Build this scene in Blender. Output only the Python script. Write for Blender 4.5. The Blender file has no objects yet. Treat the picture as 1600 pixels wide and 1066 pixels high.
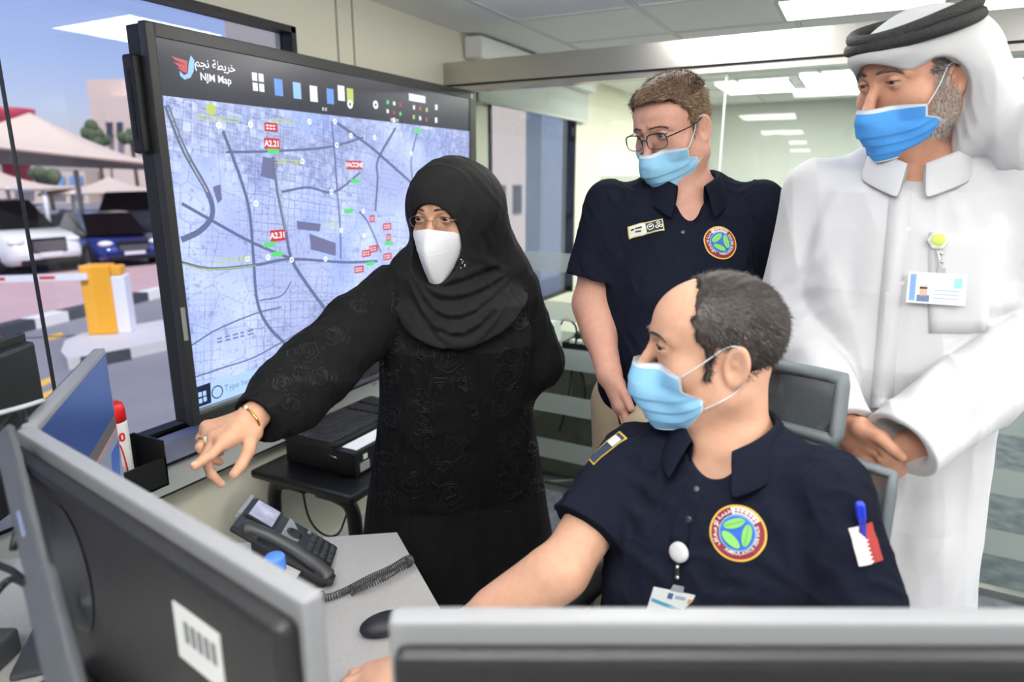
import bpy, bmesh, math, random
import numpy as np
from mathutils import Vector, Matrix, Quaternion
from mathutils.bvhtree import BVHTree
random.seed(7); RNG = np.random.default_rng(7)
SC = bpy.context.scene
COL = SC.collection

# ------------------------------------------------------------------ camera, sky, sun, exposure
F_PX = 1040.0; PITCH = math.radians(13.78); YAW = math.radians(27.4); CAM_H = 1.6
FW = np.array([-math.sin(YAW)*math.cos(PITCH), math.cos(YAW)*math.cos(PITCH), -math.sin(PITCH)])
RT = np.array([math.cos(YAW), math.sin(YAW), 0.0]); UP = np.cross(RT, FW)
CAM = np.array([0.0, 0.0, CAM_H])
cam_data = bpy.data.cameras.new('camera'); cam = bpy.data.objects.new('camera', cam_data); COL.objects.link(cam)
cam_data.sensor_width = 36.0; cam_data.lens = F_PX/1600*36.0
cam_data.clip_start = 0.05; cam_data.clip_end = 400
cam.matrix_world = Matrix(((RT[0], UP[0], -FW[0], CAM[0]), (RT[1], UP[1], -FW[1], CAM[1]), (RT[2], UP[2], -FW[2], CAM[2]), (0, 0, 0, 1)))
cam_data.dof.use_dof = True; cam_data.dof.focus_distance = 1.5; cam_data.dof.aperture_fstop = 2.6
SC.camera = cam
SC.view_settings.view_transform = 'Standard'; SC.view_settings.look = 'None'
SC.view_settings.gamma = 1.0; SC.view_settings.use_curve_mapping = False
SC.view_settings.exposure = 0.27
world = bpy.data.worlds.new('sky_world'); SC.world = world; world.use_nodes = True
_nt = world.node_tree; _nt.nodes.clear()
_sky = _nt.nodes.new('ShaderNodeTexSky'); _sky.sky_type = 'NISHITA'; _sky.sun_disc = False
_sky.sun_elevation = math.radians(48); _sky.sun_rotation = math.radians(60); _sky.air_density = 1.0; _sky.dust_density = 1.2; _sky.ozone_density = 3.0
_bg = _nt.nodes.new('ShaderNodeBackground'); _bg.inputs['Strength'].default_value = 0.15
_wo = _nt.nodes.new('ShaderNodeOutputWorld')
_tint = _nt.nodes.new('ShaderNodeMix'); _tint.data_type = 'RGBA'; _tint.blend_type = 'MULTIPLY'; _tint.inputs['Factor'].default_value = 1.0; _tint.inputs['B'].default_value = (1.02, 0.84, 1.04, 1)
_nt.links.new(_sky.outputs[0], _tint.inputs['A']); _nt.links.new(_tint.outputs['Result'], _bg.inputs[0]); _nt.links.new(_bg.outputs[0], _wo.inputs[0])
sun_d = bpy.data.lights.new('sun', 'SUN'); sun_d.energy = 3.2; sun_d.angle = 0.009; sun_d.color = (1.0, 0.95, 0.88)
sun = bpy.data.objects.new('sun', sun_d); COL.objects.link(sun)
sun.rotation_euler = Vector((-0.60, 0.35, -0.85)).to_track_quat('-Z', 'Y').to_euler()
LAMP = 18.0                      # emission of the ceiling light panels
# added fill spot, not seen: tipped up so the white ceiling bounces its light
fill_d = bpy.data.lights.new('bounce_fill', 'SPOT'); fill_d.energy = 400.0; fill_d.spot_size = math.radians(110); fill_d.spot_blend = 0.6; fill_d.shadow_soft_size = 0.03
fill_spot = bpy.data.objects.new('bounce_fill', fill_d); COL.objects.link(fill_spot); fill_spot.location = (0.02, -0.06, 1.74)
fill_spot.rotation_euler = Vector((-0.25, 0.55, 1.0)).to_track_quat('-Z', 'Y').to_euler()
SC.cycles.use_denoising = True
SC.cycles.max_bounces = 8; SC.cycles.diffuse_bounces = 4; SC.cycles.glossy_bounces = 4; SC.cycles.transparent_max_bounces = 12
SC.cycles.sample_clamp_indirect = 6.0; SC.cycles.caustics_reflective = False; SC.cycles.caustics_refractive = False

# ------------------------------------------------------------------ survey helpers: where a sight line meets a plane, a height or a distance
def ray(x, y): return FW + RT*(x-800)/F_PX - UP*(y-533)/F_PX
def P(x, y, z): return CAM + ray(x, y)*z
def Ph(x, y, h): r = ray(x, y); return CAM + r*(h-CAM_H)/r[2]
def PX(x, y, X): r = ray(x, y); return CAM + r*X/r[0]
def PY(x, y, Y): r = ray(x, y); return CAM + r*Y/r[1]
def unit(v): v = np.asarray(v, float); return v/np.linalg.norm(v)
def dirc(x, y, z): return unit(RT*x + UP*y + FW*z)

# ------------------------------------------------------------------ materials
def lin(c):
    c = [v/255.0 for v in c]
    return tuple((v/12.92 if v <= 0.04045 else ((v+0.055)/1.055)**2.4) for v in c) + (1.0,)
MATS = {}
def mat(name, col, rough=0.5, metal=0.0, spec=0.5, noise=None, bump=None, emit=0.0, emit_col=None, trans=0.0, alpha=1.0, coat=0.0, ior=1.45, sheen=0.0, sss=0.0, wave=None):
    """principled material; noise=(scale, other colour, contrast), bump=(scale, strength, detail), wave=(scale, strength, axis)"""
    if name in MATS: return MATS[name]
    m = bpy.data.materials.new(name); m.use_nodes = True; nt = m.node_tree
    b = nt.nodes['Principled BSDF']
    b.inputs['Base Color'].default_value = lin(col); b.inputs['Roughness'].default_value = rough
    b.inputs['Metallic'].default_value = metal; b.inputs['Specular IOR Level'].default_value = spec
    b.inputs['IOR'].default_value = ior
    if trans: b.inputs['Transmission Weight'].default_value = trans
    if alpha < 1: b.inputs['Alpha'].default_value = alpha
    if coat: b.inputs['Coat Weight'].default_value = coat; b.inputs['Coat Roughness'].default_value = 0.08
    if sheen: b.inputs['Sheen Weight'].default_value = sheen; b.inputs['Sheen Roughness'].default_value = 0.5
    if sss: b.inputs['Subsurface Weight'].default_value = sss; b.inputs['Subsurface Radius'].default_value = (0.01, 0.004, 0.002); b.inputs['Subsurface Scale'].default_value = 1.0
    if emit:
        b.inputs['Emission Color'].default_value = lin(emit_col or col); b.inputs['Emission Strength'].default_value = emit
    tc = None
    if noise or bump or wave:
        tc = nt.nodes.new('ShaderNodeTexCoord')
    if noise:
        n = nt.nodes.new('ShaderNodeTexNoise'); n.inputs['Scale'].default_value = noise[0]; n.inputs['Detail'].default_value = 4
        nt.links.new(tc.outputs['Object'], n.inputs['Vector'])
        mx = nt.nodes.new('ShaderNodeMix'); mx.data_type = 'RGBA'
        mr = nt.nodes.new('ShaderNodeMapRange'); k = noise[2] if len(noise) > 2 else 0.25
        mr.inputs['From Min'].default_value = 0.5-k; mr.inputs['From Max'].default_value = 0.5+k
        nt.links.new(n.outputs['Fac'], mr.inputs['Value']); nt.links.new(mr.outputs[0], mx.inputs['Factor'])
        mx.inputs['A'].default_value = lin(col); mx.inputs['B'].default_value = lin(noise[1])
        nt.links.new(mx.outputs['Result'], b.inputs['Base Color'])
        if emit: nt.links.new(mx.outputs['Result'], b.inputs['Emission Color'])
    if bump or wave:
        bp = nt.nodes.new('ShaderNodeBump'); bp.inputs['Distance'].default_value = 0.01
        if bump:
            n2 = nt.nodes.new('ShaderNodeTexNoise'); n2.inputs['Scale'].default_value = bump[0]; n2.inputs['Detail'].default_value = bump[2] if len(bump) > 2 else 3
            nt.links.new(tc.outputs['Object'], n2.inputs['Vector']); bp.inputs['Strength'].default_value = bump[1]
            nt.links.new(n2.outputs['Fac'], bp.inputs['Height'])
        else:
            w = nt.nodes.new('ShaderNodeTexWave'); w.inputs['Scale'].default_value = wave[0]; w.bands_direction = wave[2]
            w.inputs['Distortion'].default_value = 0.4
            nt.links.new(tc.outputs['Object'], w.inputs['Vector']); bp.inputs['Strength'].default_value = wave[1]
            nt.links.new(w.outputs['Fac'], bp.inputs['Height'])
        nt.links.new(bp.outputs[0], b.inputs['Normal'])
    MATS[name] = m
    return m

# ------------------------------------------------------------------ objects
def tag(o, label=None, cat=None, group=None, kind=None):
    if label: o['label'] = label
    if cat: o['category'] = cat
    if group: o['group'] = group
    if kind: o['kind'] = kind
    return o
def empty(name, loc, label, cat, group=None):
    o = bpy.data.objects.new(name, None); COL.objects.link(o); o.location = tuple(loc); o.empty_display_size = 0.05
    return tag(o, label, cat, group)
def link_mesh(name, me, parent=None):
    o = bpy.data.objects.new(name, me); COL.objects.link(o)
    if parent is not None:
        o.parent = parent
        o.matrix_parent_inverse = world_of(parent).inverted()
    return o
def world_of(o):
    m = Matrix.LocRotScale(o.location, o.rotation_euler, o.scale)
    if o.parent is not None: m = world_of(o.parent) @ o.matrix_parent_inverse @ m
    return m
def mesh_obj(name, V, Fc, mats, parent=None, smooth=False, mi=None):
    me = bpy.data.meshes.new(name)
    me.from_pydata([tuple(map(float, v)) for v in V], [], [tuple(map(int, f)) for f in Fc])
    if not isinstance(mats, (list, tuple)): mats = [mats]
    for m in mats: me.materials.append(m)
    if mi is not None: me.polygons.foreach_set('material_index', np.asarray(mi, np.int32))
    if smooth is True: me.polygons.foreach_set('use_smooth', np.ones(len(me.polygons), bool))
    me.update()
    return link_mesh(name, me, parent)
class MB:
    """collects shapes in world coordinates, then links them as one mesh"""
    def __init__(s): s.V = []; s.F = []; s.M = []; s.S = []
    def add(s, V, Fc, m=0, smooth=False):
        o = len(s.V); s.V += [tuple(map(float, v)) for v in V]
        for f in Fc: s.F.append(tuple(int(i)+o for i in f)); s.M.append(m); s.S.append(smooth)
        return s
    def box(s, lo, hi, m=0, R=None, c=None, bev=0.0):
        lo = np.array(lo, float); hi = np.array(hi, float)
        if bev > 0:
            bm = bmesh.new(); bmesh.ops.create_cube(bm, size=1.0)
            bmesh.ops.scale(bm, vec=tuple(hi-lo), verts=bm.verts); bmesh.ops.translate(bm, vec=tuple((hi+lo)/2), verts=bm.verts)
            bmesh.ops.bevel(bm, geom=list(bm.edges), offset=bev, segments=2, affect='EDGES', profile=0.6)
            V = np.array([v.co[:] for v in bm.verts]); bm.verts.index_update(); Fc = [[v.index for v in f.verts] for f in bm.faces]; bm.free()
        else:
            V = np.array([[x, y, z] for x in (lo[0], hi[0]) for y in (lo[1], hi[1]) for z in (lo[2], hi[2])])
            Fc = [(0, 1, 3, 2), (4, 6, 7, 5), (0, 4, 5, 1), (2, 3, 7, 6), (0, 2, 6, 4), (1, 5, 7, 3)]
        if R is not None: V = V @ np.asarray(R).T
        if c is not None: V = V + np.asarray(c)
        return s.add(V, Fc, m)
    def quad(s, a, b, c, d, m=0): return s.add([a, b, c, d], [(0, 1, 2, 3)], m)
    def poly(s, pts, m=0): return s.add(pts, [tuple(range(len(pts)))], m)
    def slab(s, pts, th, m=0):
        """a flat polygon given thickness along vector th"""
        n = len(pts); pts = [np.asarray(p, float) for p in pts]; th = np.asarray(th, float)
        V = pts + [p+th for p in pts]
        Fc = [tuple(range(n))[::-1], tuple(range(n, 2*n))] + [(i, (i+1) % n, n+(i+1) % n, n+i) for i in range(n)]
        return s.add(V, Fc, m)
    def tube(s, pts, r, n=8, m=0, cap=True, closed=False, flat=1.0):
        pts = np.asarray(pts, float); N = len(pts); rr = np.full(N, r) if np.isscalar(r) else np.asarray(r, float)
        T = np.gradient(pts, axis=0) if not closed else np.roll(pts, -1, 0)-np.roll(pts, 1, 0)
        T /= np.maximum(np.linalg.norm(T, axis=1), 1e-9)[:, None]
        u = np.cross(T[0], [0, 0, 1.0]);
        if np.linalg.norm(u) < 1e-3: u = np.cross(T[0], [1.0, 0, 0])
        V = []
        for i in range(N):
            u = u - T[i]*(u@T[i]); u /= max(np.linalg.norm(u), 1e-9); w = np.cross(T[i], u)
            for k in range(n):
                a = 2*math.pi*k/n; V.append(pts[i] + rr[i]*(math.cos(a)*u + flat*math.sin(a)*w))
        Fc = []
        for i in range(N if closed else N-1):
            j = (i+1) % N
            for k in range(n): Fc.append((i*n+k, i*n+(k+1) % n, j*n+(k+1) % n, j*n+k))
        s.add(V, Fc, m, True)
        if cap and not closed:
            o = len(s.V)-N*n
            s.F.append(tuple(o+k for k in range(n))[::-1]); s.M.append(m); s.S.append(False)
            s.F.append(tuple(o+(N-1)*n+k for k in range(n))); s.M.append(m); s.S.append(False)
        return s
    def lathe(s, c, prof, axis=(0, 0, 1), n=24, m=0):
        ax = unit(axis); u = np.cross(ax, [0, 0, 1.0]);
        if np.linalg.norm(u) < 1e-3: u = np.array([1.0, 0, 0])
        u = unit(u); w = np.cross(ax, u); c = np.asarray(c, float); V = []
        for r, h in prof:
            for k in range(n):
                a = 2*math.pi*k/n; V.append(c + ax*h + r*(math.cos(a)*u+math.sin(a)*w))
        Fc = [(i*n+k, i*n+(k+1) % n, (i+1)*n+(k+1) % n, (i+1)*n+k) for i in range(len(prof)-1) for k in range(n)]
        s.add(V, Fc, m, True); return s
    def ball(s, c, r, n=12, m=0, R=None):
        r = np.array([r, r, r] if np.isscalar(r) else r, float); V = []; Fc = []
        for i in range(n+1):
            t = math.pi*i/n
            for k in range(2*n):
                a = math.pi*k/n; V.append(np.array([math.sin(t)*math.cos(a), math.sin(t)*math.sin(a), math.cos(t)])*r)
        V = np.array(V)
        if R is not None: V = V @ np.asarray(R).T
        V = V + np.asarray(c)
        for i in range(n):
            for k in range(2*n): Fc.append((i*2*n+k, (i+1)*2*n+k, (i+1)*2*n+(k+1) % (2*n), i*2*n+(k+1) % (2*n)))
        return s.add(V, Fc, m, True)
    def build(s, name, mats, parent=None, fix=True):
        o = mesh_obj(name, s.V, s.F, mats, parent, False, s.M)
        me = o.data; me.polygons.foreach_set('use_smooth', np.array(s.S, bool))
        if fix:
            bm = bmesh.new(); bm.from_mesh(me); bmesh.ops.remove_doubles(bm, verts=bm.verts, dist=1e-6)
            bmesh.ops.recalc_face_normals(bm, faces=bm.faces); bm.to_mesh(me); bm.free()
        return o
def struct(o): o['kind'] = 'structure'; return o
def spline(pts, n=40):
    """Catmull-Rom through the points"""
    p = np.asarray(pts, float); p = np.vstack([2*p[0]-p[1], p, 2*p[-1]-p[-2]]); out = []
    segs = len(p)-3; per = max(2, n//segs)
    for i in range(segs):
        a, b, c, d = p[i:i+4]
        for t in np.linspace(0, 1, per, endpoint=False):
            out.append(0.5*((2*b)+(-a+c)*t+(2*a-5*b+4*c-d)*t*t+(-a+3*b-3*c+d)*t**3))
    out.append(p[-2]); return np.array(out)
def text_polys(txt, size=1.0, align='CENTER', bold=0.0, res=3):
    """flat letter shapes as vertices (x, y) and faces"""
    cu = bpy.data.curves.new('lettering', 'FONT'); cu.body = txt; cu.size = size; cu.align_x = align; cu.align_y = 'CENTER'
    cu.resolution_u = res; cu.offset = bold
    ob = bpy.data.objects.new('lettering', cu); COL.objects.link(ob)
    dg = bpy.context.evaluated_depsgraph_get(); dg.update()
    me = bpy.data.meshes.new_from_object(ob.evaluated_get(dg))
    V = np.array([v.co[:2] for v in me.vertices]).reshape(-1, 2); Fc = [tuple(p.vertices) for p in me.polygons]
    bpy.data.objects.remove(ob); bpy.data.curves.remove(cu); bpy.data.meshes.remove(me)
    return V, Fc
# Arabic letters in their joined shapes, written right to left
def ar(forms): return ''.join(chr(c) for c in reversed(forms))

# ------------------------------------------------------------------ solid shapes by distance function, meshed with surface nets
f32 = np.float32
def su(a, b, k): h = np.clip(0.5+0.5*(b-a)/k, 0, 1); return b+(a-b)*h-k*h*(1-h)
def ss(a, b, k): return -su(-a, b, k)            # a minus b, blended
def si(a, b, k): return -su(-a, -b, k)
def rc(p, a, b, r1, r2=None):
    r2 = r1 if r2 is None else r2; a = np.asarray(a, f32); b = np.asarray(b, f32); ba = b-a
    q = p-a; t = np.clip(q@ba/max(float(ba@ba), 1e-9), 0, 1)
    return np.linalg.norm(q-t[:, None]*ba, axis=1)-(r1+(r2-r1)*t)
def ell(p, c, r, R=None):
    q = p-np.asarray(c, f32)
    if R is not None: q = q@np.asarray(R, f32)
    r = np.asarray(r, f32); k0 = np.linalg.norm(q/r, axis=1); k1 = np.linalg.norm(q/(r*r), axis=1)
    return k0*(k0-1)/np.maximum(k1, 1e-6)
def sph(p, c, r): return np.linalg.norm(p-np.asarray(c, f32), axis=1)-r
def plane(p, c, n): return (p-np.asarray(c, f32))@np.asarray(unit(n), f32)
def chain(p, pts, rs, k=0.01):
    d = None
    for i in range(len(pts)-1):
        e = rc(p, pts[i], pts[i+1], rs[i], rs[i+1]); d = e if d is None else su(d, e, k)
    return d
def loft(p, tab, ex=2.0, soft=0.03):
    """tab rows: (z, cx, cy, rx, ry); p local with z along the body"""
    tab = np.asarray(tab, float); z = np.clip(p[:, 2], tab[0, 0], tab[-1, 0])
    def smooth(c): return np.interp(z, tab[:, 0], tab[:, c]).astype(f32)
    cx, cy, rx, ry = smooth(1), smooth(2), smooth(3), smooth(4)
    qx = np.abs(p[:, 0]-cx)/rx; qy = np.abs(p[:, 1]-cy)/ry
    rad = (qx**ex+qy**ex)**(1/ex)
    d = (rad-1)*np.minimum(rx, ry)
    dz = np.maximum(tab[0, 0]-p[:, 2], p[:, 2]-tab[-1, 0])
    return si(d, dz, soft)
def crease(p, d, a, b, w, amp):
    """a fold along the segment a-b: adds amp on the surface, fading with distance w (depth counts less)"""
    a = np.asarray(a, f32); b = np.asarray(b, f32); ba = b-a; q = p-a; t = np.clip(q@ba/max(float(ba@ba), 1e-9), 0, 1)
    v = q-t[:, None]*ba; dep = v@np.asarray(unit((a+b)/2-CAM), f32); v2 = (v*v).sum(1)-0.90*dep*dep
    return d-amp*np.exp(-v2/(w*w))*(0.35+0.65*np.sin(np.pi*np.clip(t, 0.02, 0.98)))
def snap(fn, lo, hi, raw, split=1):
    """lay fold lines, given by points of the photograph, onto the unfolded garment"""
    V, Q = surface_nets(fn, lo, hi, .013, 1); bv = BVHTree.FromPolygons([tuple(map(float, v)) for v in V], [tuple(map(int, q)) for q in Q]); out = []
    for a, b, w, am in raw:
        k = max(1, int(math.hypot(a[0]-b[0], a[1]-b[1])/60)); pts = [cast(bv, a[0]+(b[0]-a[0])*t, a[1]+(b[1]-a[1])*t)[0] for t in np.linspace(0, 1, k+1)]
        for i, (p, q) in enumerate(zip(pts[:-1], pts[1:])):
            if p is not None and q is not None and np.linalg.norm(p-q) < .22: out.append((p, q, w, am))
    return out
class Frame:
    """x to the person's right, y forward, z up"""
    def __init__(s, o, fwd, up=(0, 0, 1), k=1.0):
        s.k = k; s.o = np.asarray(o, float); s.y = unit(fwd); up = np.asarray(up, float)
        s.x = unit(np.cross(s.y, up)); s.z = np.cross(s.x, s.y); s.R = np.stack([s.x, s.y, s.z], 1)*k
    def w(s, x, y, z): return s.o+s.R@np.array([x, y, z])
    def l(s, p): return ((p-s.o.astype(f32))@(s.R/(s.k*s.k)).astype(f32)).astype(f32)
    def wv(s, V): return s.o+np.asarray(V)@s.R.T
def surface_nets(fn, lo, hi, h, project=2, B=10):
    lo = np.asarray(lo, float); hi = np.asarray(hi, float)
    nb = np.ceil((hi-lo)/h/B).astype(int); n = nb*B+1
    G = np.empty(n, f32)
    bc = np.stack(np.meshgrid(*[np.arange(k) for k in nb], indexing='ij'), -1).reshape(-1, 3)
    cen = (lo+(bc+0.5)*B*h).astype(f32)
    d = np.concatenate([fn(c) for c in np.array_split(cen, max(1, len(cen)//60000))])
    near = np.abs(d) < B*h*0.87*1.45+0.012
    big = np.where(d < 0, -1.0, 1.0).astype(f32).reshape(nb)
    G[...] = 1.0
    G[:nb[0]*B, :nb[1]*B, :nb[2]*B] = np.repeat(np.repeat(np.repeat(big, B, 0), B, 1), B, 2)
    kb = bc[near]; o = np.arange(B+1)
    off = np.stack(np.meshgrid(o, o, o, indexing='ij'), -1).reshape(-1, 3)
    for ch in np.array_split(kb, max(1, len(kb)//120)):
        ii = (ch[:, None, :]*B+off[None]).reshape(-1, 3)
        G[ii[:, 0], ii[:, 1], ii[:, 2]] = fn((lo+ii*h).astype(f32))
    S = G < 0
    cnt = np.zeros(n-1, np.uint8)
    for a in (0, 1):
        for b in (0, 1):
            for c in (0, 1): cnt += S[a:n[0]-1+a, b:n[1]-1+b, c:n[2]-1+c]
    act = np.argwhere((cnt > 0) & (cnt < 8)); idx = np.full(n-1, -1, np.int32); idx[tuple(act.T)] = np.arange(len(act))
    cor = np.array([[a, b, c] for a in (0, 1) for b in (0, 1) for c in (0, 1)])
    vals = np.stack([G[tuple((act+c).T)] for c in cor], 1)
    acc = np.zeros((len(act), 3)); num = np.zeros(len(act))
    for i in range(8):
        for j in range(i+1, 8):
            if np.abs(cor[i]-cor[j]).sum() != 1: continue
            va, vb = vals[:, i], vals[:, j]; m = (va < 0) != (vb < 0)
            t = np.where(m, va/np.where(m, va-vb, 1), 0)
            acc += np.where(m[:, None], cor[i]+t[:, None]*(cor[j]-cor[i]), 0); num += m
    V = lo+(act+acc/num[:, None])*h
    for _ in range(project):
        e = h*0.3; Vf = V.astype(f32); d0 = fn(Vf); g = np.stack([fn((V+e*np.eye(3)[k]).astype(f32))-d0 for k in range(3)], 1)/e
        g2 = np.maximum((g*g).sum(1), 0.2); st = -(d0/g2)[:, None]*g
        ln = np.linalg.norm(st, axis=1, keepdims=True); V = V+st*np.minimum(1, 0.5*h/np.maximum(ln, 1e-9))
    Q = []
    for ax in range(3):
        a1, a2 = (ax+1) % 3, (ax+2) % 3
        sl0 = [slice(None)]*3; sl1 = [slice(None)]*3; sl0[ax] = slice(0, n[ax]-1); sl1[ax] = slice(1, n[ax])
        ch = np.argwhere(S[tuple(sl0)] != S[tuple(sl1)])
        ch = ch[(ch[:, a1] > 0) & (ch[:, a2] > 0) & (ch[:, a1] < n[a1]-1) & (ch[:, a2] < n[a2]-1)]
        if not len(ch): continue
        e1 = np.zeros(3, int); e1[a1] = 1; e2 = np.zeros(3, int); e2[a2] = 1
        q = np.stack([idx[tuple((ch-e1-e2).T)], idx[tuple((ch-e2).T)], idx[tuple(ch.T)], idx[tuple((ch-e1).T)]], 1)
        flip = ~S[tuple(ch.T)]; q[flip] = q[flip][:, ::-1]; Q.append(q)
    return V, np.concatenate(Q)
def big_mesh(name, V, Q, mats, parent=None, mi=None):
    me = bpy.data.meshes.new(name); me.vertices.add(len(V)); me.vertices.foreach_set('co', np.asarray(V, f32).ravel())
    me.loops.add(Q.size); me.loops.foreach_set('vertex_index', np.ascontiguousarray(Q, np.int32).ravel())
    me.polygons.add(len(Q)); me.polygons.foreach_set('loop_start', np.arange(len(Q), dtype=np.int32)*4)
    me.polygons.foreach_set('use_smooth', np.ones(len(Q), bool))
    for m in (mats if isinstance(mats, (list, tuple)) else [mats]): me.materials.append(m)
    if mi is not None: me.polygons.foreach_set('material_index', np.asarray(mi, np.int32))
    me.update(calc_edges=True); me.validate()
    return link_mesh(name, me, parent)
def sdf_obj(name, fn, lo, hi, h, mats, parent=None):
    V, Q = surface_nets(fn, lo, hi, h)
    return big_mesh(name, V, Q, mats, parent)
def bvh_of(o):
    me = o.data; V = np.empty(len(me.vertices)*3, f32); me.vertices.foreach_get('co', V); V = V.reshape(-1, 3)
    M = np.array(world_of(o)); V = V@M[:3, :3].T+M[:3, 3]
    return BVHTree.FromPolygons([tuple(map(float, v)) for v in V], [tuple(p.vertices) for p in me.polygons])
def cast(bv, x, y):
    """where the sight line through a point of the photograph meets a surface: position, normal"""
    r = ray(x, y); loc, nor, i, d = bv.ray_cast(Vector(CAM), Vector(unit(r)))
    if loc is None: return None, None
    loc = np.array(loc); nor = np.array(nor)
    if nor@r > 0: nor = -nor
    return loc, nor
def drape(bv, V2, c, n, upv, size, off=0.0015, reach=0.06):
    """lay flat shapes (x, y) onto a surface around c"""
    n = unit(n); x = unit(np.cross(upv, n)); y = np.cross(n, x); out = []
    for u, v in V2:
        q = c+size*(u*x+v*y); loc, nn, i, d = bv.ray_cast(Vector(q+n*reach), Vector(-n), 2*reach)
        out.append(np.array(loc)+n*off if loc is not None else q+n*off)
    return np.array(out)
def ring2(r0, r1, a0=0, a1=360, n=48):
    A = np.radians(np.linspace(a0, a1, n+1)); V = []; Fc = []
    for a in A: V += [(r0*math.sin(a), r0*math.cos(a)), (r1*math.sin(a), r1*math.cos(a))]
    for i in range(n): Fc.append((2*i, 2*i+1, 2*i+3, 2*i+2))
    return np.array(V), Fc
def grid2(w, h, nx=6, ny=4, x0=0.0, y0=0.0):
    V = [(x0+w*(i/nx-0.5), y0+h*(j/ny-0.5)) for j in range(ny+1) for i in range(nx+1)]
    Fc = [(j*(nx+1)+i, j*(nx+1)+i+1, (j+1)*(nx+1)+i+1, (j+1)*(nx+1)+i) for j in range(ny) for i in range(nx)]
    return np.array(V), Fc

# ================================================================== the room
CEIL = 2.31; XW = -1.9; XD = -1.74
m_wall = mat('cream_wall', (246, 241, 222), 0.75, noise=(3, (241, 236, 216), 0.5), bump=(60, 0.02))
m_white = mat('white_paint', (244, 245, 241), 0.5)
m_tile = mat('ceiling_tile', (244, 244, 242), 0.9, noise=(90, (232, 232, 230), 0.3), bump=(140, 0.25, 4))
m_tbar = mat('ceiling_bar', (214, 214, 212), 0.6)
m_black = mat('black_frame', (24, 24, 25), 0.45)
m_steel = mat('brushed_steel', (188, 186, 182), 0.28, metal=1.0, wave=None, bump=(12, 0.02))
m_carpet = mat('carpet_tile', (120, 126, 134), 0.95, noise=(14, (84, 90, 98), 0.2), bump=(220, 0.4))
m_frost = mat('frosted_band', (180, 190, 184), 0.5, alpha=0.42)
def glass_mat(name, tint, refl):
    if name in MATS: return MATS[name]
    m = bpy.data.materials.new(name); m.use_nodes = True; nt = m.node_tree; nt.nodes.clear()
    t = nt.nodes.new('ShaderNodeBsdfTransparent'); t.inputs[0].default_value = lin(tint)
    g = nt.nodes.new('ShaderNodeBsdfGlossy'); g.inputs['Roughness'].default_value = 0.0; g.inputs[0].default_value = (1, 1, 1, 1)
    fr = nt.nodes.new('ShaderNodeFresnel'); fr.inputs['IOR'].default_value = refl
    mx = nt.nodes.new('ShaderNodeMixShader'); o = nt.nodes.new('ShaderNodeOutputMaterial')
    ge = nt.nodes.new('ShaderNodeNewGeometry'); sb = nt.nodes.new('ShaderNodeMath'); sb.operation = 'SUBTRACT'; sb.inputs[0].default_value = 1.0; ml = nt.nodes.new('ShaderNodeMath'); ml.operation = 'MULTIPLY'   # mirror only on the face where light enters
    nt.links.new(ge.outputs['Backfacing'], sb.inputs[1]); nt.links.new(sb.outputs[0], ml.inputs[0]); nt.links.new(fr.outputs[0], ml.inputs[1]); nt.links.new(ml.outputs[0], mx.inputs[0]); nt.links.new(t.outputs[0], mx.inputs[1]); nt.links.new(g.outputs[0], mx.inputs[2])
    nt.links.new(mx.outputs[0], o.inputs[0]); MATS[name] = m; return m
m_glass = glass_mat('window_glass', (246, 249, 249), 1.5)
m_pglass = glass_mat('partition_glass', (238, 243, 240), 1.55)
YB = -15.0; YF = 7.2; XR = 3.3

def wall_with_holes(name, x0, x1, y0, y1, z0, z1, holes, m):
    mb = MB(); ys = sorted({y0, y1} | {h[0] for h in holes} | {h[1] for h in holes})
    for a, b in zip(ys[:-1], ys[1:]):
        hs = [h for h in holes if h[0] <= a+1e-6 and h[1] >= b-1e-6]
        if not hs: mb.box((x0, a, z0), (x1, b, z1))
        else: mb.box((x0, a, z0), (x1, b, hs[0][2])); mb.box((x0, a, hs[0][3]), (x1, b, z1))
    return struct(mb.build(name, m))
W1 = (-2.2, 1.955, 0.80, 2.13); W2 = (3.38, 4.66, 0.76, 2.20)
wall_with_holes('wall_left', XW-0.10, XW, YB, YF, 0, CEIL, [W1, W2], m_wall)
struct(MB().box((XW-0.1, YF, 0), (XR+0.1, YF+0.1, CEIL)).build('wall_far', mat('far_wall_grey', (206, 209, 203), .6)))
W3 = (-4.2, 2.2, 0.85, 2.12)
wall_with_holes('wall_right', XR, XR+0.1, YB, YF, 0, CEIL, [W3], m_white)
struct(MB().box((XW-0.1, YB-0.1, 0), (XR+0.1, YB, CEIL)).build('wall_back', m_white))
struct(MB().box((XW-0.1, YB-0.1, -0.06), (XR+0.1, YF+0.1, 0)).build('floor', m_carpet))
c = MB(); c.box((XW-0.1, YB-0.1, CEIL), (XR+0.1, YF+0.1, CEIL+0.06))
GX = [-1.53+0.58*i for i in range(9)]; GY = [2.985+0.6*i for i in range(-30, 8)]
for x in GX: c.box((x-0.012, YB, CEIL-0.006), (x+0.012, YF, CEIL), 1)
for y in GY: c.box((-1.53, y-0.012, CEIL-0.005), (XR, y+0.012, CEIL), 1)
struct(c.build('ceiling', [m_tile, m_tbar]))
# joints between the wall panels
j = MB()
for y in (2.18, 2.275): j.box((XW, y-0.004, 0.63), (XW+0.004, y+0.004, CEIL))
struct(j.build('trim_1', mat('wall_joint', (176, 172, 156), 0.7)))

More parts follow.
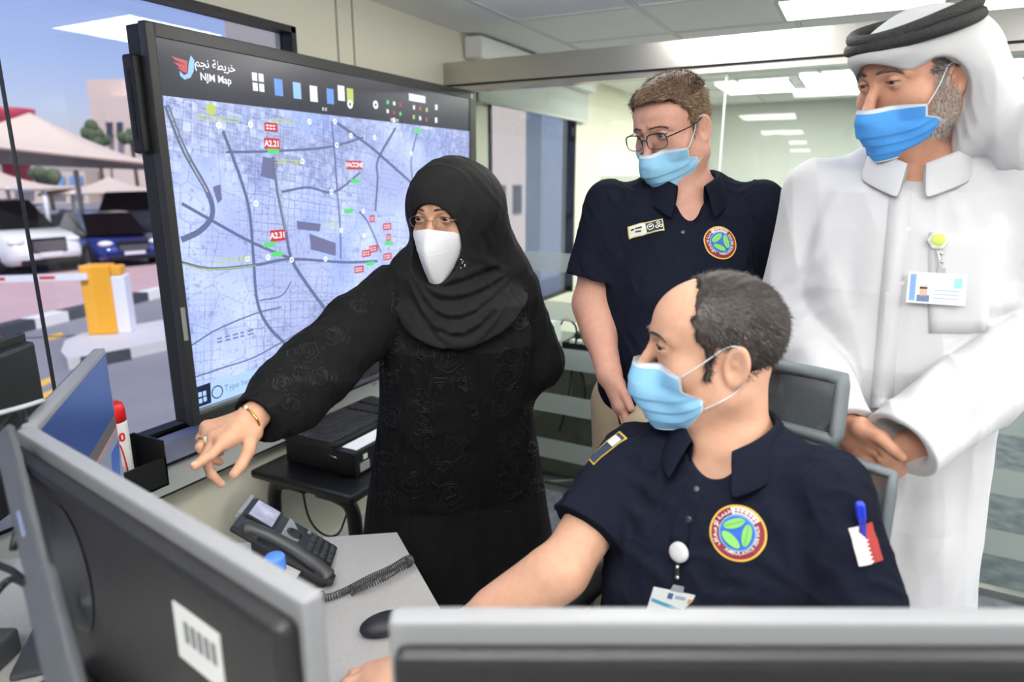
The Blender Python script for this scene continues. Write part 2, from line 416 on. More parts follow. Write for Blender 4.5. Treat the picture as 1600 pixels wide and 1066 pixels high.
# window by the desks
def window(name, W, seam=None):
    y0, y1, z0, z1 = W; f = MB(); t = 0.022
    f.box((XW-0.055, y0, z1-t), (XW+0.006, y1, z1)); f.box((XW-0.07, y0, z0), (XW-0.02, y1, z0+0.012))
    f.box((XW-0.055, y1-t, z0), (XW+0.006, y1, z1)); f.box((XW-0.07, y0, z0), (XW+0.012, y0+t, z1))
    fo = struct(f.build(name, m_black))
    struct(MB().box((XW-0.05, y0+t, z0+0.012), (XW-0.042, y1-t, z1-t)).build('window_glass', m_glass, fo))
    if seam is not None:
        struct(MB().box((XW-0.055, seam-0.0016, z0+0.01), (XW-0.040, seam+0.0016, z1-t)).build('glass_joint', m_black, fo))
    return fo
window('window_1', W1, 0.985)
window('window_2', W2)
f3 = MB(); y0, y1, z0, z1 = W3
for a in np.linspace(y0, y1, 5): f3.box((XR+.02, a-.02, z0), (XR+.08, a+.02, z1))
f3.box((XR+.02, y0, z0), (XR+.08, y1, z0+.04)); f3.box((XR+.02, y0, z1-.04), (XR+.08, y1, z1))
fo3 = struct(f3.build('added_window', m_black)); struct(MB().box((XR+.045, y0, z0), (XR+.052, y1, z1)).build('window_glass', m_glass, fo3))  # added window out of view, lets in daylight to brighten the room
s = MB(); s.box((XW-0.04, -2.2, 0.735), (XW+0.06, 2.6, 0.80), 0); s.box((XW, -2.2, 0.726), (XW+0.064, 2.6, 0.735), 1)
struct(s.build('trim_2', [mat('lavender_sill', (160, 163, 190), 0.35), m_black]))
s = MB(); s.box((XW, -2.2, 0.632), (XW+0.05, 3.0, 0.726), 0); s.box((XW, -2.2, 0.626), (XW+0.052, 3.0, 0.632), 1)
struct(s.build('trim_3', [mat('grey_trunking', (205, 207, 206), 0.4), m_black]))
struct(MB().box((XW, YB, 0), (XW+0.015, YF, 0.1)).build('baseboard_left', m_white))

# glass partition with a steel header
PA = np.array([XW, 2.99, 0.0]); PB = np.array([XR, 2.86, 0.0]); pd = unit(PB-PA); pn = np.array([-pd[1], pd[0], 0.0]); PL = np.linalg.norm(PB-PA)
def pp(s_, n_, z): return PA+pd*s_+pn*n_+np.array([0, 0, z])
def pbox(mb, s0, s1, n0, n1, z0, z1, m=0):
    pts = [pp(s_, n_, z) for s_ in (s0, s1) for n_ in (n0, n1) for z in (z0, z1)]
    return mb.add(pts, [(0, 1, 3, 2), (4, 6, 7, 5), (0, 4, 5, 1), (2, 3, 7, 6), (0, 2, 6, 4), (1, 5, 7, 3)], m)
part = empty('glass_partition', pp(0.8, 0, 0), 'frameless glass partition with white frosted stripes under a brushed steel header', 'glass partition')
r = MB(); pbox(r, 0.0, PL, -0.055, 0.055, 2.042, 2.144); pbox(r, 0.02, PL, -0.035, 0.035, 2.012, 2.038); pbox(r, 0.01, PL, -0.045, 0.045, 2.036, 2.044, 1)
r.build('header_rail', [m_steel, m_black], part)
JS = float((PY(1135, 120, 2.955)-PA)@pd)
# the leaf to the right of the joint stands a little ajar, so it mirrors the lamps behind the photographer
aj = math.radians(3.0); pj = pp(JS+0.006, 0, 0); dj = pd*math.cos(aj)+pn*math.sin(aj); nj = np.array([-dj[1], dj[0], 0])
g1 = MB(); pbox(g1, 0.02, JS-0.002, -0.005, 0.005, 0.03, 2.012); g1.build('glass_panel', m_pglass, part)
g2 = MB(); q = [pj, pj+dj*1.05, pj+dj*1.05+nj*0.01, pj+nj*0.01]; g2.slab([v+np.array([0, 0, 0.012]) for v in q], (0, 0, 2.0)); g2.build('glass_door', m_pglass, part)
g3 = MB(); pbox(g3, JS+1.08, PL-0.02, -0.005, 0.005, 0.03, 2.012); g3.build('glass_panel', m_pglass, part)
e = MB(); pbox(e, JS-0.003, JS+0.003, -0.008, 0.008, 0.02, 2.012); e.build('edge_strip', mat('glass_edge', (228, 236, 230), 0.3), part)
b = MB()
for z0, z1 in ((1.155, 1.247), (0.914, 1.009), (0.668, 0.776), (0.427, 0.529), (0.174, 0.279)):
    pbox(b, 0.03, JS-0.004, -0.0075, -0.0055, z0, z1)
    for k in (0,): b.slab([pj+np.array([0, 0, z0])-nj*0.003, pj+dj*1.05+np.array([0, 0, z0])-nj*0.003, pj+dj*1.05+np.array([0, 0, z0])-nj*0.001, pj+np.array([0, 0, z0])-nj*0.001], (0, 0, z1-z0))
    pbox(b, JS+1.08, PL-0.02, -0.0075, -0.0055, z0, z1)
b.build('frosted_bands', m_frost, part)
bt = MB(); pbox(bt, 0.0, JS, -0.02, 0.02, 0.0, 0.03); pbox(bt, JS+1.08, PL, -0.02, 0.02, 0.0, 0.03); bt.build('floor_rail', m_steel, part)

# ceiling lights: thin frame and glowing diffuser
m_lamp = mat('lamp_diffuser', (255, 253, 246), 0.4, emit=LAMP)
def ceiling_light(x0, x1, y0, y1, label, group='ceiling light panels'):
    t = empty('ceiling_light', ((x0+x1)/2, (y0+y1)/2, CEIL), label, 'ceiling light', group)
    f = MB()
    for a, b_ in (((x0-0.02, y0-0.02), (x1+0.02, y0)), ((x0-0.02, y1), (x1+0.02, y1+0.02)), ((x0-0.02, y0), (x0, y1)), ((x1, y0), (x1+0.02, y1))):
        f.box((a[0], a[1], CEIL-0.014), (b_[0], b_[1], CEIL-0.004))
    f.build('frame', m_tbar, t)
    MB().box((x0, y0, CEIL-0.012), (x1, y1, CEIL-0.006)).build('diffuser', m_lamp, t)
ceiling_light(-0.40, 0.20, 3.14, 3.50, 'bright square ceiling panel just above the steel header, largest in view')
ceiling_light(-0.93, -0.33, 2.05, 2.55, 'ceiling panel in front of the glass whose glow shines on the steel header')
ceiling_light(-0.50, 0.10, 5.35, 6.05, 'ceiling panel in the far room behind the white-robed man\'s forehead')
ceiling_light(-1.12, -0.60, 5.55, 6.25, 'ceiling panel in the far room cut by the upright glass joint')  # added panel, stands in for a lamp mirrored in the glass
for k, (ya, yb) in enumerate(((-3.25, -2.45), (-6.4, -5.4), (-9.8, -8.8), (-14.2, -13.2))):
    ceiling_light(-1.10, -0.50, ya, yb, ['ceiling panel seen only as the first short strip mirrored in the glass', 'ceiling panel seen only as the second strip mirrored in the glass', 'ceiling panel seen only as the third strip mirrored in the glass', 'ceiling panel seen only as the faintest strip mirrored in the glass'][k])
ceiling_light(-0.45, 0.15, -0.85, -0.20, 'ceiling panel right above the photographer, outside the picture')  # added lamp out of view, lights the people from the front
for y in (-2.3, 0.15, 1.75):  # added lamp columns out of view, more light from the right
    ceiling_light(0.75, 1.35, y-0.3, y+0.3, 'ceiling panel on the right side of the room, outside the picture')
    ceiling_light(2.1, 2.7, y-0.3, y+0.3, 'ceiling panel on the right side of the room, outside the picture')
ceiling_light(1.25, 1.6, 4.3, 4.9, 'ceiling panel in the far room right of the white headcloth')
ceiling_light(-1.3, -0.7, 4.4, 4.9, 'ceiling panel in the far room hidden by the steel header')  # added lamp behind the header, brightens the far room
ceiling_light(0.35, 0.95, 3.5, 3.9, 'ceiling panel in the far room hidden behind the white headcloth')  # this and the next are added hidden lamps that brighten the far wall
ceiling_light(0.35, 0.95, 5.35, 6.05, 'ceiling panel in the far room hidden behind the white headcloth, second row')

# blind and box over the far window
bl = empty('roller_blind', (XW+0.05, 4.0, 2.2), 'white roller blind half lowered over the window behind the glass', 'blind')
MB().box((XW+0.01, 3.12, 2.19), (XW+0.11, 4.76, 2.295), bev=0.01).build('cassette', m_white, bl)
MB().box((XW+0.04, 3.2, 1.995), (XW+0.045, 4.78, 2.2)).build('fabric', mat('blind_fabric', (206, 208, 204), 0.8), bl)
MB().tube([(XW+0.043, 3.2, 1.993), (XW+0.043, 4.78, 1.993)], 0.008).build('bottom_bar', m_white, bl)
cab = empty('wall_cabinet', (XW+0.1, 5.9, 0), 'tall white cupboard against the far end of the left wall', 'cupboard')
MB().box((XW+0.02, 5.2, 0.05), (XW+0.40, 6.9, 1.62), bev=0.006).build('body', m_white, cab)
for y in (5.22, 6.06): MB().box((XW+0.40, y, 0.08), (XW+0.418, y+0.82, 1.60), bev=0.004).build('door', m_white, cab)

# ================================================================== outside
GZ = -0.8
m_asph = mat('asphalt', (150, 150, 158), 0.95, noise=(0.8, (128, 128, 137), 0.35), bump=(40, 0.2))
m_pave = mat('pink_paving', (206, 176, 178), 0.9, noise=(2.0, (196, 164, 168), 0.3))
m_kw = mat('kerb_white', (232, 232, 230), 0.8); m_kb = mat('kerb_black', (70, 74, 82), 0.8)
m_yel = mat('road_yellow', (232, 190, 90), 0.8)
struct(MB().box((-160, -40, GZ-0.1), (60, 120, GZ)).build('ground', m_asph))
def gpoly(pts, h, m, name):
    b_ = MB(); b_.slab([Ph(x, y, GZ) for x, y in pts], (0, 0, h)); return struct(b_.build(name, m))
gpoly([(-260, 480), (-260, 585), (245, 462), (420, 420), (420, 372), (245, 400)], 0.03, m_pave, 'paving')
def kerb(a, b_, n, w, name, first=0):
    a = Ph(*a, GZ); b_ = Ph(*b_, GZ); d = (b_-a)/n; pr = unit([-d[1], d[0], 0])*w; k = MB()
    for i in range(n): k.slab([a+d*i, a+d*(i+1), a+d*(i+1)+pr, a+d*i+pr], (0, 0, 0.17), (i+first) % 2)
    return struct(k.build(name, [m_kw, m_kb]))
kerb((-140, 565), (420, 422), 14, 0.28, 'kerb', 1)
isl = MB(); ctr = [Ph(x, y, GZ) for x, y in ((98, 566), (108, 578), (180, 566), (300, 538), (420, 508), (420, 478), (300, 506), (200, 524), (130, 536), (104, 548))]
isl.slab(ctr, (0, 0, 0.15), 0)
a_, b_ = Ph(130, 577, GZ), Ph(205, 562, GZ); d_ = unit(b_-a_); nrm = np.array([d_[1], -d_[0], 0])*0.02
isl.slab([a_+nrm, b_+nrm, b_-nrm*2, a_-nrm*2], (0, 0, 0.155), 1)
struct(isl.build('kerb_island', [mat('island_grey', (206, 204, 208), .85), m_kb]))
ym = MB()
for pts in (((45, 604), (78, 590), (88, 594), (56, 609)), ((70, 527), (95, 520), (102, 525), (78, 532))): ym.slab([Ph(x, y, GZ) for x, y in pts], (0, 0, 0.006))
for pts in (((50, 622), (96, 604), (104, 608), (60, 628)),): ym.slab([Ph(x, y, GZ) for x, y in pts], (0, 0, 0.006))
struct(ym.build('road_marks', m_yel))
# barrier
bz = Ph(178, 534, GZ)[:2]; bx = empty('parking_barrier', (bz[0], bz[1], GZ+0.15), 'orange parking barrier with a white arm on the kerb island outside', 'barrier')
bd = unit(np.array([RT[0], RT[1], 0])*1.0+np.array([FW[0], FW[1], 0])*0.25); bR = np.stack([bd, np.array([-bd[1], bd[0], 0]), [0, 0, 1]], 1)
bc = np.array([bz[0], bz[1], GZ+0.15])
MB().box((-0.27, -0.17, 0), (0.12, 0.17, 1.02), R=bR, c=bc, bev=0.03).build('housing', mat('barrier_orange', (244, 176, 52), 0.45), bx)
MB().box((0.12, -0.15, 0), (0.30, 0.15, 0.86), R=bR, c=bc, bev=0.02).build('cabinet', mat('barrier_white', (236, 236, 244), 0.5), bx)
MB().box((0.12, -0.14, 0.86), (0.26, 0.14, 1.0), R=bR, c=bc, bev=0.03).build('motor_cover', MATS['barrier_orange'], bx)
arm = MB(); x = -0.25
arm.box((-5.0, -0.24, 0.83), (-0.15, -0.19, 0.92), 0, R=bR, c=bc)
for k in range(7): arm.box((-0.75-0.62*k, -0.243, 0.855), (-0.55-0.62*k, -0.187, 0.90), 1, R=bR, c=bc)
arm.build('arm', [MATS['barrier_white'], mat('signal_red', (214, 60, 60), 0.5)], bx)

# cars: stations along the length, windows between belt and roof
m_tyre = mat('tyre', (26, 26, 28), 0.8); m_rim = mat('wheel_rim', (176, 178, 184), 0.3, metal=0.9)
m_cglass = mat('car_glass', (20, 24, 30), 0.08, spec=0.8); m_light = mat('headlamp', (238, 242, 248), 0.1, spec=0.9); m_plate = mat('number_plate', (224, 224, 228), 0.5)
def car(px, py, yaw_deg, L, W, Hh, paint, suv, label):
    o = Ph(px, py, GZ); a = math.radians(yaw_deg); f = np.array([math.cos(a), math.sin(a), 0]); sd = np.array([-f[1], f[0], 0])
    R = np.stack([f, sd, [0, 0, 1]], 1); t = empty('car', o, label, 'car')
    st = [(-0.5, .30, .62, 0.80), (-0.47, .24, .86, 0.90), (-0.34, .22, .92, 0.98), (-0.1, .22, .92, 1.0), (0.12, .22, .90, 1.0), (0.3, .22, .82 if not suv else .9, 0.98), (0.44, .24, .74 if not suv else .82, 0.92), (0.49, .30, .60, 0.82), (0.5, .34, .5, 0.74)]
    zb = Hh*0.62; B = MB(); V = []; n = 8
    for x, lo, hi, w in st:
        z0 = lo*zb*1.05; z1 = hi*zb*1.08; hw = W/2*w
        V += [(x*L, -hw*0.9, z0), (x*L, -hw, z0+0.12), (x*L, -hw, z1-0.1), (x*L, -hw*0.86, z1), (x*L, hw*0.86, z1), (x*L, hw, z1-0.1), (x*L, hw, z0+0.12), (x*L, hw*0.9, z0)]
    V = np.array(V)@R.T+o; Fc = [(i*n+k, i*n+(k+1) % n, (i+1)*n+(k+1) % n, (i+1)*n+k) for i in range(len(st)-1) for k in range(n)]
    Fc += [tuple(range(n))[::-1], tuple(range((len(st)-1)*n, len(st)*n))]
    B.add(V, Fc, 0, True); body = B.build('body', paint, t)
    cab_ = [(-0.46 if suv else -0.36, .93*zb*1.05, .80), (-0.40 if suv else -0.22, Hh-0.04, .70), (-0.05, Hh, .72), (0.10, Hh-0.03, .70), (0.27, .90*zb*1.05, .86)]
    G = MB(); V = []
    for x, z, w in cab_: V += [(x*L, -W/2*w, z), (x*L, W/2*w, z)]
    base = [(cab_[0][0]*L, 0.84*W/2, zb*0.95), (cab_[-1][0]*L, 0.88*W/2, zb*0.95)]
    V = [tuple(v) for v in V]
    G.add(np.array(V)@R.T+o, [(0, 1, 3, 2), (2, 3, 5, 4), (4, 5, 7, 6), (6, 7, 9, 8)], 0, False)
    for m_ in G.M: pass
    G.M = [1, 0, 0, 1]
    for s_ in (0, 1):
        side = [V[2*i+s_] for i in range(5)]; y = -1 if s_ == 0 else 1
        low = [(cab_[0][0]*L, y*W/2*.88, zb*0.96), (cab_[-1][0]*L, y*W/2*.9, zb*0.96)]
        G.add(np.array([low[0]]+side+[low[1]])@R.T+o, [tuple(range(7))], 1)
    G.build('cabin', [paint, m_cglass], t)
    for sx in (-0.31, 0.32):
        for sy in (-1, 1):
            c0 = o+R@np.array([sx*L, sy*(W/2-0.12), 0.34]); ax = sd*sy
            wh = MB(); wh.lathe(c0, [(0.0, -0.1), (0.34, -0.1), (0.36, -0.04), (0.36, 0.08), (0.30, 0.14), (0.22, 0.12)], ax, 20, 0); wh.lathe(c0, [(0.23, 0.12), (0.2, 0.10), (0.06, 0.12), (0.0, 0.13)], ax, 10, 1)
            wh.build('wheel', [m_tyre, m_rim], t)
    for sy in (-1, 1):
        MB().ball(o+R@np.array([0.463*L, sy*W*0.35, zb*0.76]), (0.13, 0.19, 0.085), 8, R=R).build('headlamp', m_light, t)
    g = MB(); 
    for k in range(4 if suv else 3): g.box((0.488*L, -W*0.2, zb*(0.56+0.055*k)), (0.506*L, W*0.2, zb*(0.585+0.055*k)), 0, R=R, c=o)
    g.box((0.485*L, -W*0.22, zb*0.5), (0.5*L, W*0.22, zb*0.82), 1, R=R, c=o)
    g.build('grille', [m_rim, m_black], t)
    MB().box((0.50*L, -0.26, zb*0.42), (0.512*L, 0.26, zb*0.52), R=R, c=o).build('number_plate', m_plate, t)
    MB().box((0.49*L, -W*0.36, zb*0.26), (0.503*L, W*0.36, zb*0.38), R=R, c=o, bev=0.02).build('bumper_grille', m_black, t)
    return t
toc = math.degrees(math.atan2(-FW[1], -FW[0]))
car(6, 421, toc+62, 4.8, 1.9, 1.85, mat('car_white', (226, 228, 232), 0.25, coat=0.6), True, 'white four-wheel-drive car parked outside at the far left of the window')
car(168, 408, toc+48, 4.6, 1.8, 1.45, mat('car_blue', (34, 54, 136), 0.22, coat=0.8), False, 'dark blue sedan parked outside beside the white car')
car(262, 372, toc+118, 4.9, 1.95, 1.9, mat('car_grey', (120, 122, 128), 0.3, coat=0.6), True, 'grey car with dark windows parked outside behind the blue sedan')

# shade canopies
m_canvas = mat('canopy_canvas', (226, 208, 192), 0.9, noise=(0.4, (216, 198, 182), 0.4)); m_post = mat('white_post', (232, 230, 228), 0.5)
def canopy(FL, FR, BR, BL, ridge, label, posts):
    pts = [P(*v) for v in (FL, FR, BR, BL)]; top = P(*ridge); t = empty('shade_canopy', (pts[0]+pts[2])/2*[1, 1, 0]+np.array([0, 0, GZ]), label, 'canopy', 'car park canopies')
    N = 10; c_ = MB()
    for k in range(4):
        a, b__ = pts[k], pts[(k+1) % 4]; V = []; Fc = []
        for i in range(N+1):
            u = i/N
            for j_ in range(N+1):
                v = j_/N; q = (a+(b__-a)*v)*(1-u)+top*u; q = q+np.array([0, 0, -1.0])*0.32*math.sin(math.pi*u)*0.9; V.append(q)
        for i in range(N):
            for j_ in range(N): Fc.append((i*(N+1)+j_, i*(N+1)+j_+1, (i+1)*(N+1)+j_+1, (i+1)*(N+1)+j_))
        c_.add(V, Fc, 0, True)
    c_.build('canvas', m_canvas, t)
    e_ = MB(); e_.tube(pts+[pts[0]], 0.06, 6); e_.build('edge_pipe', m_canvas, t)
    for q in posts:
        b__ = P(*q); MB().tube([(b__[0], b__[1], GZ), tuple(b__)], 0.09, 8).build('post', m_post, t)
canopy((-230, 205, 15), (262, 258, 17), (300, 266, 27), (-200, 248, 25), (46, 176, 19), 'large beige shade canopy nearest the window, over the parked cars', [(-180, 240, 24), (118, 266, 25)])
canopy((-160, 292, 30), (70, 297, 30), (120, 292, 44), (-100, 288, 44), (-20, 262, 36), 'beige canopy further back at the left edge of the car park', [(11, 292, 31), (68, 297, 30.2)])
canopy((60, 305, 34), (250, 300, 34), (250, 292, 50), (90, 292, 50), (170, 276, 42), 'low beige canopy far back behind the blue sedan', [(112, 300, 35), (200, 301, 34.5)])
# buildings far behind
m_bld = mat('pink_stone', (236, 216, 206), 0.9, noise=(0.2, (228, 206, 196), 0.4)); m_bwin = mat('building_window', (70, 74, 84), 0.3); m_bblue = mat('building_blue_glass', (120, 160, 205), 0.2)
def block(x0, x1, ytop, z, dep, m, t, name='wall', base=GZ):
    a = P(x0, ytop, z); b_ = P(x1, ytop, z); h = a[2]; a = np.array([a[0], a[1], base]); b_ = np.array([b_[0], b_[1], base]); bk = unit([FW[0], FW[1], 0])*dep
    return MB().slab([a, b_, b_+bk, a+bk], (0, 0, h-base)).build(name, m, t)
def pane(x0, x1, y0, y1, z, m, t, name='window'):
    return MB().slab([P(x0, y0, z), P(x1, y0, z), P(x1, y1, z), P(x0, y1, z)], FW*0.15).build(name, m, t)
t = empty('building', P(170, 300, 60)*[1, 1, 0], 'pale pink tower building far behind the canopies', 'building')
block(134, 190, 124, 60, 14, m_bld, t); block(184, 320, 131, 61, 14, m_bld, t, 'wing'); block(160, 330, 150, 59, 6, m_bld, t, 'front_wall')
for x0, x1 in ((166, 175), (182, 191), (215, 224)): pane(x0, x1, 191, 214, 58.8, m_bwin, t)
t = empty('building', P(60, 300, 62)*[1, 1, 0], 'low pale building with blue windows seen between the canopies', 'building')
block(-60, 132, 268, 64, 8, m_bld, t)
for x0, x1 in ((72, 100), (108, 128), (20, 50)): pane(x0, x1, 275, 300, 63.8, m_bblue, t)
t = MB(); cc = P(14, 196, 55); t.lathe([cc[0], cc[1], cc[2]-5.0], [(0.0, 0), (1.0, 0), (1.0, 4.6), (2.2, 4.9), (1.9, 5.9), (2.0, 6.3), (0, 6.4)], (0, 0, 1), 24)
tag(t.build('red_tower_roof', mat('tower_red', (178, 50, 74), 0.5)), 'round dark red roof showing above the canopy at the left edge', 'tower')
m_leaf = mat('tree_leaves', (104, 116, 92), 0.9, noise=(1.5, (70, 84, 62), 0.2))
for px, py, rad, lab in ((150, 209, 1.0, 'small grey-green tree in front of the pale tower building'), (205, 214, 0.8, 'second small bush in front of the pale tower building'), (75, 274, 1.0, 'tree between the two beige canopies')):
    t = MB(); c0 = P(px, py, 50)
    for k in range(14): t.ball(c0+RNG.normal(0, rad*0.45, 3)*[1, 1, 0.6], rad*RNG.uniform(0.3, 0.6), 5)
    tr = empty('tree', (c0[0], c0[1], GZ), lab, 'tree', 'trees outside'); t.build('crown', m_leaf, tr)
    MB().tube([(c0[0], c0[1], GZ), tuple(c0)], 0.15, 6).build('trunk', mat('tree_trunk', (96, 82, 70), 0.9), tr)
# neighbour walls near the window, and a sheet for a reflection
t = MB(); a = PX(353, 60, -4.2); t.box((-4.2, a[1], GZ), (-3.2, a[1]+1.6, 3.4)); tag(t.build('outer_wall', mat('taupe_wall', (206, 196, 188), 0.9)), 'taupe wall end of the neighbouring cabin behind the big screen', 'wall')
t = empty('building', (-9.0, 17, GZ), 'sunlit pink building outside the window behind the glass partition', 'building')
MB().box((-12, 14.8, GZ), (-9, 19.5, 5)).build('wall', m_bld, t)
for y in (15.4, 16.4, 17.4): MB().box((-9.0, y, 0.6), (-8.95, y+0.5, 1.4)).build('window', m_bwin, t)
t = MB(); t.box((-3.6, 7.3, GZ), (-3.4, 12.5, 2.4)); tag(t.build('reflection_sheet', mat('blue_grey_panel', (160, 170, 196), 0.6, noise=(0.7, (140, 148, 170), 0.3))), 'blue-grey sheet put outdoors for the reflection in the far window', 'wall')  # blue-grey sheet stands in for the reflection on the far window

# ================================================================== the big touch display and its map
FH0 = unit([FW[0], FW[1], 0]); Z3 = np.array([0, 0, 1.0]); YV = np.array([0, 1.0, 0])
disp = empty('touch_display', (XD-0.06, 2.1, 0.86), 'big black-framed touch display showing a city map, mounted in front of the window', 'display')
y0, y1, z0, z1 = 1.247, 2.974, 0.862, 2.006; iy0, iy1, iz0, iz1 = 1.276, 2.914, 0.905, 1.968
m_dframe = mat('display_frame', (44, 44, 45), 0.38, bump=(300, 0.05)); m_dside = mat('display_side', (26, 26, 27), 0.5)
f = MB(); xb = XD-0.085
f.box((XD-0.03, y0, z0), (XD, iy0, z1), bev=0.004); f.box((XD-0.03, iy1, z0), (XD, y1, z1), bev=0.004)
f.box((XD-0.03, iy0-0.002, iz1), (XD, iy1+0.002, z1), bev=0.003); f.box((XD-0.03, iy0-0.002, z0), (XD, iy1+0.002, iz0-0.012), bev=0.003)
f.build('bezel', m_dframe, disp)
MB().box((xb, y0+0.002, z0+0.004), (XD-0.028, y1-0.002, z1-0.004), bev=0.006).build('rear_housing', m_dside, disp)
MB().box((XD-0.02, iy0, iz0-0.012), (XD-0.004, iy1, iz0), bev=0.002).build('silver_strip', mat('silver_trim', (150, 150, 150), 0.35, metal=0.7), disp)
MB().box((XD-0.085, y0-0.022, 1.665), (XD-0.035, y0+0.004, 1.925), bev=0.01).build('side_speaker', m_dside, disp)
MB().box((XD-0.066, y0-0.0235, 1.70), (XD-0.054, y0-0.021, 1.885)).build('speaker_slot', mat('slot_black', (8, 8, 8), 0.6), disp)
a = PX(263, 512, XD); MB().box((XD-0.001, y0+0.004, a[2]-0.05), (XD+0.001, y0+0.018, a[2]+0.05)).build('rating_label', mat('grey_label', (150, 150, 150), 0.5), disp)
MB().box((XD-0.02, 1.78, 0.815), (XD+0.035, 2.62, 0.868), bev=0.008).build('pen_tray', m_dframe, disp)
MB().box((XW+0.06, 1.6, 1.2), (xb+0.004, 2.6, 1.5)).build('wall_bracket', m_black, disp)
wl = MB(); q = PX(584, 595, -1.775); wl.tube([q+[0, -0.01, 0.03], q+[0, -0.011, -0.012], q+[0, 0, -0.02], q+[0, 0.011, -0.012], q+[0, 0.01, 0.03]], 0.0025, 6); wl.build('pull_loop', mat('loop_beige', (150, 142, 110), 0.5), disp)
MB().box((XD-0.002, 2.925, 1.972), (XD+0.002, 2.94, 1.992)).build('corner_sticker', m_white, disp)
def screen_emit(name, col, e=1.0, rough=0.3):
    return mat(name, (6, 6, 7), rough, emit=e, emit_col=col)
# map picture: land, street grid and building specks from noise and cell patterns
def map_material():
    m = bpy.data.materials.new('map_picture'); m.use_nodes = True; nt = m.node_tree; b = nt.nodes['Principled BSDF']
    b.inputs['Base Color'].default_value = (0.002, 0.002, 0.003, 1); b.inputs['Roughness'].default_value = 0.24
    N = nt.nodes.new; L = nt.links.new; tc = N('ShaderNodeTexCoord'); mp = N('ShaderNodeMapping'); mp.inputs['Rotation'].default_value = (math.radians(8), 0, 0); L(tc.outputs['Object'], mp.inputs[0])
    def noise(s, d=3):
        n = N('ShaderNodeTexNoise'); n.inputs['Scale'].default_value = s; n.inputs['Detail'].default_value = d; L(mp.outputs[0], n.inputs[0]); return n.outputs[0]
    def ramp(v, a, b_):
        r = N('ShaderNodeMapRange'); r.inputs[1].default_value = a; r.inputs[2].default_value = b_; L(v, r.inputs[0]); return r.outputs[0]
    def mul(a, b_):
        r = N('ShaderNodeMath'); r.operation = 'MULTIPLY'; L(a, r.inputs[0]); (L(b_, r.inputs[1]) if not isinstance(b_, float) else setattr(r.inputs[1], 'default_value', b_)); return r.outputs[0]
    def mix(fac, a, b_):
        x = N('ShaderNodeMix'); x.data_type = 'RGBA'; L(fac, x.inputs['Factor'])
        for k, v in (('A', a), ('B', b_)):
            if isinstance(v, tuple): x.inputs[k].default_value = lin(v)
            else: L(v, x.inputs[k])
        return x.outputs['Result']
    def cells(s, w, rnd=0.18):
        v = N('ShaderNodeTexVoronoi'); v.feature = 'DISTANCE_TO_EDGE'; v.distance if False else None; v.inputs['Scale'].default_value = s; v.inputs['Randomness'].default_value = rnd
        L(mp.outputs[0], v.inputs['Vector']); return ramp(v.outputs['Distance'], w, 0.0)
    c = mix(ramp(noise(5), 0.35, 0.65), (160, 180, 244), (200, 214, 255))
    c = mix(ramp(noise(2.2), 0.45, 0.6), c, (172, 184, 232))
    dens = ramp(noise(3.0, 2), 0.40, 0.55)
    c = mix(mul(mul(cells(34, 0.10), dens), 0.62), c, (92, 100, 150))
    c = mix(mul(mul(cells(80, 0.12), dens), 0.40), c, (226, 232, 255))
    c = mix(mul(ramp(noise(95, 2), 0.60, 0.70), 0.5), c, (104, 110, 156))
    c = mix(mul(ramp(noise(26, 5), 0.63, 0.72), 0.55), c, (120, 120, 160))
    c = mix(mul(cells(9, 0.025, 0.6), 0.5), c, (110, 122, 170))
    c = mix(mul(mul(cells(52, .08, .1), ramp(noise(4.5, 2), .5, .56)), .5), c, (110, 118, 166)); L(c, b.inputs['Emission Color']); b.inputs['Emission Strength'].default_value = 1.02
    return m
XS = XD-0.016
mm = [map_material(), screen_emit('bar_dark', (66, 68, 80), 0.75, 0.22), screen_emit('road_grey', (104, 116, 156), 0.9), screen_emit('road_light', (196, 200, 190), 0.9), screen_emit('label_red', (196, 54, 66), 1.0),
      screen_emit('label_white', (244, 246, 255), 1.0), screen_emit('label_green', (90, 214, 120), 1.0), screen_emit('task_dark', (26, 34, 62), 1.0), screen_emit('task_blue', (172, 204, 252), 1.0), screen_emit('icon_blue', (110, 160, 240), 0.9),
      screen_emit('text_grey', (110, 130, 170), 1.0), screen_emit('logo_red', (206, 84, 92), 0.9), screen_emit('logo_blue', (150, 196, 244), 1.0), screen_emit('map_patch', (120, 122, 164), 0.85), screen_emit('text_yellow', (196, 214, 110), 0.9)]
sm = MB()
def sq(px, py, k): p = PX(px, py, XS); return np.array([XS+0.0004*k, p[1], p[2]])
def spoly(pts, m, k=1): sm.add([sq(x, y, k) for x, y in pts], [tuple(range(len(pts)))], m)
def srect(px, py, w, h, m, k=2):
    c_ = sq(px, py, k); w2, h2 = w/2, h/2
    sm.add([c_+YV*a+Z3*b for a, b in ((-w2, -h2), (w2, -h2), (w2, h2), (-w2, h2))], [(0, 1, 2, 3)], m)
def sdisc(px, py, r, m, k=2, r0=0.0):
    c_ = sq(px, py, k); V, Fc = ring2(r0, r, n=14); sm.add([c_+YV*a+Z3*b for a, b in V], Fc, m)
def stext(txt, px, py, size, m, k=3, bold=0.0, align='CENTER'):
    V, Fc = text_polys(txt, size, align, bold); c_ = sq(px, py, k)
    sm.add([c_+YV*a+Z3*b for a, b in V], Fc, m)
def sroad(pts, w, m, k=1):
    q = spline([sq(x, y, k) for x, y in pts], 8*len(pts)); T = np.gradient(q, axis=0); T /= np.linalg.norm(T, axis=1)[:, None]
    nn = np.cross(T, [1.0, 0, 0]); V = []
    for a, b in zip(q, nn): V += [a-b*w/2, a+b*w/2]
    sm.add(V, [(2*i, 2*i+1, 2*i+3, 2*i+2) for i in range(len(q)-1)], m)
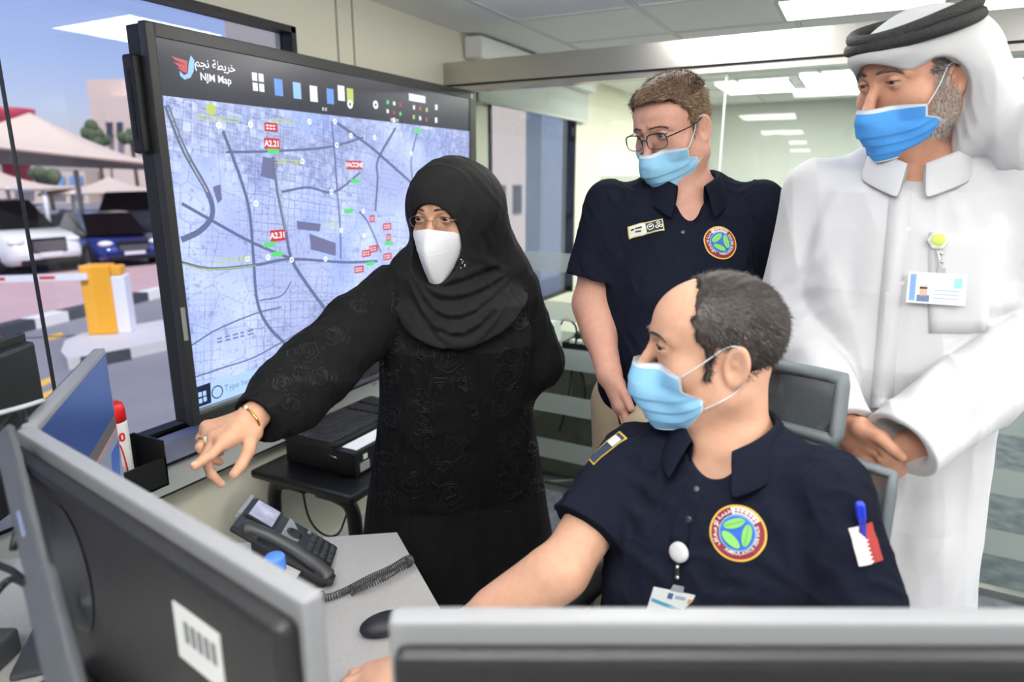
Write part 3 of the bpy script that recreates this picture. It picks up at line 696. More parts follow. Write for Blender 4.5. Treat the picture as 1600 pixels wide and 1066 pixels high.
sm.add([(XS, iy0-0.002, iz0), (XS, iy1+0.002, iz0), (XS, iy1+0.002, iz1+0.002), (XS, iy0-0.002, iz1+0.002)], [(0, 1, 2, 3)], 0)
bar_b = sq(253, 150, 1)[2]; sm.add([(XS+0.0004, iy0-0.002, bar_b), (XS+0.0004, iy1+0.002, bar_b), (XS+0.0004, iy1+0.002, iz1+0.002), (XS+0.0004, iy0-0.002, iz1+0.002)], [(0, 1, 2, 3)], 1)
tk = sq(308, 606, 1)[2]; sm.add([(XS+0.0004, iy0, iz0), (XS+0.0004, iy1, iz0), (XS+0.0004, iy1, tk), (XS+0.0004, iy0, tk)], [(0, 1, 2, 3)], 8)
for pts, w, m_ in (([(256, 165), (285, 235), (322, 300), (330, 335), (312, 360), (282, 375)], .018, 2), ([(258, 168), (287, 238), (322, 300)], .005, 3), ([(282, 318), (330, 345), (385, 375), (430, 395), (455, 404)], .010, 2), ([(345, 205), (372, 275), (388, 330), (395, 400), (402, 470), (420, 510), (455, 545)], .012, 2),
                   ([(424, 245), (432, 300), (445, 360), (455, 405), (480, 445), (510, 485)], .014, 2), ([(426, 248), (434, 302), (446, 362)], .004, 3), ([(281, 410), (330, 420), (400, 414), (455, 405), (540, 410), (590, 408)], .010, 2), ([(281, 412), (330, 421), (400, 415)], .004, 14),
                   ([(350, 238), (430, 236), (510, 230), (565, 215)], .008, 2), ([(515, 190), (520, 240), (525, 300), (530, 350), (532, 405)], .008, 2), ([(438, 300), (480, 293), (520, 300), (560, 270)], .008, 2), ([(520, 190), (570, 225), (600, 250), (640, 285)], .012, 2), ([(585, 330), (588, 280), (588, 250), (615, 200)], .012, 2), ([(560, 330), (575, 350), (595, 395)], .008, 2),
                   ([(305, 590), (350, 575), (400, 558), (450, 530), (500, 505)], .005, 2), ([(300, 540), (340, 515), (400, 490), (440, 480)], .005, 2), ([(405, 470), (440, 462), (455, 440)], .005, 2), ([(650, 200), (640, 260), (655, 330)], .008, 2), ([(640, 300), (700, 305), (730, 310)], .008, 2)): sroad(pts, w, m_)
for pts in (((482, 365), (524, 380), (524, 400), (485, 390)), ((408, 245), (432, 250), (428, 282), (405, 275)), ((330, 292), (342, 288), (345, 312), (338, 318)), ((462, 345), (500, 350), (498, 362), (463, 358))): spoly(pts, 13, 1)
def dashes(px, py, w, h, m, n=4, k=3):
    """lettering too small to read: a row of short strokes"""
    r_ = np.random.default_rng(int(px*7+py)); c_ = sq(px, py, k); x = -w/2
    for i in range(n):
        l = w/n*r_.uniform(.55, .8)
        for b in (-.28, .28): sm.add([c_+YV*a+Z3*z for a, z in ((x, h*(b-.14)), (x+l, h*(b-.14)), (x+l, h*(b+.14)), (x, h*(b+.14)))], [(0, 1, 2, 3)], m)
        x += w/n
def label(px, py, txt, w, h):
    srect(px, py, w, h, 4, 2)
    if txt: stext(txt, px, py, h*0.74, 5, 3, 0.0008)
    else: dashes(px, py, w*.76, h*.6, 5, 3)
label(422, 225, 'A2.21', .066, .036); label(433, 368, 'A2.31', .066, .038); label(551, 258, 'VACCINE', .090, .032)
for px, py, tx in ((420, 199, 'A.12'), (580, 342, 'A.3'), (604, 354, 'VACC12'), (606, 371, 'A3'), (583, 389, 'A2.2'), (605, 401, 'VACC3'), (572, 396, 'C.34'), (561, 421, 'A.34')): label(px, py, '', .055 if len(tx) > 3 else .032, .028)
for px, py in ((424, 236), (553, 283), (543, 330), (432, 397), (606, 380), (578, 412), (650, 205), (420, 382)): srect(px, py, .05, .016, 6, 2)
for px, py in ((388, 195), (338, 196), (480, 190), (520, 190), (523, 227), (516, 300), (470, 252), (455, 406), (398, 318), (418, 402), (386, 404), (545, 212), (582, 215), (612, 188), (640, 240), (566, 330), (532, 360), (508, 405), (568, 368)): sdisc(px, py, .010, 5, 2, 0.004)
for px, py, tx in ((340, 186, 'UMM SALAL ROAD'), (440, 190, 'NORTH ROAD'), (450, 253, 'AL MARKHIYA'), (365, 405, 'AL RAYYAN RD'), (515, 350, 'AL SADD')): dashes(px, py, .018*len(tx)*.62, .016, 14, 6)
dashes(370, 525, .15, .02, 10, 5); sdisc(326, 171, .017, 14, 2)
# logo, titles and icons of the bar
lg = [(262, 90), (272, 96), (284, 98), (289, 108), (282, 108), (288, 113), (278, 112), (270, 105), (262, 99), (272, 102)]
spoly([(262, 88), (288, 96), (288, 103), (270, 95)], 11, 2); spoly([(266, 97), (288, 103), (288, 110), (276, 106)], 11, 2); spoly([(272, 106), (288, 109), (288, 115), (282, 113)], 11, 2)
spoly([(293, 87), (299, 95), (298, 112), (293, 122), (284, 125), (277, 119), (276, 111), (283, 118), (289, 115), (290, 100)], 12, 2)
stext(ar([0xFEA7, 0xFEAE, 0xFEF3, 0xFEC4, 0xFE94, 0x20, 0xFEE7, 0xFEA0, 0xFEE2]), 332, 103, .034, 5, 3, 0.0004)
stext('NJM Map', 333, 124, .029, 5, 3, 0.0006)
for dx in (-1, 1):
    for dz in (-1, 1):
        c_ = sq(399, 129, 2); sm.add([c_+YV*(dx*.013+a)+Z3*(dz*.015+b) for a, b in ((-.010, -.012), (.010, -.012), (.010, .012), (-.010, .012))], [(0, 1, 2, 3)], 5)
for px, py, m_ in ((431, 137, 9), (460, 142, 12), (486, 147, 5), (512, 151, 9), (529, 146, 5), (543, 150, 14)): srect(px, py, .036, .052, m_, 2)
for px, py in ((543, 163), (583, 164)): sdisc(px, py, .016, 5, 2, .006)
for i in range(3):
    for j_ in range(2):
        srect(602+10*i, 160+14*j_+2*i, .014, .014, (6, 5, 4)[(i+j_) % 3], 2); srect(643+10*i, 168+15*j_+2*i, .014, .016, (5, 11, 14)[(i+2*j_) % 3], 2)
srect(648, 154, .12, .028, 5, 2); srect(678, 168, .018, .022, 5, 2); srect(678, 188, .018, .022, 5, 2)
dashes(504, 171, .03, .011, 5, 2); dashes(614, 188, .06, .011, 5, 3); dashes(664, 200, .09, .011, 5, 4)
# task bar
spoly([(307, 606), (330, 598), (332, 630), (310, 638)], 7, 2)
for px, py in ((314, 617), (321, 615), (315, 627), (322, 624)): srect(px, py, .012, .015, 8, 3)
sdisc(341, 613, .022, 7, 3, .018); stext('Type here to search', 352, 608, .029, 10, 3, 0, 'LEFT')
sm.V = [(v[0]+(v[2]-iz0)*.018-.006, v[1], v[2]) for v in sm.V]; sm.build('screen', mm, disp, fix=False)
pen = empty('stylus', PX(572, 570, XD+0.012), 'white stylus with a blue tip on the pen tray of the big display', 'pen')
pa, pb = np.array([XD+0.012, 1.965, 0.876]), np.array([XD+0.012, 2.125, 0.876])
MB().tube([pa, pa+(pb-pa)*.1, pa+(pb-pa)*.9, pb], [.004, .009, .009, .006], 10).build('barrel', m_white, pen)
MB().tube([pa-(pb-pa)*.08, pa], [.002, .005], 8).build('tip', mat('stylus_blue', (50, 60, 150), 0.4), pen)

# ================================================================== side table with computer below the display
m_tb = mat('table_black', (20, 20, 21), 0.35); m_pc = mat('computer_black', (16, 16, 17), 0.4, bump=(200, 0.05))
tab = empty('side_table', (-1.58, 1.95, 0), 'low black side table with curved legs under the big display', 'table')
MB().box((-1.82, 1.50, 0.57), (-1.36, 2.55, 0.60), bev=0.012).build('table_top', m_tb, tab)
for ya in (1.56, 2.48):
    for xa, sg in ((-1.40, 1), (-1.78, -1)):
        pts = spline([(xa-sg*.16, ya, .555), (xa-sg*.07, ya, .552), (xa-sg*.015, ya, .52), (xa, ya, .40), (xa+sg*.02*(sg > 0), ya-.0, .012)], 24)
        MB().tube(pts, .021, 8, flat=1.3).build('leg', m_tb, tab)
pc = empty('desktop_computer', (-1.6, 1.85, 0.60), 'flat black desktop computer lying on the side table under a keyboard', 'computer')
MB().box((-1.76, 1.615, 0.603), (-1.44, 2.05, 0.692), bev=0.008).build('case', m_pc, pc)
MB().box((-1.445, 1.64, 0.615), (-1.437, 1.69, 0.645)).build('silver_sticker', mat('sticker_grey', (170, 170, 176), 0.35), pc)
MB().box((-1.440, 1.66, 0.655), (-1.436, 1.68, 0.672)).build('badge', m_white, pc)
MB().tube([(-1.56, 1.612, .672), (-1.53, 1.610, .668), (-1.51, 1.611, .664), (-1.515, 1.611, .660), (-1.54, 1.611, .665)], .002, 6).build('lock_loop', mat('chrome', (200, 200, 200), 0.15, metal=1), pc)
kb = empty('keyboard', (-1.64, 1.85, 0.692), 'black keyboard resting on the flat computer below the display', 'keyboard')
MB().slab([(-1.755, 1.60, .693), (-1.525, 1.60, .693), (-1.525, 2.08, .693), (-1.755, 2.08, .693)], (0, 0, .018)).build('base', m_pc, kb)
ks = MB(); 
for i in range(24):
    for j_ in range(6):
        if i in (15, 19): continue
        ks.box((-1.735+.034*j_, 1.612+.0193*i, .711), (-1.735+.034*j_+.028, 1.612+.0193*i+.0155, .719))
tag(ks.build('keys', mat('key_black', (62, 62, 66), 0.25), kb), None, None, None, 'stuff')
tag(MB().box((-1.515, 1.64, .693), (-1.45, 1.93, .6945)).build('paper_sheet', mat('paper', (244, 244, 246), 0.8)), 'white paper strip lying beside the keyboard on the computer', 'paper')
m_cab = mat('cable_black', (18, 18, 19), 0.5)
tag(MB().tube(spline([(-1.7, 1.62, .56), (-1.66, 1.60, .42), (-1.60, 1.60, .36), (-1.52, 1.60, .38), (-1.47, 1.62, .5), (-1.45, 1.7, .57)], 30), .004, 6).build('hanging_cable', m_cab), 'black cable hanging in a loop under the side table', 'cable')

# ================================================================== desk
m_desk = mat('desk_grey', (196, 194, 192), 0.55, noise=(160, (184, 182, 180), 0.3), bump=(300, 0.03))
DZ = 0.76; A0 = Ph(620, 832, DZ)[:2]; T0 = Ph(750, 1060, DZ)[:2]; mdir = unit(np.array([.464, .239])); mper = np.array([mdir[1], -mdir[0]])
A2 = A0+unit(Ph(430, 845, DZ)[:2]-A0)*0.95
pts2 = [A0, A2, (-1.80, 0.30), (-1.6, -0.25), (-0.35, -0.25), T0+mdir*1.1+mper*0.62, T0+mdir*1.1, T0]
desk = empty('desk', (-0.9, 0.5, 0), 'light grey angled office desk with the phone, bottle and monitors on it', 'desk')
MB().slab([(p[0], p[1], DZ-0.026) for p in pts2], (0, 0, .026)).build('desk_top', m_desk, desk)
for p in ((A0+(-0.05, -0.14)), np.array([-1.5, 0.35]), np.array([-0.5, -0.1]), T0+mdir*0.95+mper*0.3):
    MB().box((p[0]-.03, p[1]-.03, 0), (p[0]+.03, p[1]+.03, DZ-0.027), bev=.004).build('leg', mat('desk_leg', (150, 150, 152), 0.4), desk)

# desk phone
B1 = Ph(519, 848, .775); B2 = Ph(522, 915, .775); T1 = Ph(389, 772, .905); T2 = Ph(371, 826, .905)
B = (B1+B2)/2; U = unit(B1-B2); Vv = (T1+T2)/2-B; VL = np.linalg.norm(Vv); Vv = unit(Vv); U = unit(U-Vv*(U@Vv)); Nn = np.cross(U, Vv)
if Nn[2] < 0: Nn = -Nn
W = np.linalg.norm(B1-B2)*0.96; R = np.stack([U, Vv, Nn], 1)
ph = empty('desk_phone', (B[0], B[1], DZ), 'dark grey office desk phone with a lit screen and corded handset', 'phone')
m_ph = mat('phone_grey', (58, 60, 62), 0.45); m_ph2 = mat('phone_dark', (38, 39, 41), 0.4); m_phs = mat('phone_silver', (176, 178, 180), 0.35, metal=0.3)
MB().box((-W/2, 0, -.014), (W/2, VL, 0), R=R, c=B, bev=.006).build('body', m_ph2, ph)
ft = MB(); ft.slab([B+R@np.array(v) for v in ((-W*.45, .02, -.028), (W*.45, .02, -.028), (W*.45, VL*.55, -.028), (-W*.45, VL*.55, -.028))], (0, 0, 0.001))
b0 = MB(); q = [B+R@np.array(v) for v in ((-W*.42, 0.005, -.010), (W*.42, 0.005, -.010), (W*.42, VL*.8, -.010), (-W*.42, VL*.8, -.010))]
low = [np.array([v[0], v[1], DZ+.001]) for v in q]; b0.add(q+low, [(0, 1, 2, 3), (4, 7, 6, 5), (0, 4, 5, 1), (1, 5, 6, 2), (2, 6, 7, 3), (3, 7, 4, 0)]); b0.build('foot_stand', m_ph2, ph)
MB().box((-W*.14, VL-.002, -.013), (W*.5, VL+.008, .003), R=R, c=B, bev=.004).build('silver_edge', m_phs, ph)
MB().box((-W*.10, VL*.66, -.002), (W*.47, VL*.97, .004), R=R, c=B, bev=.002).build('screen_bezel', m_black, ph)
MB().box((-W*.06, VL*.69, .003), (W*.43, VL*.94, .005), R=R, c=B).build('screen', mat('phone_screen', (110, 120, 150), 0.2, emit=0.40, noise=(30, (190, 190, 205), .3)), ph)
wv = MB(); wv.slab([B+R@np.array(v) for v in ((-W*.08, VL*.52, .001), (-W*.02, VL*.40, .001), (W*.12, VL*.40, .001), (W*.22, VL*.44, .001), (W*.44, VL*.54, .001), (W*.46, VL*.58, .001), (-W*.08, VL*.58, .001))], Nn*.003); wv.build('silver_panel', m_phs, ph)
MB().lathe(B+R@np.array([W*.10, VL*.47, .003]), [(.010, 0), (.018, 0), (.018, .004), (.010, .004), (.009, .002), (0, .002)], Nn, 18).build('navigation_ring', m_ph2, ph)
for i in range(4):
    for j_ in range(3):
        MB().box((W*(.0+.15*j_)-.009, VL*(.05+.075*i)-.005, .0), (W*(.0+.15*j_)+.009, VL*(.05+.075*i)+.005, .004), R=R, c=B, bev=.002).build('key', m_ph, ph)
for i in range(5): MB().box((W*.40-.006, VL*(.06+.07*i)-.004, 0), (W*.40+.006, VL*(.06+.07*i)+.004, .004), R=R, c=B, bev=.0015).build('function_key', m_phs if i == 4 else m_ph, ph)
hs = spline([B+R@np.array([-W*.41, v*VL, n_]) for v, n_ in ((.0, .0), (.05, .006), (.2, .012), (.45, .016), (.7, .014), (.84, .008), (.92, .0))], 30)
MB().tube(hs, np.interp(np.linspace(0, 1, len(hs)), [0, .08, .2, .8, .92, 1], [.011, .020, .015, .014, .020, .011]), 12, flat=0.8).build('handset', m_ph, ph)
for v in (.04, .84): MB().box((-W*.41-.014, v*VL-.024, -.01), (-W*.41+.020, v*VL+.024, .006), R=R, c=B, bev=.006).build('handset_cradle', m_ph2, ph)
cr = np.array([-W/2-.001, 0, 0]); MB().slab([B+R@np.array(v) for v in ((-W/2-.0015, VL*.25, -.055), (-W/2-.0015, VL*.55, -.06), (-W/2-.0015, VL*.55, -.015), (-W/2-.0015, VL*.25, -.010))], -U*.001).build('paper_label', mat('label_paper', (222, 222, 222), 0.6), ph)
# coiled cord
cp = spline([Ph(x, y, h) for x, y, h in ((500, 926, .785), (508, 934, .772), (535, 926, .770), (575, 905, .770), (612, 888, .770), (637, 873, .771), (640, 880, .788), (618, 892, .786), (590, 908, .784), (556, 922, .774), (548, 926, .770))], 1100)
T = np.gradient(cp, axis=0); T /= np.linalg.norm(T, axis=1)[:, None]; s_ = np.concatenate([[0], np.cumsum(np.linalg.norm(np.diff(cp, axis=0), axis=1))])
u_ = np.cross(T, Z3); u_ /= np.linalg.norm(u_, axis=1)[:, None]; w_ = np.cross(T, u_); ang = s_/.0056*2*math.pi
MB().tube(cp+.0068*(np.cos(ang)[:, None]*u_+np.sin(ang)[:, None]*w_), .0013, 5).build('coiled_cord', m_ph, ph)

# water bottle behind the near monitor
bt_ = Ph(429, 872, .975); wb = empty('water_bottle', (bt_[0], bt_[1], DZ), 'small clear water bottle with a blue cap in front of the phone', 'bottle'); bc_ = np.array([bt_[0], bt_[1], DZ])
m_clear = glass_mat('clear_plastic', (232, 240, 244), 1.4)
MB().lathe(bc_, [(0, .002), (.030, .002), (.032, .01), (.032, .05), (.030, .055), (.032, .06), (.032, .13), (.026, .165), (.013, .188), (.013, .205)], n=24).build('bottle_body', m_clear, wb)
MB().lathe(bc_, [(.0325, .065), (.0325, .115)], n=24).build('label_band', mat('bottle_label', (210, 220, 232), 0.4), wb)
MB().lathe(bc_, [(0.0135, .192), (.0172, .193), (.0176, .2), (.0172, .216), (.015, .2195), (0, .22)], n=24).build('cap', mat('cap_blue', (84, 142, 236), 0.35), wb)

# ================================================================== monitors
m_ms = mat('monitor_silver', (142, 143, 146), 0.42, metal=0.1); m_mb = mat('monitor_back', (26, 26, 27), 0.45, bump=(260, 0.08)); m_mg = mat('monitor_grey', (66, 68, 72), 0.45)
def monitor(A, B_, height, label, screen, flip, silver=m_ms, stand=True, neck=.62):
    """A, B_: top corners; flip +1: the screen side is to the right of A->B_ when seen from above"""
    A = np.array(A, float); B_ = np.array(B_, float); B_[2] = A[2]; d = unit(B_-A); L = np.linalg.norm(B_-A); f_ = np.array([d[1], -d[0], 0])*flip; R = np.stack([d, f_, Z3], 1)
    if np.linalg.det(R) < 0: pass
    t = empty('monitor', (A+B_)/2*[1, 1, 0]+[0, 0, DZ], label, 'monitor'); c_ = A-Z3*height
    MB().box((0, -.012, 0), (L, .010, height), R=R, c=c_, bev=.004).build('rim', silver, t)
    MB().box((.006, -.034, .006), (L-.006, -.011, height-.018), R=R, c=c_, bev=.010).build('back_shell', m_mb, t)
    MB().box((.012, .009, .016), (L-.012, .0112, height-.012), R=R, c=c_).build('screen', screen, t)
    if stand:
        MB().box((L/2-.035, -.075, DZ+.012-c_[2]), (L/2+.035, -.050, height*neck), R=R, c=c_, bev=.008).build('stand_neck', m_mg, t)
        MB().box((L/2-.06, -.06, height*(neck-.24)), (L/2+.06, -.032, height*neck), R=R, c=c_, bev=.008).build('mount', m_mb, t)
        MB().box((L/2-.13, -.13, DZ-c_[2]+.001), (L/2+.13, .07, DZ-c_[2]+.014), R=R, c=c_, bev=.006).build('stand_base', m_mg, t)
    return t, R, c_, L
m_off = mat('screen_glow', (10, 12, 16), 0.25, emit=0.8, emit_col=(70, 90, 130))
A = P(40, 668, .955); Bm = P(492, 936, .57)
t, R, c_, L = monitor(A, Bm, .39, 'near monitor at lower left turned with its dark back and white sticker to the viewer', m_off, -1, neck=.16)
lb = MB()
for k in range(5): lb.box((L*.745+.0125*k, -.0362, .288), (L*.745+.0125*k+.008, -.0354, .312), R=R, c=c_)
lb.build('faded_print', mat('faded_print', (120, 122, 124), .6), t); q = [P(280, 938, .74), P(356, 962, .66), P(361, 1034, .66), P(286, 1008, .74)]
MB().box((L*.715, -.0355, .262), (L*.845, -.0335, .326), R=R, c=c_).build('white_sticker', mat('sticker_white', (224, 226, 224), 0.5), t)
V, Fc = ring2(0, .5, n=40); V3 = np.array([c_+R@np.array([L*.30+v[0]*.115, -.0352, .255+v[1]*.17]) for v in V]); o_ = MB(); o_.add(V3, Fc); o_.build('oval_emblem', mat('emblem_dark', (34, 37, 43), 0.3), t)
V, Fc = ring2(.485, .52, n=40); V3 = np.array([c_+R@np.array([L*.30+v[0]*.115, -.0356, .255+v[1]*.17]) for v in V]); o_ = MB(); o_.add(V3, Fc); o_.build('emblem_ring', mat('emblem_ring', (48, 50, 52), 0.35), t)
br = MB(); br.tube(spline([c_+R@np.array(v) for v in ((L*.27, -.05, .20), (L*.31, -.07, .13), (L*.35, -.08, .09), (L*.43, -.07, .05))], 20), .008, 8); br.build('chrome_bracket', MATS['chrome'], t)
MB().box((L*.26, -.10, .04), (L*.40, -.036, .11), R=R, c=c_, bev=.01).build('hinge', m_mb, t)
# second monitor, its screen seen at a slant
scr2 = [mat('desktop_blue', (10, 12, 16), 0.3, emit=0.62, emit_col=(44, 72, 136)), screen_emit('page_grey', (120, 128, 148), 0.8), screen_emit('page_red', (130, 66, 84), 0.8), screen_emit('page_blue', (50, 82, 150), 0.9), screen_emit('page_brown', (92, 88, 88), 0.7), screen_emit('page_line', (170, 120, 110), 0.8)]
A = P(46, 664, .965); Bm = P(156, 545, 1.40)
t, R, c_, L = monitor(A, Bm, .36, 'monitor behind the near one whose blue screen faces right', scr2[0], 1)
def page(pts, m_, k):
    MB().slab([c_+R@np.array([L*u, .0113+.0004*k, .36*v]) for u, v in pts], R[:, 1]*.0002).build('window_pane', scr2[m_], t)
page(((.03, .05), (.97, .05), (.97, .52), (.03, .52)), 1, 1); page(((.03, .52), (.97, .52), (.97, .60), (.03, .60)), 4, 1); page(((.03, .505), (.97, .505), (.97, .525), (.03, .525)), 5, 2)
page(((.50, .10), (.72, .10), (.60, .40)), 2, 2); page(((.70, .12), (.86, .12), (.97, .44), (.80, .44)), 3, 2)
# monitor in the right foreground
A = P(610, 958, .565); d_ = np.array([mdir[0], mdir[1], 0]); 
t, R, c_, L = monitor(A, A+d_*.62, .37, 'near monitor along the bottom right edge, seen from behind below the seated man', m_off, -1)
MB().ball(c_+R@np.array([L*.70, -.036, .262]), (.012, .004, .005), 8, R=R).build('logo_stud', MATS['chrome'], t)
# third monitor at the left edge and grey monitor pole
A = P(-330, 640, .98); Bm = P(44, 592, 1.50)
t, R, c_, L = monitor(A, Bm, .36, 'black monitor back cut off by the left edge of the picture', m_off, -1, silver=m_black, stand=False)
hb = MB(); q = P(4, 590, 1.2); hb.ball(P(2, 594, 1.46), (.05, .03, .026), 10); hb.build('top_knob', mat('brown_black', (58, 52, 48), 0.5), t)
tag(MB().tube(spline([P(-10, 648, .9), P(20, 640, .95), P(48, 632, 1.0), P(66, 626, 1.06)], 16), .0055, 8, flat=.6).build('white_cable_clip', mat('clip_white', (206, 210, 214), 0.4)), 'white cable end lying between the two left monitors', 'cable')
arm_ = empty('pole_stand', P(40, 1000, .66)*[1, 1, 0]+[0, 0, DZ], 'grey metal monitor pole with a slot running down the left edge', 'stand')
a, b_ = P(6, 676, .86), P(112, 1105, .62); ax = unit(b_-a); sx = unit(np.cross(FW, ax)); nx = np.cross(ax, sx); R = np.stack([sx, nx, ax], 1); LL = np.linalg.norm(b_-a)
MB().box((-.015, -.005, 0), (.015, .005, LL*.62), R=R, c=a, bev=.004).build('upper_bar', m_mg, arm_)
MB().box((-.018, -.007, LL*.60), (.018, .007, LL), R=R, c=a, bev=.004).build('lower_bar', m_mg, arm_)
MB().box((-.003, -.0065, LL*.36), (.003, -.0045, LL*.46), R=R, c=a, bev=.001).build('slot', MATS['chrome'], arm_)
MB().ball(P(25, 716, .86), .006, 8).build('bolt', MATS['chrome'], arm_)
for k, pts in enumerate((((-20, 655, .95), (20, 690, .92), (40, 760, .86), (20, 860, .82)), ((-10, 930, .80), (20, 905, .82), (60, 930, .78), (70, 960, .74)), ((-20, 700, 1.0), (30, 640, 1.0), (45, 700, .95), (55, 780, .92)), ((-10, 880, .85), (30, 900, .82), (70, 950, .78), (90, 990, .76)))):
    tag(MB().tube(spline([P(*p) for p in pts], 24), .0045, 6).build('monitor_cable', m_cab), 'black cable tangle behind the left monitors', 'cable', 'black cables at the left edge')
dk = empty('docking_station', P(20, 1030, .80)*[1, 1, 0]+[0, 0, DZ], 'dark grey box on the desk in the bottom left corner among cables', 'docking station')
q = Ph(-75, 1045, DZ+.02); MB().box((-.12, -.09, 0), (.07, .07, .05), R=np.stack([unit([RT[0], RT[1], 0]), FH0, Z3], 1), c=np.array([q[0], q[1], DZ+.001]), bev=.008).build('case', mat('dark_grey_plastic', (70, 74, 76), .5), dk)
MB().box((-.02, -.096, .02), (.04, -.089, .026), R=np.stack([unit([RT[0], RT[1], 0]), FH0, Z3], 1), c=np.array([q[0], q[1], DZ+.001])).build('front_slot', m_black, dk)
# black holder and red-capped wipes on the window sill
hd = empty('desk_organizer', (-1.76, 1.06, .735), 'black open organizer box hung on the window sill beside the second monitor', 'organizer')
hx0, hx1, hy0, hy1, hz0, hz1 = -1.835, -1.70, .99, 1.12, .735, .872; h_ = MB()
h_.box((hx0, hy0, hz0), (hx1, hy1, hz0+.006)); h_.box((hx0, hy0, hz0), (hx0+.005, hy1, hz1)); h_.box((hx1-.005, hy0, hz0), (hx1, hy1, hz1-.05)); h_.box((hx0, hy0, hz0), (hx1, hy0+.005, hz1-.03)); h_.box((hx0, hy1-.005, hz0), (hx1, hy1, hz1))
h_.build('box', m_black, hd)
MB().box((-1.845, 1.0, .74), (-1.833, 1.11, .80)).build('hook', m_black, hd)
wc = np.array([-1.768, 1.03, .742]); wp = empty('wipes_bottle', wc, 'white bottle with a red cap and red lettering standing in the black organizer', 'bottle')
MB().lathe(wc, [(0, 0), (.030, 0), (.031, .006), (.031, .20), (.029, .205), (0, .206)], n=28).build('bottle_body', mat('bottle_white', (236, 236, 234), 0.35), wp)
MB().lathe(wc, [(.026, .206), (.030, .208), (.030, .235), (.026, .256), (.018, .262), (0, .263)], n=28).build('cap', mat('cap_red', (222, 34, 34), 0.3), wp)
V, Fc = text_polys('20', .034, 'CENTER', .0012); tw = unit(CAM-wc); ang0 = math.atan2(tw[1], tw[0])+.15
o_ = MB(); o_.add([wc+np.array([.0316*math.cos(ang0+v[0]/.031), .0316*math.sin(ang0+v[0]/.031), .165+v[1]]) for v in V], Fc)
arc = [(ang0-.3+.7*u, .14-.1*u+.05*math.sin(3*u)) for u in np.linspace(0, 1, 12)]; o_.tube([wc+np.array([.031*math.cos(a_), .031*math.sin(a_), z_]) for a_, z_ in arc], .0022, 6); o_.build('red_print', MATS['cap_red'], wp)
# dark mouse by the near right monitor
mq = Ph(604, 974, .775); ms = MB(); ms.ball(np.array([mq[0], mq[1], DZ+.014]), (.030, .052, .019), 12, R=np.stack([unit([.8, -.6, 0]), unit([.6, .8, 0]), Z3], 1)); tag(ms.build('computer_mouse', mat('mouse_black', (18, 20, 26), 0.55)), 'small black computer mouse on the grey desk next to the near right monitor', 'mouse')

# ================================================================== low cupboard and equipment behind the glass
m_wood = mat('dark_wood', (104, 98, 88), 0.6, noise=(9, (84, 79, 70), .3))
cb = empty('low_cupboard', (-0.7, 3.3, 0), 'long dark wood cupboard standing behind the striped glass', 'cupboard')
MB().box((-1.50, 3.10, .02), (0.4, 3.52, .70)).build('carcass', m_wood, cb); MB().box((-1.51, 3.09, .70), (0.41, 3.53, .725), bev=.004).build('top_board', mat('grey_board', (150, 156, 150), .5), cb)
for k in range(4): MB().box((-1.49+.475*k, 3.085, .04), (-1.025+.475*k, 3.10, .69)).build('door', m_wood, cb)
q = PY(859, 530, 3.2); tag(MB().box((q[0]-.045, 3.14, .726), (q[0]+.028, 3.30, .86), bev=.012).build('white_box', mat('white_plastic', (236, 240, 240), .4)), 'white plastic box on the left end of the low cupboard', 'box')
q = PY(930, 530, 3.2); rt_ = empty('network_switch', (q[0], 3.25, .726), 'flat black network unit with a row of white plugs on the low cupboard', 'network device')
MB().box((q[0]-.16, 3.13, .727), (q[0]+.22, 3.36, .765), bev=.005).build('case', m_black, rt_)
for k in range(7): MB().box((q[0]-.11+.035*k, 3.12, .766), (q[0]-.088+.035*k, 3.16, .782)).build('plug', m_white, rt_)
MB().box((q[0]-.12, 3.2, .766), (q[0]-.02, 3.32, .80), bev=.004).build('adapter', mat('dark_grey_plastic', (70, 74, 76), .5), rt_)
for k, pts in enumerate((((-1.33, 3.12, .86), (-1.29, 3.08, .90), (-1.22, 3.06, .86), (-1.23, 3.05, .70), (-1.26, 3.05, .45), (-1.30, 3.05, .30)), ((-1.25, 3.06, .74), (-1.17, 3.05, .60), (-1.15, 3.05, .45), (-1.08, 3.05, .42)), ((-1.02, 3.06, .75), (-1.0, 3.05, .62), (-1.06, 3.05, .52), (-1.0, 3.05, .50), (-.94, 3.05, .52), (-1.0, 3.05, .60)), ((-.98, 3.06, .60), (-.94, 3.05, .52), (-.93, 3.05, .47)))):
    tag(MB().tube(spline(pts, 40), .005, 6).build('loose_cable', m_cab), ['thick black cable looping from the white box behind the glass', 'thin black cable hanging down the cupboard front behind the glass', 'knotted black cable hanging below the network unit', 'short black cable end below the knotted cable'][k], 'cable')
tag(MB().tube(spline([Ph(800, 752, .01), Ph(865, 752, .008), Ph(900, 748, .008), Ph(935, 735, .05), Ph(960, 700, .1)], 30), .006, 6).build('floor_cable', mat('cable_grey', (190, 190, 184), .5)), 'pale grey cable curving over the floor at the foot of the glass', 'cable')

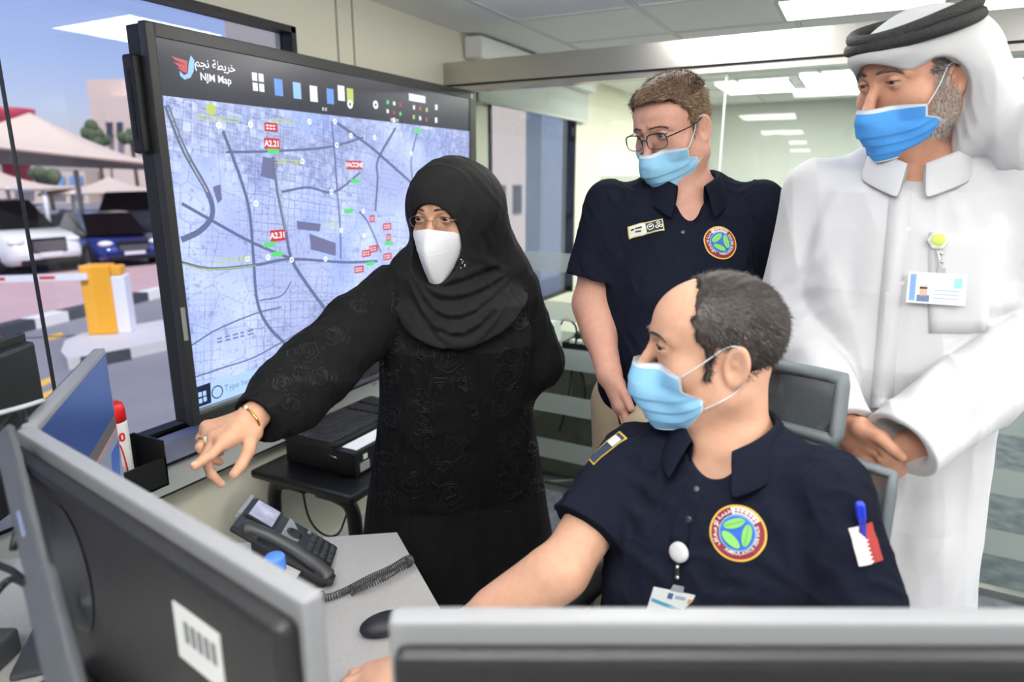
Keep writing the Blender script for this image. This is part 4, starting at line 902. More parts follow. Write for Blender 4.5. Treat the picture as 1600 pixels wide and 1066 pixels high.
# ================================================================== people: shared shapes
HQ = 1.0
FH = unit([FW[0], FW[1], 0])
def hd(x, z, pitch=0.0):
    h = unit(RT*x+FH*z); p = math.radians(pitch); return h*math.cos(p)-Z3*math.sin(p)
def near(p, c, r, fn):
    """evaluate a costly shape only around its centre"""
    dist = np.linalg.norm(p-np.asarray(c, f32), axis=1); out = np.maximum(dist-r+0.05, 0.05).astype(f32); m = dist < r
    if m.any(): out[m] = fn(p[m])
    return out
EYE = np.array([.0325, .0795, .027])
def head_sdf(l, fat=0.0, lid=.0046, nose=1.0, ears=True, ear_y=-.014):
    q = l.copy(); q[:, 0] = np.abs(q[:, 0])
    d = ell(q, (0, -.012, .046), (.0765, .099, .086))
    d = su(d, ell(q, (0, .030, .058), (.066, .063, .056)), .03)
    d = su(d, ell(q, (0, .022, -.022), (.0615+fat, .066, .084+fat)), .03)
    d = su(d, rc(q, (.052+fat, -.008, -.048), (.018, .068, -.094), .020+fat, .017), .03)
    d = su(d, sph(q, (0, .079, -.092), .017+fat*.5), .02)
    d = su(d, sph(q, (.048+fat*.5, .056, -.010), .021), .025)
    d = su(d, rc(q, (.014, .090, .044), (.046, .071, .042), .0095, .008), .014)
    d = ss(d, ell(q, (.034, .104, .024), (.019, .020, .0135)), .012)
    d = su(d, chain(q, [(0, .091, .034), (0, .1055, .004), (0, .119*nose, -.021)], [.0075, .0085, .0125], .006), .010)
    d = su(d, sph(q, (.0135, .102, -.026), .009), .007)
    d = su(d, ell(q, (0, .088, -.049), (.025, .012, .0065)), .006); d = su(d, ell(q, (0, .086, -.062), (.022, .012, .007)), .006)
    # lids with a slit over the eyeball
    d = su(d, sph(q, EYE, .0143), .005)
    R_ = (.0150**2+lid**2)/(2*lid); cz = R_-lid
    ex = q[:, 0]-EYE[0]; ez = q[:, 2]-EYE[2]
    lens = np.maximum(np.sqrt(ex**2+(ez+cz)**2), np.sqrt(ex**2+(ez-cz)**2))-R_
    slit = np.maximum(lens, EYE[1]+.001-q[:, 1]); d = ss(d, slit, .0016)
    # crease above the upper lid
    d = d+.0016*np.exp(-((np.sqrt(ex**2+(ez+.012)**2)-.0235)/.0014)**2)*(ez > 0)*(q[:, 1] > .06)
    if ears:
        R_ = np.array(Matrix.Rotation(math.radians(26), 3, 'Z') @ Matrix.Rotation(math.radians(10), 3, 'X')); e = (q-np.array([.0785, ear_y, .004], f32))@R_.astype(f32)
        # e: x outwards, y forward, z up
        el = np.sqrt((e[:, 1]/.0185)**2+((e[:, 2])/.031)**2); ring = np.sqrt(((el-.86)*.021)**2+(e[:, 0]-.004)**2)-.0044
        plate = np.maximum((el-.9)*.02, np.abs(e[:, 0]-.0005)-.0022); ear = su(ring, plate, .005)
        ear = su(ear, ell(e, (0, -.000, -.027), (.005, .009, .010)), .006); ear = su(ear, ell(e, (.002, .004, -.002), (.005, .004, .010)), .004)
        anti = np.where(e[:, 1] < .004, np.sqrt(((el-.52)*.021)**2+(e[:, 0]-.0025)**2)-.0034, .05); ear = su(ear, anti, .004); ear = ss(ear, ell(e, (.007, .004, -.007), (.0065, .0055, .009)), .004)
        d = su(d, ear, .006)
    return d
def torso_tab(w=1.0, dpt=1.0, belly=0.0):
    return [(-.16, 0, -.01, .160*w, .11*dpt), (-.04, 0, 0, .170*w, .12*dpt+belly*.5), (.12, 0, .008+belly*.6, .158*w+belly*.4, .113*dpt+belly), (.26, 0, .010+belly*.4, .165*w+belly*.2, .116*dpt+belly*.6), (.37, 0, .004, .180*w, .115*dpt), (.44, 0, -.008, .165*w, .092*dpt), (.49, 0, -.018, .115*w, .068*dpt), (.53, 0, -.02, .07, .055)]
def hand_prims(p, wrist, mcp, fingers, thumb, r=1.0, palm_r=.0125, kf=.003):
    """palm from the wrist to the knuckles, then each finger as a jointed chain"""
    d = None; w = np.asarray(wrist, float)
    for m in mcp:
        e = rc(p, w, m, .017*r, palm_r*r); d = e if d is None else su(d, e, .014)
    for a, b in zip(mcp[:-1], mcp[1:]): d = su(d, rc(p, a, b, palm_r*r*.95), .008)
    d = su(d, rc(p, w, thumb[0], .017*r, .015*r), .012); d = su(d, rc(p, thumb[0], mcp[0], .013*r, .011*r), .014)
    for m, f in zip(mcp, fingers):
        n = len(f); rad = np.linspace(.0098, .0074, n+1)*r
        d = su(d, chain(p, [m]+list(f), list(rad), kf), .006)
    d = su(d, chain(p, thumb, list(np.linspace(.0125, .0088, len(thumb))*r), .004), .006)
    return d
def nails(fingers, r=.0066, parent=None, m=None, up=None):
    mb = MB()
    for f in fingers:
        a, b = np.asarray(f[-2], float), np.asarray(f[-1], float); ax = unit(b-a); u = np.asarray(up, float); u = unit(u-ax*(u@ax)); s = np.cross(ax, u)
        mb.ball(b+u*.0058-ax*.001, (r*.75, r*1.0, .0016), 8, R=np.stack([s, ax, u], 1))
    return mb.build('fingernails', m or mat('fingernail', (226, 178, 166), 0.3), parent)
def skin(name, col, other, rough=.48):
    return mat(name, col, rough, spec=.4, noise=(55, other, .35), bump=(420, .06, 2), sss=.12)
def eyeballs(H, par, iris, gaze=(0, 1, 0), lid=.004):
    sc = mat('eye_white', (206, 196, 190), .25); ir = mat('iris_'+iris[0], iris[1], .12); pu = mat('pupil', (10, 8, 8), .08)
    g = unit(gaze); u = unit(np.cross(g, [0, 0, 1.0])); w = np.cross(u, g)
    for s in (-1, 1):
        V = []; n, k = 20, 24; mi = []
        angs = [0, .10, .21, .24, .36, .50, .55, .59, .7, .9, 1.2, 1.6, 2.2, 2.9]
        for a in angs:
            for j in range(k): t = 2*math.pi*j/k; V.append(np.array([EYE[0]*s, EYE[1], EYE[2]])+.0126*(g*math.cos(a)+math.sin(a)*(u*math.cos(t)+w*math.sin(t))))
        Fc = [(i*k+j, i*k+(j+1) % k, (i+1)*k+(j+1) % k, (i+1)*k+j) for i in range(len(angs)-1) for j in range(k)]
        mi = [2 if angs[i] < .22 else 1 if angs[i] < .55 else 0 for i in range(len(angs)-1) for j in range(k)]
        mesh_obj('eye', H.wv(V), Fc, [sc, ir, pu], par, True, mi)
        la = MB(); R_ = (.0150**2+lid**2)/(2*lid); pts = []
        for x in np.linspace(-.0142, .0142, 14):
            z = math.sqrt(R_**2-x*x)-(R_-lid)+.0004; y = math.sqrt(max(.0147**2-x*x-z*z, 1e-8)); pts.append([s*EYE[0]+x, EYE[1]+y, EYE[2]+z])
        la.tube(H.wv(pts), np.interp(np.linspace(0, 1, 14), [0, .5, 1], [.0004, .0010, .0006] if s > 0 else [.0006, .0010, .0004]), 6); la.build('eyelashes', mat('lash_dark', (30, 24, 22), .6), par)
def on_surface(bv, H, pts, lift=0.0):
    out = []
    for p in pts:
        w = H.w(*p); loc, nor, i, dd = bv.find_nearest(Vector(w)); loc = np.array(loc); nor = np.array(nor); c = H.w(0, 0, .03)
        if nor@(loc-c) < 0: nor = -nor
        out.append(loc+nor*lift)
    return np.array(out)
def eyebrows(H, par, bv, m, thick=.0042, dz=0.0):
    for s in (-1, 1):
        base = on_surface(bv, H, [(s*x, .1-.5*max(0, x-.02), z+dz) for x, z in ((.011, .0465), (.018, .0485), (.028, .0492), (.038, .0478), (.046, .0440), (.052, .0385))], .0008)
        q = spline(base, 20); r = np.interp(np.linspace(0, 1, len(q)), [0, .15, .5, 1], [.5, 1, .9, .3])*thick
        mb = MB(); mb.tube(q, r, 8, flat=.45)
        for k in range(110):
            i = RNG.integers(0, len(q)-2); o = q[i]+RNG.normal(0, r[i]*.4, 3); ax = unit(q[i+1]-q[i]); dr = unit(ax*.9+H.z*RNG.uniform(.1, .6)+H.y*.25); L = RNG.uniform(.005, .009); sd = unit(np.cross(dr, H.y))*.0004
            mb.add([o-sd, o+sd, o+dr*L], [(0, 1, 2)])
        mb.build('eyebrow', m, par, fix=False)
def strands(V, Q, keep, flow, n, length, width, lift=.45):
    """short hairs as thin tapering blades rooted on a surface"""
    a, b, c = V[Q[:, 0]], V[Q[:, 1]], V[Q[:, 2]]; cen = (a+c)/2; nor = np.cross(b-a, V[Q[:, 3]]-a); ar_ = np.linalg.norm(nor, axis=1); nor = nor/np.maximum(ar_, 1e-12)[:, None]
    wgt = ar_*keep(cen); pick = RNG.choice(len(Q), n, p=wgt/wgt.sum()); o = cen[pick]+RNG.normal(0, .0012, (n, 3)); N_ = nor[pick]; f_ = flow(o, N_)
    f_ = f_-N_*(f_*N_).sum(1)[:, None]; f_ /= np.maximum(np.linalg.norm(f_, axis=1), 1e-6)[:, None]
    f_ = f_+RNG.normal(0, .28, (n, 3)); L = length*RNG.uniform(.6, 1.2, n)[:, None]
    d1 = f_*(1-lift)+N_*lift; d1 /= np.linalg.norm(d1, axis=1)[:, None]; d2 = f_*(1-lift*.4)+N_*lift*.35; d2 /= np.linalg.norm(d2, axis=1)[:, None]
    sd = np.cross(d1, N_); sd /= np.maximum(np.linalg.norm(sd, axis=1), 1e-6)[:, None]; sd *= width
    p0, p1 = o-N_*.001, o+d1*L*.5; p2 = p1+d2*L*.5
    VV = np.stack([p0-sd, p0+sd, p1+sd*.8, p1-sd*.8, p2], 1).reshape(-1, 3); i = np.arange(n)[:, None]*5
    F4 = i+np.array([0, 1, 2, 3]); F3 = i+np.array([3, 2, 4]); return VV, [tuple(x) for x in F4]+[tuple(x) for x in F3]
def hair_obj(name, V, Q, st, m, par, m2=None):
    """cap and blades in one mesh"""
    VV = [V]; FF = [tuple(q) for q in Q]; mi = [0]*len(Q); o = len(V)
    for k, (v, f) in enumerate(st): VV.append(v); FF += [tuple(i+o for i in t) for t in f]; mi += [min(k, 1)]*len(f); o += len(v)
    return mesh_obj(name, np.concatenate(VV), FF, [m, m2 or m], par, True, mi)
def surgical_mask(H, par, blue, nose_z=-.004, fat=0.0, drop=0.0, ang=57, ear_dy=0.0):
    def solid(l):
        q = l.copy(); q[:, 0] = np.abs(q[:, 0])
        d = ell(q, (0, .026, -.045), (.069+fat, .066, .075)); d = su(d, rc(q, (0, .106, .012), (0, .1125, -.034), .0165, .021), .030); d = su(d, rc(q, (0, .098, -.06), (0, .082, -.098), .022, .022), .04)
        d = su(d, sph(q, (.050, .054, -.012), .021), .03); return d-.0035
    NU, NV = 48, 40; u = np.linspace(-1, 1, NU+1); v = np.linspace(0, 1, NV+1); V = []
    for b in v:
        th = math.radians(ang) if b < .40 else math.radians(ang+19*min(1, (b-.40)/.16))
        if b > .8: th *= 1-.10*(b-.8)/.2
        for a in u:
            t = a*th; zt = nose_z-.016*abs(math.sin(t))**1.3; zb = -.120+drop+.040*abs(a)**2.4
            z = zt+(zb-zt)*b; V.append((t, z, b, a))
    V = np.array(V); dirv = np.stack([np.sin(V[:, 0]), np.cos(V[:, 0]), 0*V[:, 0]], 1); lo = np.zeros(len(V)); hi = np.full(len(V), .22)
    org = np.stack([0*V[:, 0], 0*V[:, 0]+.0, V[:, 1]], 1)
    for _ in range(26):
        mid = (lo+hi)/2; dd = solid((org+dirv*mid[:, None]).astype(f32)); ins = dd < 0; lo = np.where(ins, mid, lo); hi = np.where(ins, hi, mid)
    r = lo; b = V[:, 2]; ple = np.where((b > .34) & (b < .86), ((b-.34)/.52*3) % 1.0, 0.0); r = r+.0042*ple*(1-.5*np.abs(V[:, 3])**3)+.0010*np.sin(V[:, 3]*9+b*14)*(b > .3)
    P3 = org+dirv*r[:, None]; P3[:, 2] += .0012*np.sin(V[:, 3]*7+3*b)
    inn = P3-dirv*.0016; n0 = len(P3); VV = np.concatenate([P3, inn]); Fc = []; mi = []
    for j in range(NV):
        for i in range(NU):
            k = j*(NU+1)+i; f = (k, k+NU+1, k+NU+2, k+1); Fc.append(f); Fc.append(tuple(x+n0 for x in f[::-1])); w_ = 1 if (j < 3 or j >= NV-1 or i < 1 or i >= NU-1) else 0; mi += [w_, 1]
    edge = [j*(NU+1) for j in range(NV+1)]+[NV*(NU+1)+i for i in range(1, NU+1)]+[j*(NU+1)+NU for j in range(NV-1, -1, -1)]+[i for i in range(NU-1, 0, -1)]
    for a, c in zip(edge, edge[1:]+edge[:1]): Fc.append((a, c, c+n0, a+n0)); mi.append(1)
    wm = mat('mask_white', (232, 240, 246), .7); o = mesh_obj('face_mask', H.wv(VV), Fc, [blue, wm], par, True, mi)
    for s in (-1, 1):
        i = NU if s > 0 else 0; top = P3[1*(NU+1)+i]; j2 = int(.80*NV); bot = P3[j2*(NU+1)+i]
        e1 = np.array([s*.0795, .004, .033]); e2 = np.array([s*.0865, -.016, .034]); e3 = np.array([s*.084, -.030, .004]); e4 = np.array([s*.0790, -.018, -.030]); e1[1] += ear_dy; e2[1] += ear_dy; e3[1] += ear_dy; e4[1] += ear_dy
        mb = MB(); mid1 = (top+e1)/2+np.array([s*.0035, .0, .001]); mid2 = (bot+e4)/2+np.array([s*.004, 0, -.002])
        mb.tube(H.wv(spline([top, mid1, e1, e2, e3, e4, mid2, bot], 60)), .0015, 6, flat=.7)
        mb.build('ear_loop', wm, o)
    return o, P3
def fold_noise(p, amp, seed, sc=(20, 20, 5)):
    r = np.random.default_rng(seed); out = np.zeros(len(p), f32)
    for i in range(3):
        k = r.normal(0, 1, 3)*np.array(sc)*(1+.4*i); k2 = r.normal(0, 1, 3)*np.array(sc)*.45; s = p@k.astype(f32)+r.uniform(0, 6)+1.6*np.sin(p@k2.astype(f32)+r.uniform(0, 6))
        m = .5+.5*np.sin(p@(r.normal(0, 1, 3)*np.array(sc)*.3).astype(f32)+r.uniform(0, 6)); out += (.5-np.abs(np.sin(s*.5))**.8)*m/(1+.3*i)
    return amp*out
def cloth_noise(p, amp, seed, sc=(22, 22, 9)):
    r = np.random.default_rng(seed); out = np.zeros(len(p), f32)
    for i in range(4):
        k = r.normal(0, 1, 3)*np.array(sc)*(1+.5*i); k2 = r.normal(0, 1, 3)*np.array(sc)*.6
        out += np.sin(p@k.astype(f32)+r.uniform(0, 6)+1.3*np.sin(p@k2.astype(f32)+r.uniform(0, 6)))/(1+.5*i)
    return amp*out*.5
def decal(par, bv, c, n, layers, name, mats, up=Z3, off=.0012):
    """flat layered shapes laid on cloth; layers: (V2, faces, material index)"""
    mb = MB()
    for k, (V2, Fc, m_) in enumerate(layers): mb.add(drape(bv, V2, c, n, up, 1.0, off+.0005*min(k, 6)+.0001*k), Fc, m_, True)
    return mb.build(name, mats, par, fix=False)
def polar_text(txt, rad, a_mid, size, inward=False, bold=.0):
    """letters along a circle; a in degrees clockwise from the top"""
    out = []; ws = []
    for ch in txt:
        V, Fc = text_polys(ch, size, 'CENTER', bold) if ch != ' ' else (np.zeros((0, 2)), []); ws.append((V, Fc, (np.ptp(V[:, 0]) if len(V) else size*.25)+size*.10))
    tot = sum(w for _, _, w in ws); a = -tot/2; AV = []; AF = []; o = 0
    for V, Fc, w in ws:
        t = (a+w/2)/rad; a += w
        if not len(V): continue
        t = math.radians(a_mid)+(t if not inward else -t); x = V[:, 0]-(V[:, 0].max()+V[:, 0].min())/2; y = V[:, 1]
        if inward: x, y = -x, -y
        rr = rad+y; X = rr*math.sin(t)+x*math.cos(t); Y = rr*math.cos(t)-x*math.sin(t); AV.append(np.stack([X, Y], 1)); AF += [tuple(i+o for i in f) for f in Fc]; o += len(V)
    return np.concatenate(AV), AF
def emblem_layers(r):
    def disc(r1, r0=0.0, a0=0, a1=360, n=40, k=6):
        V, Fc = [], []
        for i in range(k): v, f = ring2(r0+(r1-r0)*i/k, r0+(r1-r0)*(i+1)/k, a0, a1, n); Fc += [tuple(j+len(V)*0+sum(len(x) for x in V) for j in t) for t in f]; V.append(v)
        return np.concatenate(V), Fc
    L = [disc(r)+(0,), disc(r*.93)+(1,), disc(.92*r, .62*r, -32, 42, 14, 3)+(2,), disc(.66*r)+(6,), disc(.60*r)+(3,)]
    for k in range(3):
        a0 = math.radians(-35+120*k); c1 = .30*r*np.array([math.sin(a0), math.cos(a0)]); pts = []; e = np.array([math.sin(a0), math.cos(a0)]); t = np.array([e[1], -e[0]])
        for u in np.linspace(0, 2*math.pi, 18, endpoint=False): pts.append(.34*r*e+t*.40*r*math.cos(u)*(1-.0*math.sin(u))+e*.17*r*math.sin(u))
        L.append((np.array(pts), [tuple(range(18))], 4))
        L.append((np.array([.34*r*e+t*.36*r*u+e*(.012*r*s) for s, us in ((1, (-1, 1)), (-1, (1, -1))) for u in us]), [(0, 1, 2, 3)], 5))
    L.append(polar_text('AMBULANCE SERVICE', .72*r, 125, .17*r, True, .0002)+(2,))
    L.append(polar_text(ar([0xFEA7, 0xFEAA, 0xFEE3, 0xFE94, 0x20, 0xFE8D, 0xFEF9, 0xFEB3, 0xFECC, 0xFE8E, 0xFED1]), .79*r, 272, .21*r, False, .0003)+(2,))
    for a in (-22, -12, -1, 11, 21, 32): L.append(ring2(.72*r, .77*r, a, a+7, 3)+(1,)); L.append(ring2(.82*r, .86*r, a+1, a+6, 3)+(1,))
    return L
def emblem_mats(): return [mat('emblem_gold', (222, 184, 66), .6), mat('emblem_maroon', (120, 26, 44), .7), mat('emblem_white', (236, 230, 226), .7), mat('emblem_blue', (34, 96, 190), .6), mat('emblem_green', (132, 200, 98), .6), mat('emblem_leaf_vein', (70, 150, 90), .6), mat('emblem_light_blue', (112, 170, 214), .6)]
def collar(Tf, nb, par, m, ry=.068, rx=.070, hgt=.042, fall=.050, gap=38, tip=.075, drop=.0, bv=None, back=-.0):
    """stand and fall collar round the neck base nb (in frame Tf), open at the front"""
    mb = MB(); N = 40; rings = []
    for i in range(N+1):
        u = -1+2*i/N; a = u*math.radians(180-gap); fr = max(0, abs(u)-.55)/.45
        dx, dy = math.sin(a), -math.cos(a)
        base = np.array([dx*(rx+.004), dy*(ry+.004), -.006-.030*fr**1.5-drop*fr]); top = np.array([dx*rx*.96, dy*ry*.96+.004, hgt-.034*fr**1.3-drop*fr]); 
        fl = fall+(tip-fall)*fr**2; outx, outy = dx*(1+.0*fr), dy
        mid = np.array([dx*(rx+.010), dy*(ry+.010)+.003, hgt-.006-.034*fr**1.3-drop*fr]); low = np.array([dx*(rx+.024+.018*fr)+.0, dy*(ry+.022)+.026*fr, hgt-fl-.030*fr-drop*fr])
        rings.append([base, top, (top+mid)/2+[0, 0, .003], mid, (mid+low)/2+np.array([dx, dy, 0])*.003, low])
    K = 6; V = np.array(rings).reshape(-1, 3); Fc = [(i*K+k, i*K+k+1, (i+1)*K+k+1, (i+1)*K+k) for i in range(N) for k in range(K-1)]
    W_ = nb+V@Tf.R.T; o = mesh_obj('collar', W_, Fc, m, par, True); s = o.modifiers.new('thickness', 'SOLIDIFY'); s.thickness = .0024; s.offset = 0
    sb = o.modifiers.new('smooth', 'SUBSURF'); sb.levels = 1; sb.render_levels = 1
    return o
def buttons(par, bv, pts, r, m):
    for x, y in pts:
        c, n = cast(bv, x, y)
        if c is None: continue
        MB().lathe(c+n*.0005, [(0, .002), (r*.7, .002), (r, .0012), (r, 0)], n, 12).build('button', m, par)

# ================================================================== seated man and his chair
m_navy = mat('navy_cloth', (20, 23, 34), .95, spec=.06, noise=(6, (17, 19, 29), .3), bump=(900, .10, 2))
m_skinS = skin('skin_light', (222, 176, 150), (208, 158, 130))
m_blueA = mat('mask_blue', (146, 204, 240), .75, bump=(500, .08)); m_hairD = mat('hair_dark', (38, 32, 30), .5, spec=.4); m_hairD2 = mat('hair_dark_brown', (66, 56, 50), .5, spec=.4)
def seated_man():
    sR, sL = P(985, 724, 1.20), P(1300, 784, .985); M = (sR+sL)/2; ax = unit((sR-sL)*[1, 1, 0]); fwd = np.cross(Z3, ax)
    if fwd@FW > 0: fwd = -fwd
    T = Frame(M-Z3*.445+(-fwd)*.02, fwd, unit(Z3+fwd*.03))
    H = Frame((0, 0, 0), hd(-.993, .11, 4), unit(Z3)); H = Frame(P(1152, 574, 1.0)-H.R@np.array([-.082, -.020, .004]), H.y)
    nb = T.w(0, .002, .506); eR, wR = P(878, 890, 1.10), Ph(655, 1030, .805); eL, wL = P(1352, 1010, .97), P(1190, 1090, .84)
    # right hand resting flat on the desk
    fd = unit(Ph(560, 1075, .79)-wR); sd = unit(np.cross(fd, Z3)); hw = wR
    mcp = [hw+fd*.085-sd*.026+Z3*.004, hw+fd*.09-sd*.008+Z3*.006, hw+fd*.086+sd*.010+Z3*.004, hw+fd*.078+sd*.027]
    fin = [[m+fd*l*.5+Z3*.006, m+fd*l*.82-Z3*.006, m+fd*l-Z3*.012] for m, l in zip(mcp, (.072, .08, .074, .058))]
    th = [hw+fd*.025-sd*.026-Z3*.006, hw+fd*.062-sd*.046-Z3*.008, hw+fd*.09-sd*.05-Z3*.012]
    fdl = unit(P(1100, 1110, .82)-wL); sdl = unit(np.cross(fdl, Z3)); mcl = [wL+fdl*.085+sdl*k for k in (.026, .008, -.010, -.027)]; finl = [[m+fdl*.035+Z3*.004, m+fdl*.06, m+fdl*.075-Z3*.006] for m in mcl]; thl = [wL+fdl*.025+sdl*.028, wL+fdl*.06+sdl*.046, wL+fdl*.09+sdl*.048]
    hipR, hipL = T.w(.10, 0, -.04), T.w(-.10, 0, -.04); kR, kL = T.w(.14, .42, -.03), T.w(-.14, .42, -.03); aR, aL = kR-Z3*.40-fwd*.02, kL-Z3*.40-fwd*.02
    for a in (aR, aL): a[2] = .06
    tab = torso_tab(1.0, 1.0, .02)
    def body(p):
        d = loft(T.l(p), tab)
        d = su(d, near(p, H.o, .22, lambda q: head_sdf(H.l(q), .003, .0036, ear_y=-.021)), .012)
        d = su(d, rc(p, T.w(0, -.02, .44), H.w(0, -.028, -.035), .060, .056), .035)
        d = su(d, rc(p, T.w(0, .0, .47), H.w(0, .03, -.075), .045, .036), .03)
        d = su(d, chain(p, [T.w(.05, -.02, .46), sR, eR, wR], [.05, .052, .043, .028], .02), .03); d = su(d, chain(p, [T.w(-.05, -.02, .46), sL, eL, wL], [.05, .052, .043, .028], .02), .03)
        d = su(d, rc(p, eR+(wR-eR)*.1, eR+(wR-eR)*.45, .046, .038), .02)
        d = su(d, chain(p, [hipR, kR, aR], [.085, .058, .04], .02), .03); d = su(d, chain(p, [hipL, kL, aL], [.085, .058, .04], .02), .03)
        for a in (aR, aL): d = su(d, rc(p, a-Z3*.02, a+fwd*.16-Z3*.03, .038, .03), .02)
        d = su(d, near(p, hw+fd*.06, .17, lambda q: hand_prims(q, hw, mcp, fin, th)), .012); d = su(d, near(p, wL+fdl*.06, .17, lambda q: hand_prims(q, wL, mcl, finl, thl)), .012)
        return d
    lo = np.minimum.reduce([T.o-.5, wR-.2, aR-.3, aL-.3, H.o-.2]); hi = np.maximum.reduce([T.o+.5, wR+.1, aR+.2, aL+.2, H.o+.2]); lo[2] = 0.0
    me = sdf_obj('person', body, lo, hi, .003*HQ, m_skinS); tag(me, 'seated balding man in a navy polo shirt and pale blue mask, looking sideways', 'person'); bv = bvh_of(me)
    eyeballs(H, me, ('brown', (60, 40, 28)), (-.5, 1, -.25), .0036); eyebrows(H, me, bv, m_hairD, .0046)
    surgical_mask(H, me, m_blueA, nose_z=.002, ang=50, ear_dy=-.007)
    # hair: sides, back and crown, bare forehead and temples
    def region(l):
        y, z, ax_ = l[:, 1], l[:, 2], np.abs(l[:, 0])
        front = np.interp(z, [-.13, -.07, -.03, -.022, .03, .045, .075, .10, .14], [-.058, -.043, -.040, .028, .024, .036, .044, .034, .024])-y
        low = z-np.interp(y, [-.12, -.075, -.056, -.044, -.030, .01, .02, .05], [-.125, -.115, -.095, -.06, .026, .036, -.026, -.026])
        return np.minimum(front, low)
    def hair(p):
        l = H.l(p); d = head_sdf(l, .003, .004, ears=False)-.0048-cloth_noise(l, .0016, 5, (140, 60, 60)); return si(d, -region(l)-cloth_noise(l, .004, 6, (150, 90, 90)), .005)
    V, Q = surface_nets(hair, H.o-.16, H.o+.17, .0028*HQ)
    flow = lambda o, n: np.tile(H.R@np.array([0, -.6, -.8]), (len(o), 1))
    st = [strands(V, Q, lambda c: (region(H.l(c.astype(f32))) > -.006)*1.0, flow, n, L, .0005, .30) for n, L in ((9000, .011), (5000, .010))]
    hair_obj('hair', V, Q, st, m_hairD, me, m_hairD2)
    # polo shirt
    stab = [(z, cx, cy, rx+.016, ry+.016) for z, cx, cy, rx, ry in torso_tab(1.02, 1.03, .03)]; stab[0] = (-.10,)+stab[0][1:]; stab[-2] = (.496, 0, -.012, .112, .076); stab[-1] = (.534, 0, -.012, .075, .060)
    hemR = sR+(eR-sR)*.66; hemL = sL+(eL-sL)*.78; dR, dL = unit(eR-sR), unit(eL-sL)
    CR = (((1245, 920, .90), (1180, 860, .92), .012, .006), ((1250, 900, .90), (1225, 800, .93), .012, .006), ((1262, 890, .90), (1290, 800, .92), .012, .007), ((1245, 935, .9), (1150, 900, .92), .012, .006), ((1270, 880, .9), (1330, 830, .92), .012, .005), ((965, 760, 1.1), (1020, 850, 1.02), .012, .005), ((975, 740, 1.1), (1040, 790, 1.02), .012, .004), ((960, 840, 1.1), (1030, 900, 1.0), .014, .005), ((1230, 940), (1130, 930), .012, .006), ((1275, 910), (1310, 860), .011, .006), ((1240, 900), (1200, 780), .013, .005), ((1010, 700), (985, 770), .012, .004), ((960, 720), (930, 800), .012, .004), ((990, 870), (1050, 920), .013, .005), ((1290, 930), (1310, 1000), .012, .006), ((1310, 900, .93), (1345, 960, .92), .014, .005), ((900, 830, 1.14), (960, 790, 1.15), .012, .004))
    def shirt(p, cr=()):
        l = T.l(p); d = loft(l, stab, 2.2)
        d = su(d, rc(p, T.w(.05, -.015, .488), sR, .052, .056), .05); d = su(d, rc(p, T.w(-.05, -.015, .488), sL, .052, .056), .05)
        aR_ = np.maximum(rc(p, sR-dR*.02, hemR+dR*.08, .060, .072), (p-hemR.astype(f32))@dR.astype(f32)); aL_ = np.maximum(rc(p, sL-dL*.02, hemL+dL*.08, .060, .072), (p-hemL.astype(f32))@dL.astype(f32))
        d = su(d, aR_, .018); d = su(d, aL_, .018)
        d = d-cloth_noise(l, .0028, 3, (16, 16, 8))-fold_noise(l, .0030, 4, (100, 100, 70))
        for a, b, w_, am in cr: d = crease(p, d, a, b, w_, am)
        d = ss(d, rc(p, nb-Z3*.012, nb+Z3*.10, .066, .078), .006)
        vee = rc(p, T.w(0, .06, .51), T.w(0, .15, .452), .044, .003); d = ss(d, vee, .008)
        return d
    bl_, bh_ = np.minimum(lo, sL-.2)+[0, 0, .35], np.maximum(hi, sL+.25); crs = snap(shirt, bl_, bh_, CR)
    sh = sdf_obj('polo_shirt', lambda p: shirt(p, crs), bl_, bh_, .004*HQ, m_navy, me); sbv = bvh_of(sh)
    collar(T, nb+Z3*.004, sh, m_navy, .072, .070, .046, .058, 26, .066)
    m_btn = mat('button_dark', (44, 46, 54), .3)
    # placket edge and buttons
    pl = MB(); q = [cast(sbv, x, y) for x, y in ((1098, 775), (1090, 795), (1083, 815), (1078, 835), (1074, 855))]; pl.tube([c+n*.001 for c, n in q], .0022, 6); q = [cast(sbv, x, y) for x, y in ((1065, 770), (1058, 795), (1052, 820), (1048, 845))]; pl.tube([c+n*.0008 for c, n in q], .0016, 6); pl.build('placket', m_navy, sh)
    buttons(sh, sbv, ((1088, 765), (1076, 812)), .0055, m_btn)
    c, n = cast(sbv, 1153, 833); decal(sh, sbv, c, n, emblem_layers(.041), 'chest_emblem', emblem_mats(), unit(Z3+RT*.10))
    # flag on the sleeve pocket, saw-toothed white and maroon
    c, n = cast(sbv, 1352, 850); V1, F1 = grid2(.036, .052); sv, sf = [], []
    for k in range(9):
        ya, yb = .026-.052*k/9, .026-.052*(k+1)/9; o_ = len(sv); sv += [(x, y) for y in (ya, yb) for x in (-.018, -.012, -.006, -.001)]+[(.004, (ya+yb)/2)]; sf += [(o_+i, o_+i+4, o_+i+5, o_+i+1) for i in range(3)]+[(o_+3, o_+7, o_+8)]
    decal(sh, sbv, c, n, [(V1, F1, 0), (np.array(sv), sf, 1)], 'sleeve_flag', [mat('flag_maroon', (150, 48, 44), .7), mat('flag_white', (238, 234, 230), .7)], unit(Z3-RT*.22), .003)
    c, n = cast(sbv, 948, 700); decal(sh, sbv, c, n, [grid2(.03, .075, 3, 8)+(0,), grid2(.025, .069, 3, 8)+(1,), grid2(.022, .02, 3, 3, 0, .018)+(2,)], 'shoulder_patch', [mat('emblem_gold', (0, 0, 0)), mat('patch_navy', (36, 48, 70), .7), mat('flag_white', (0, 0, 0))], unit(Z3+RT*.4), .002)
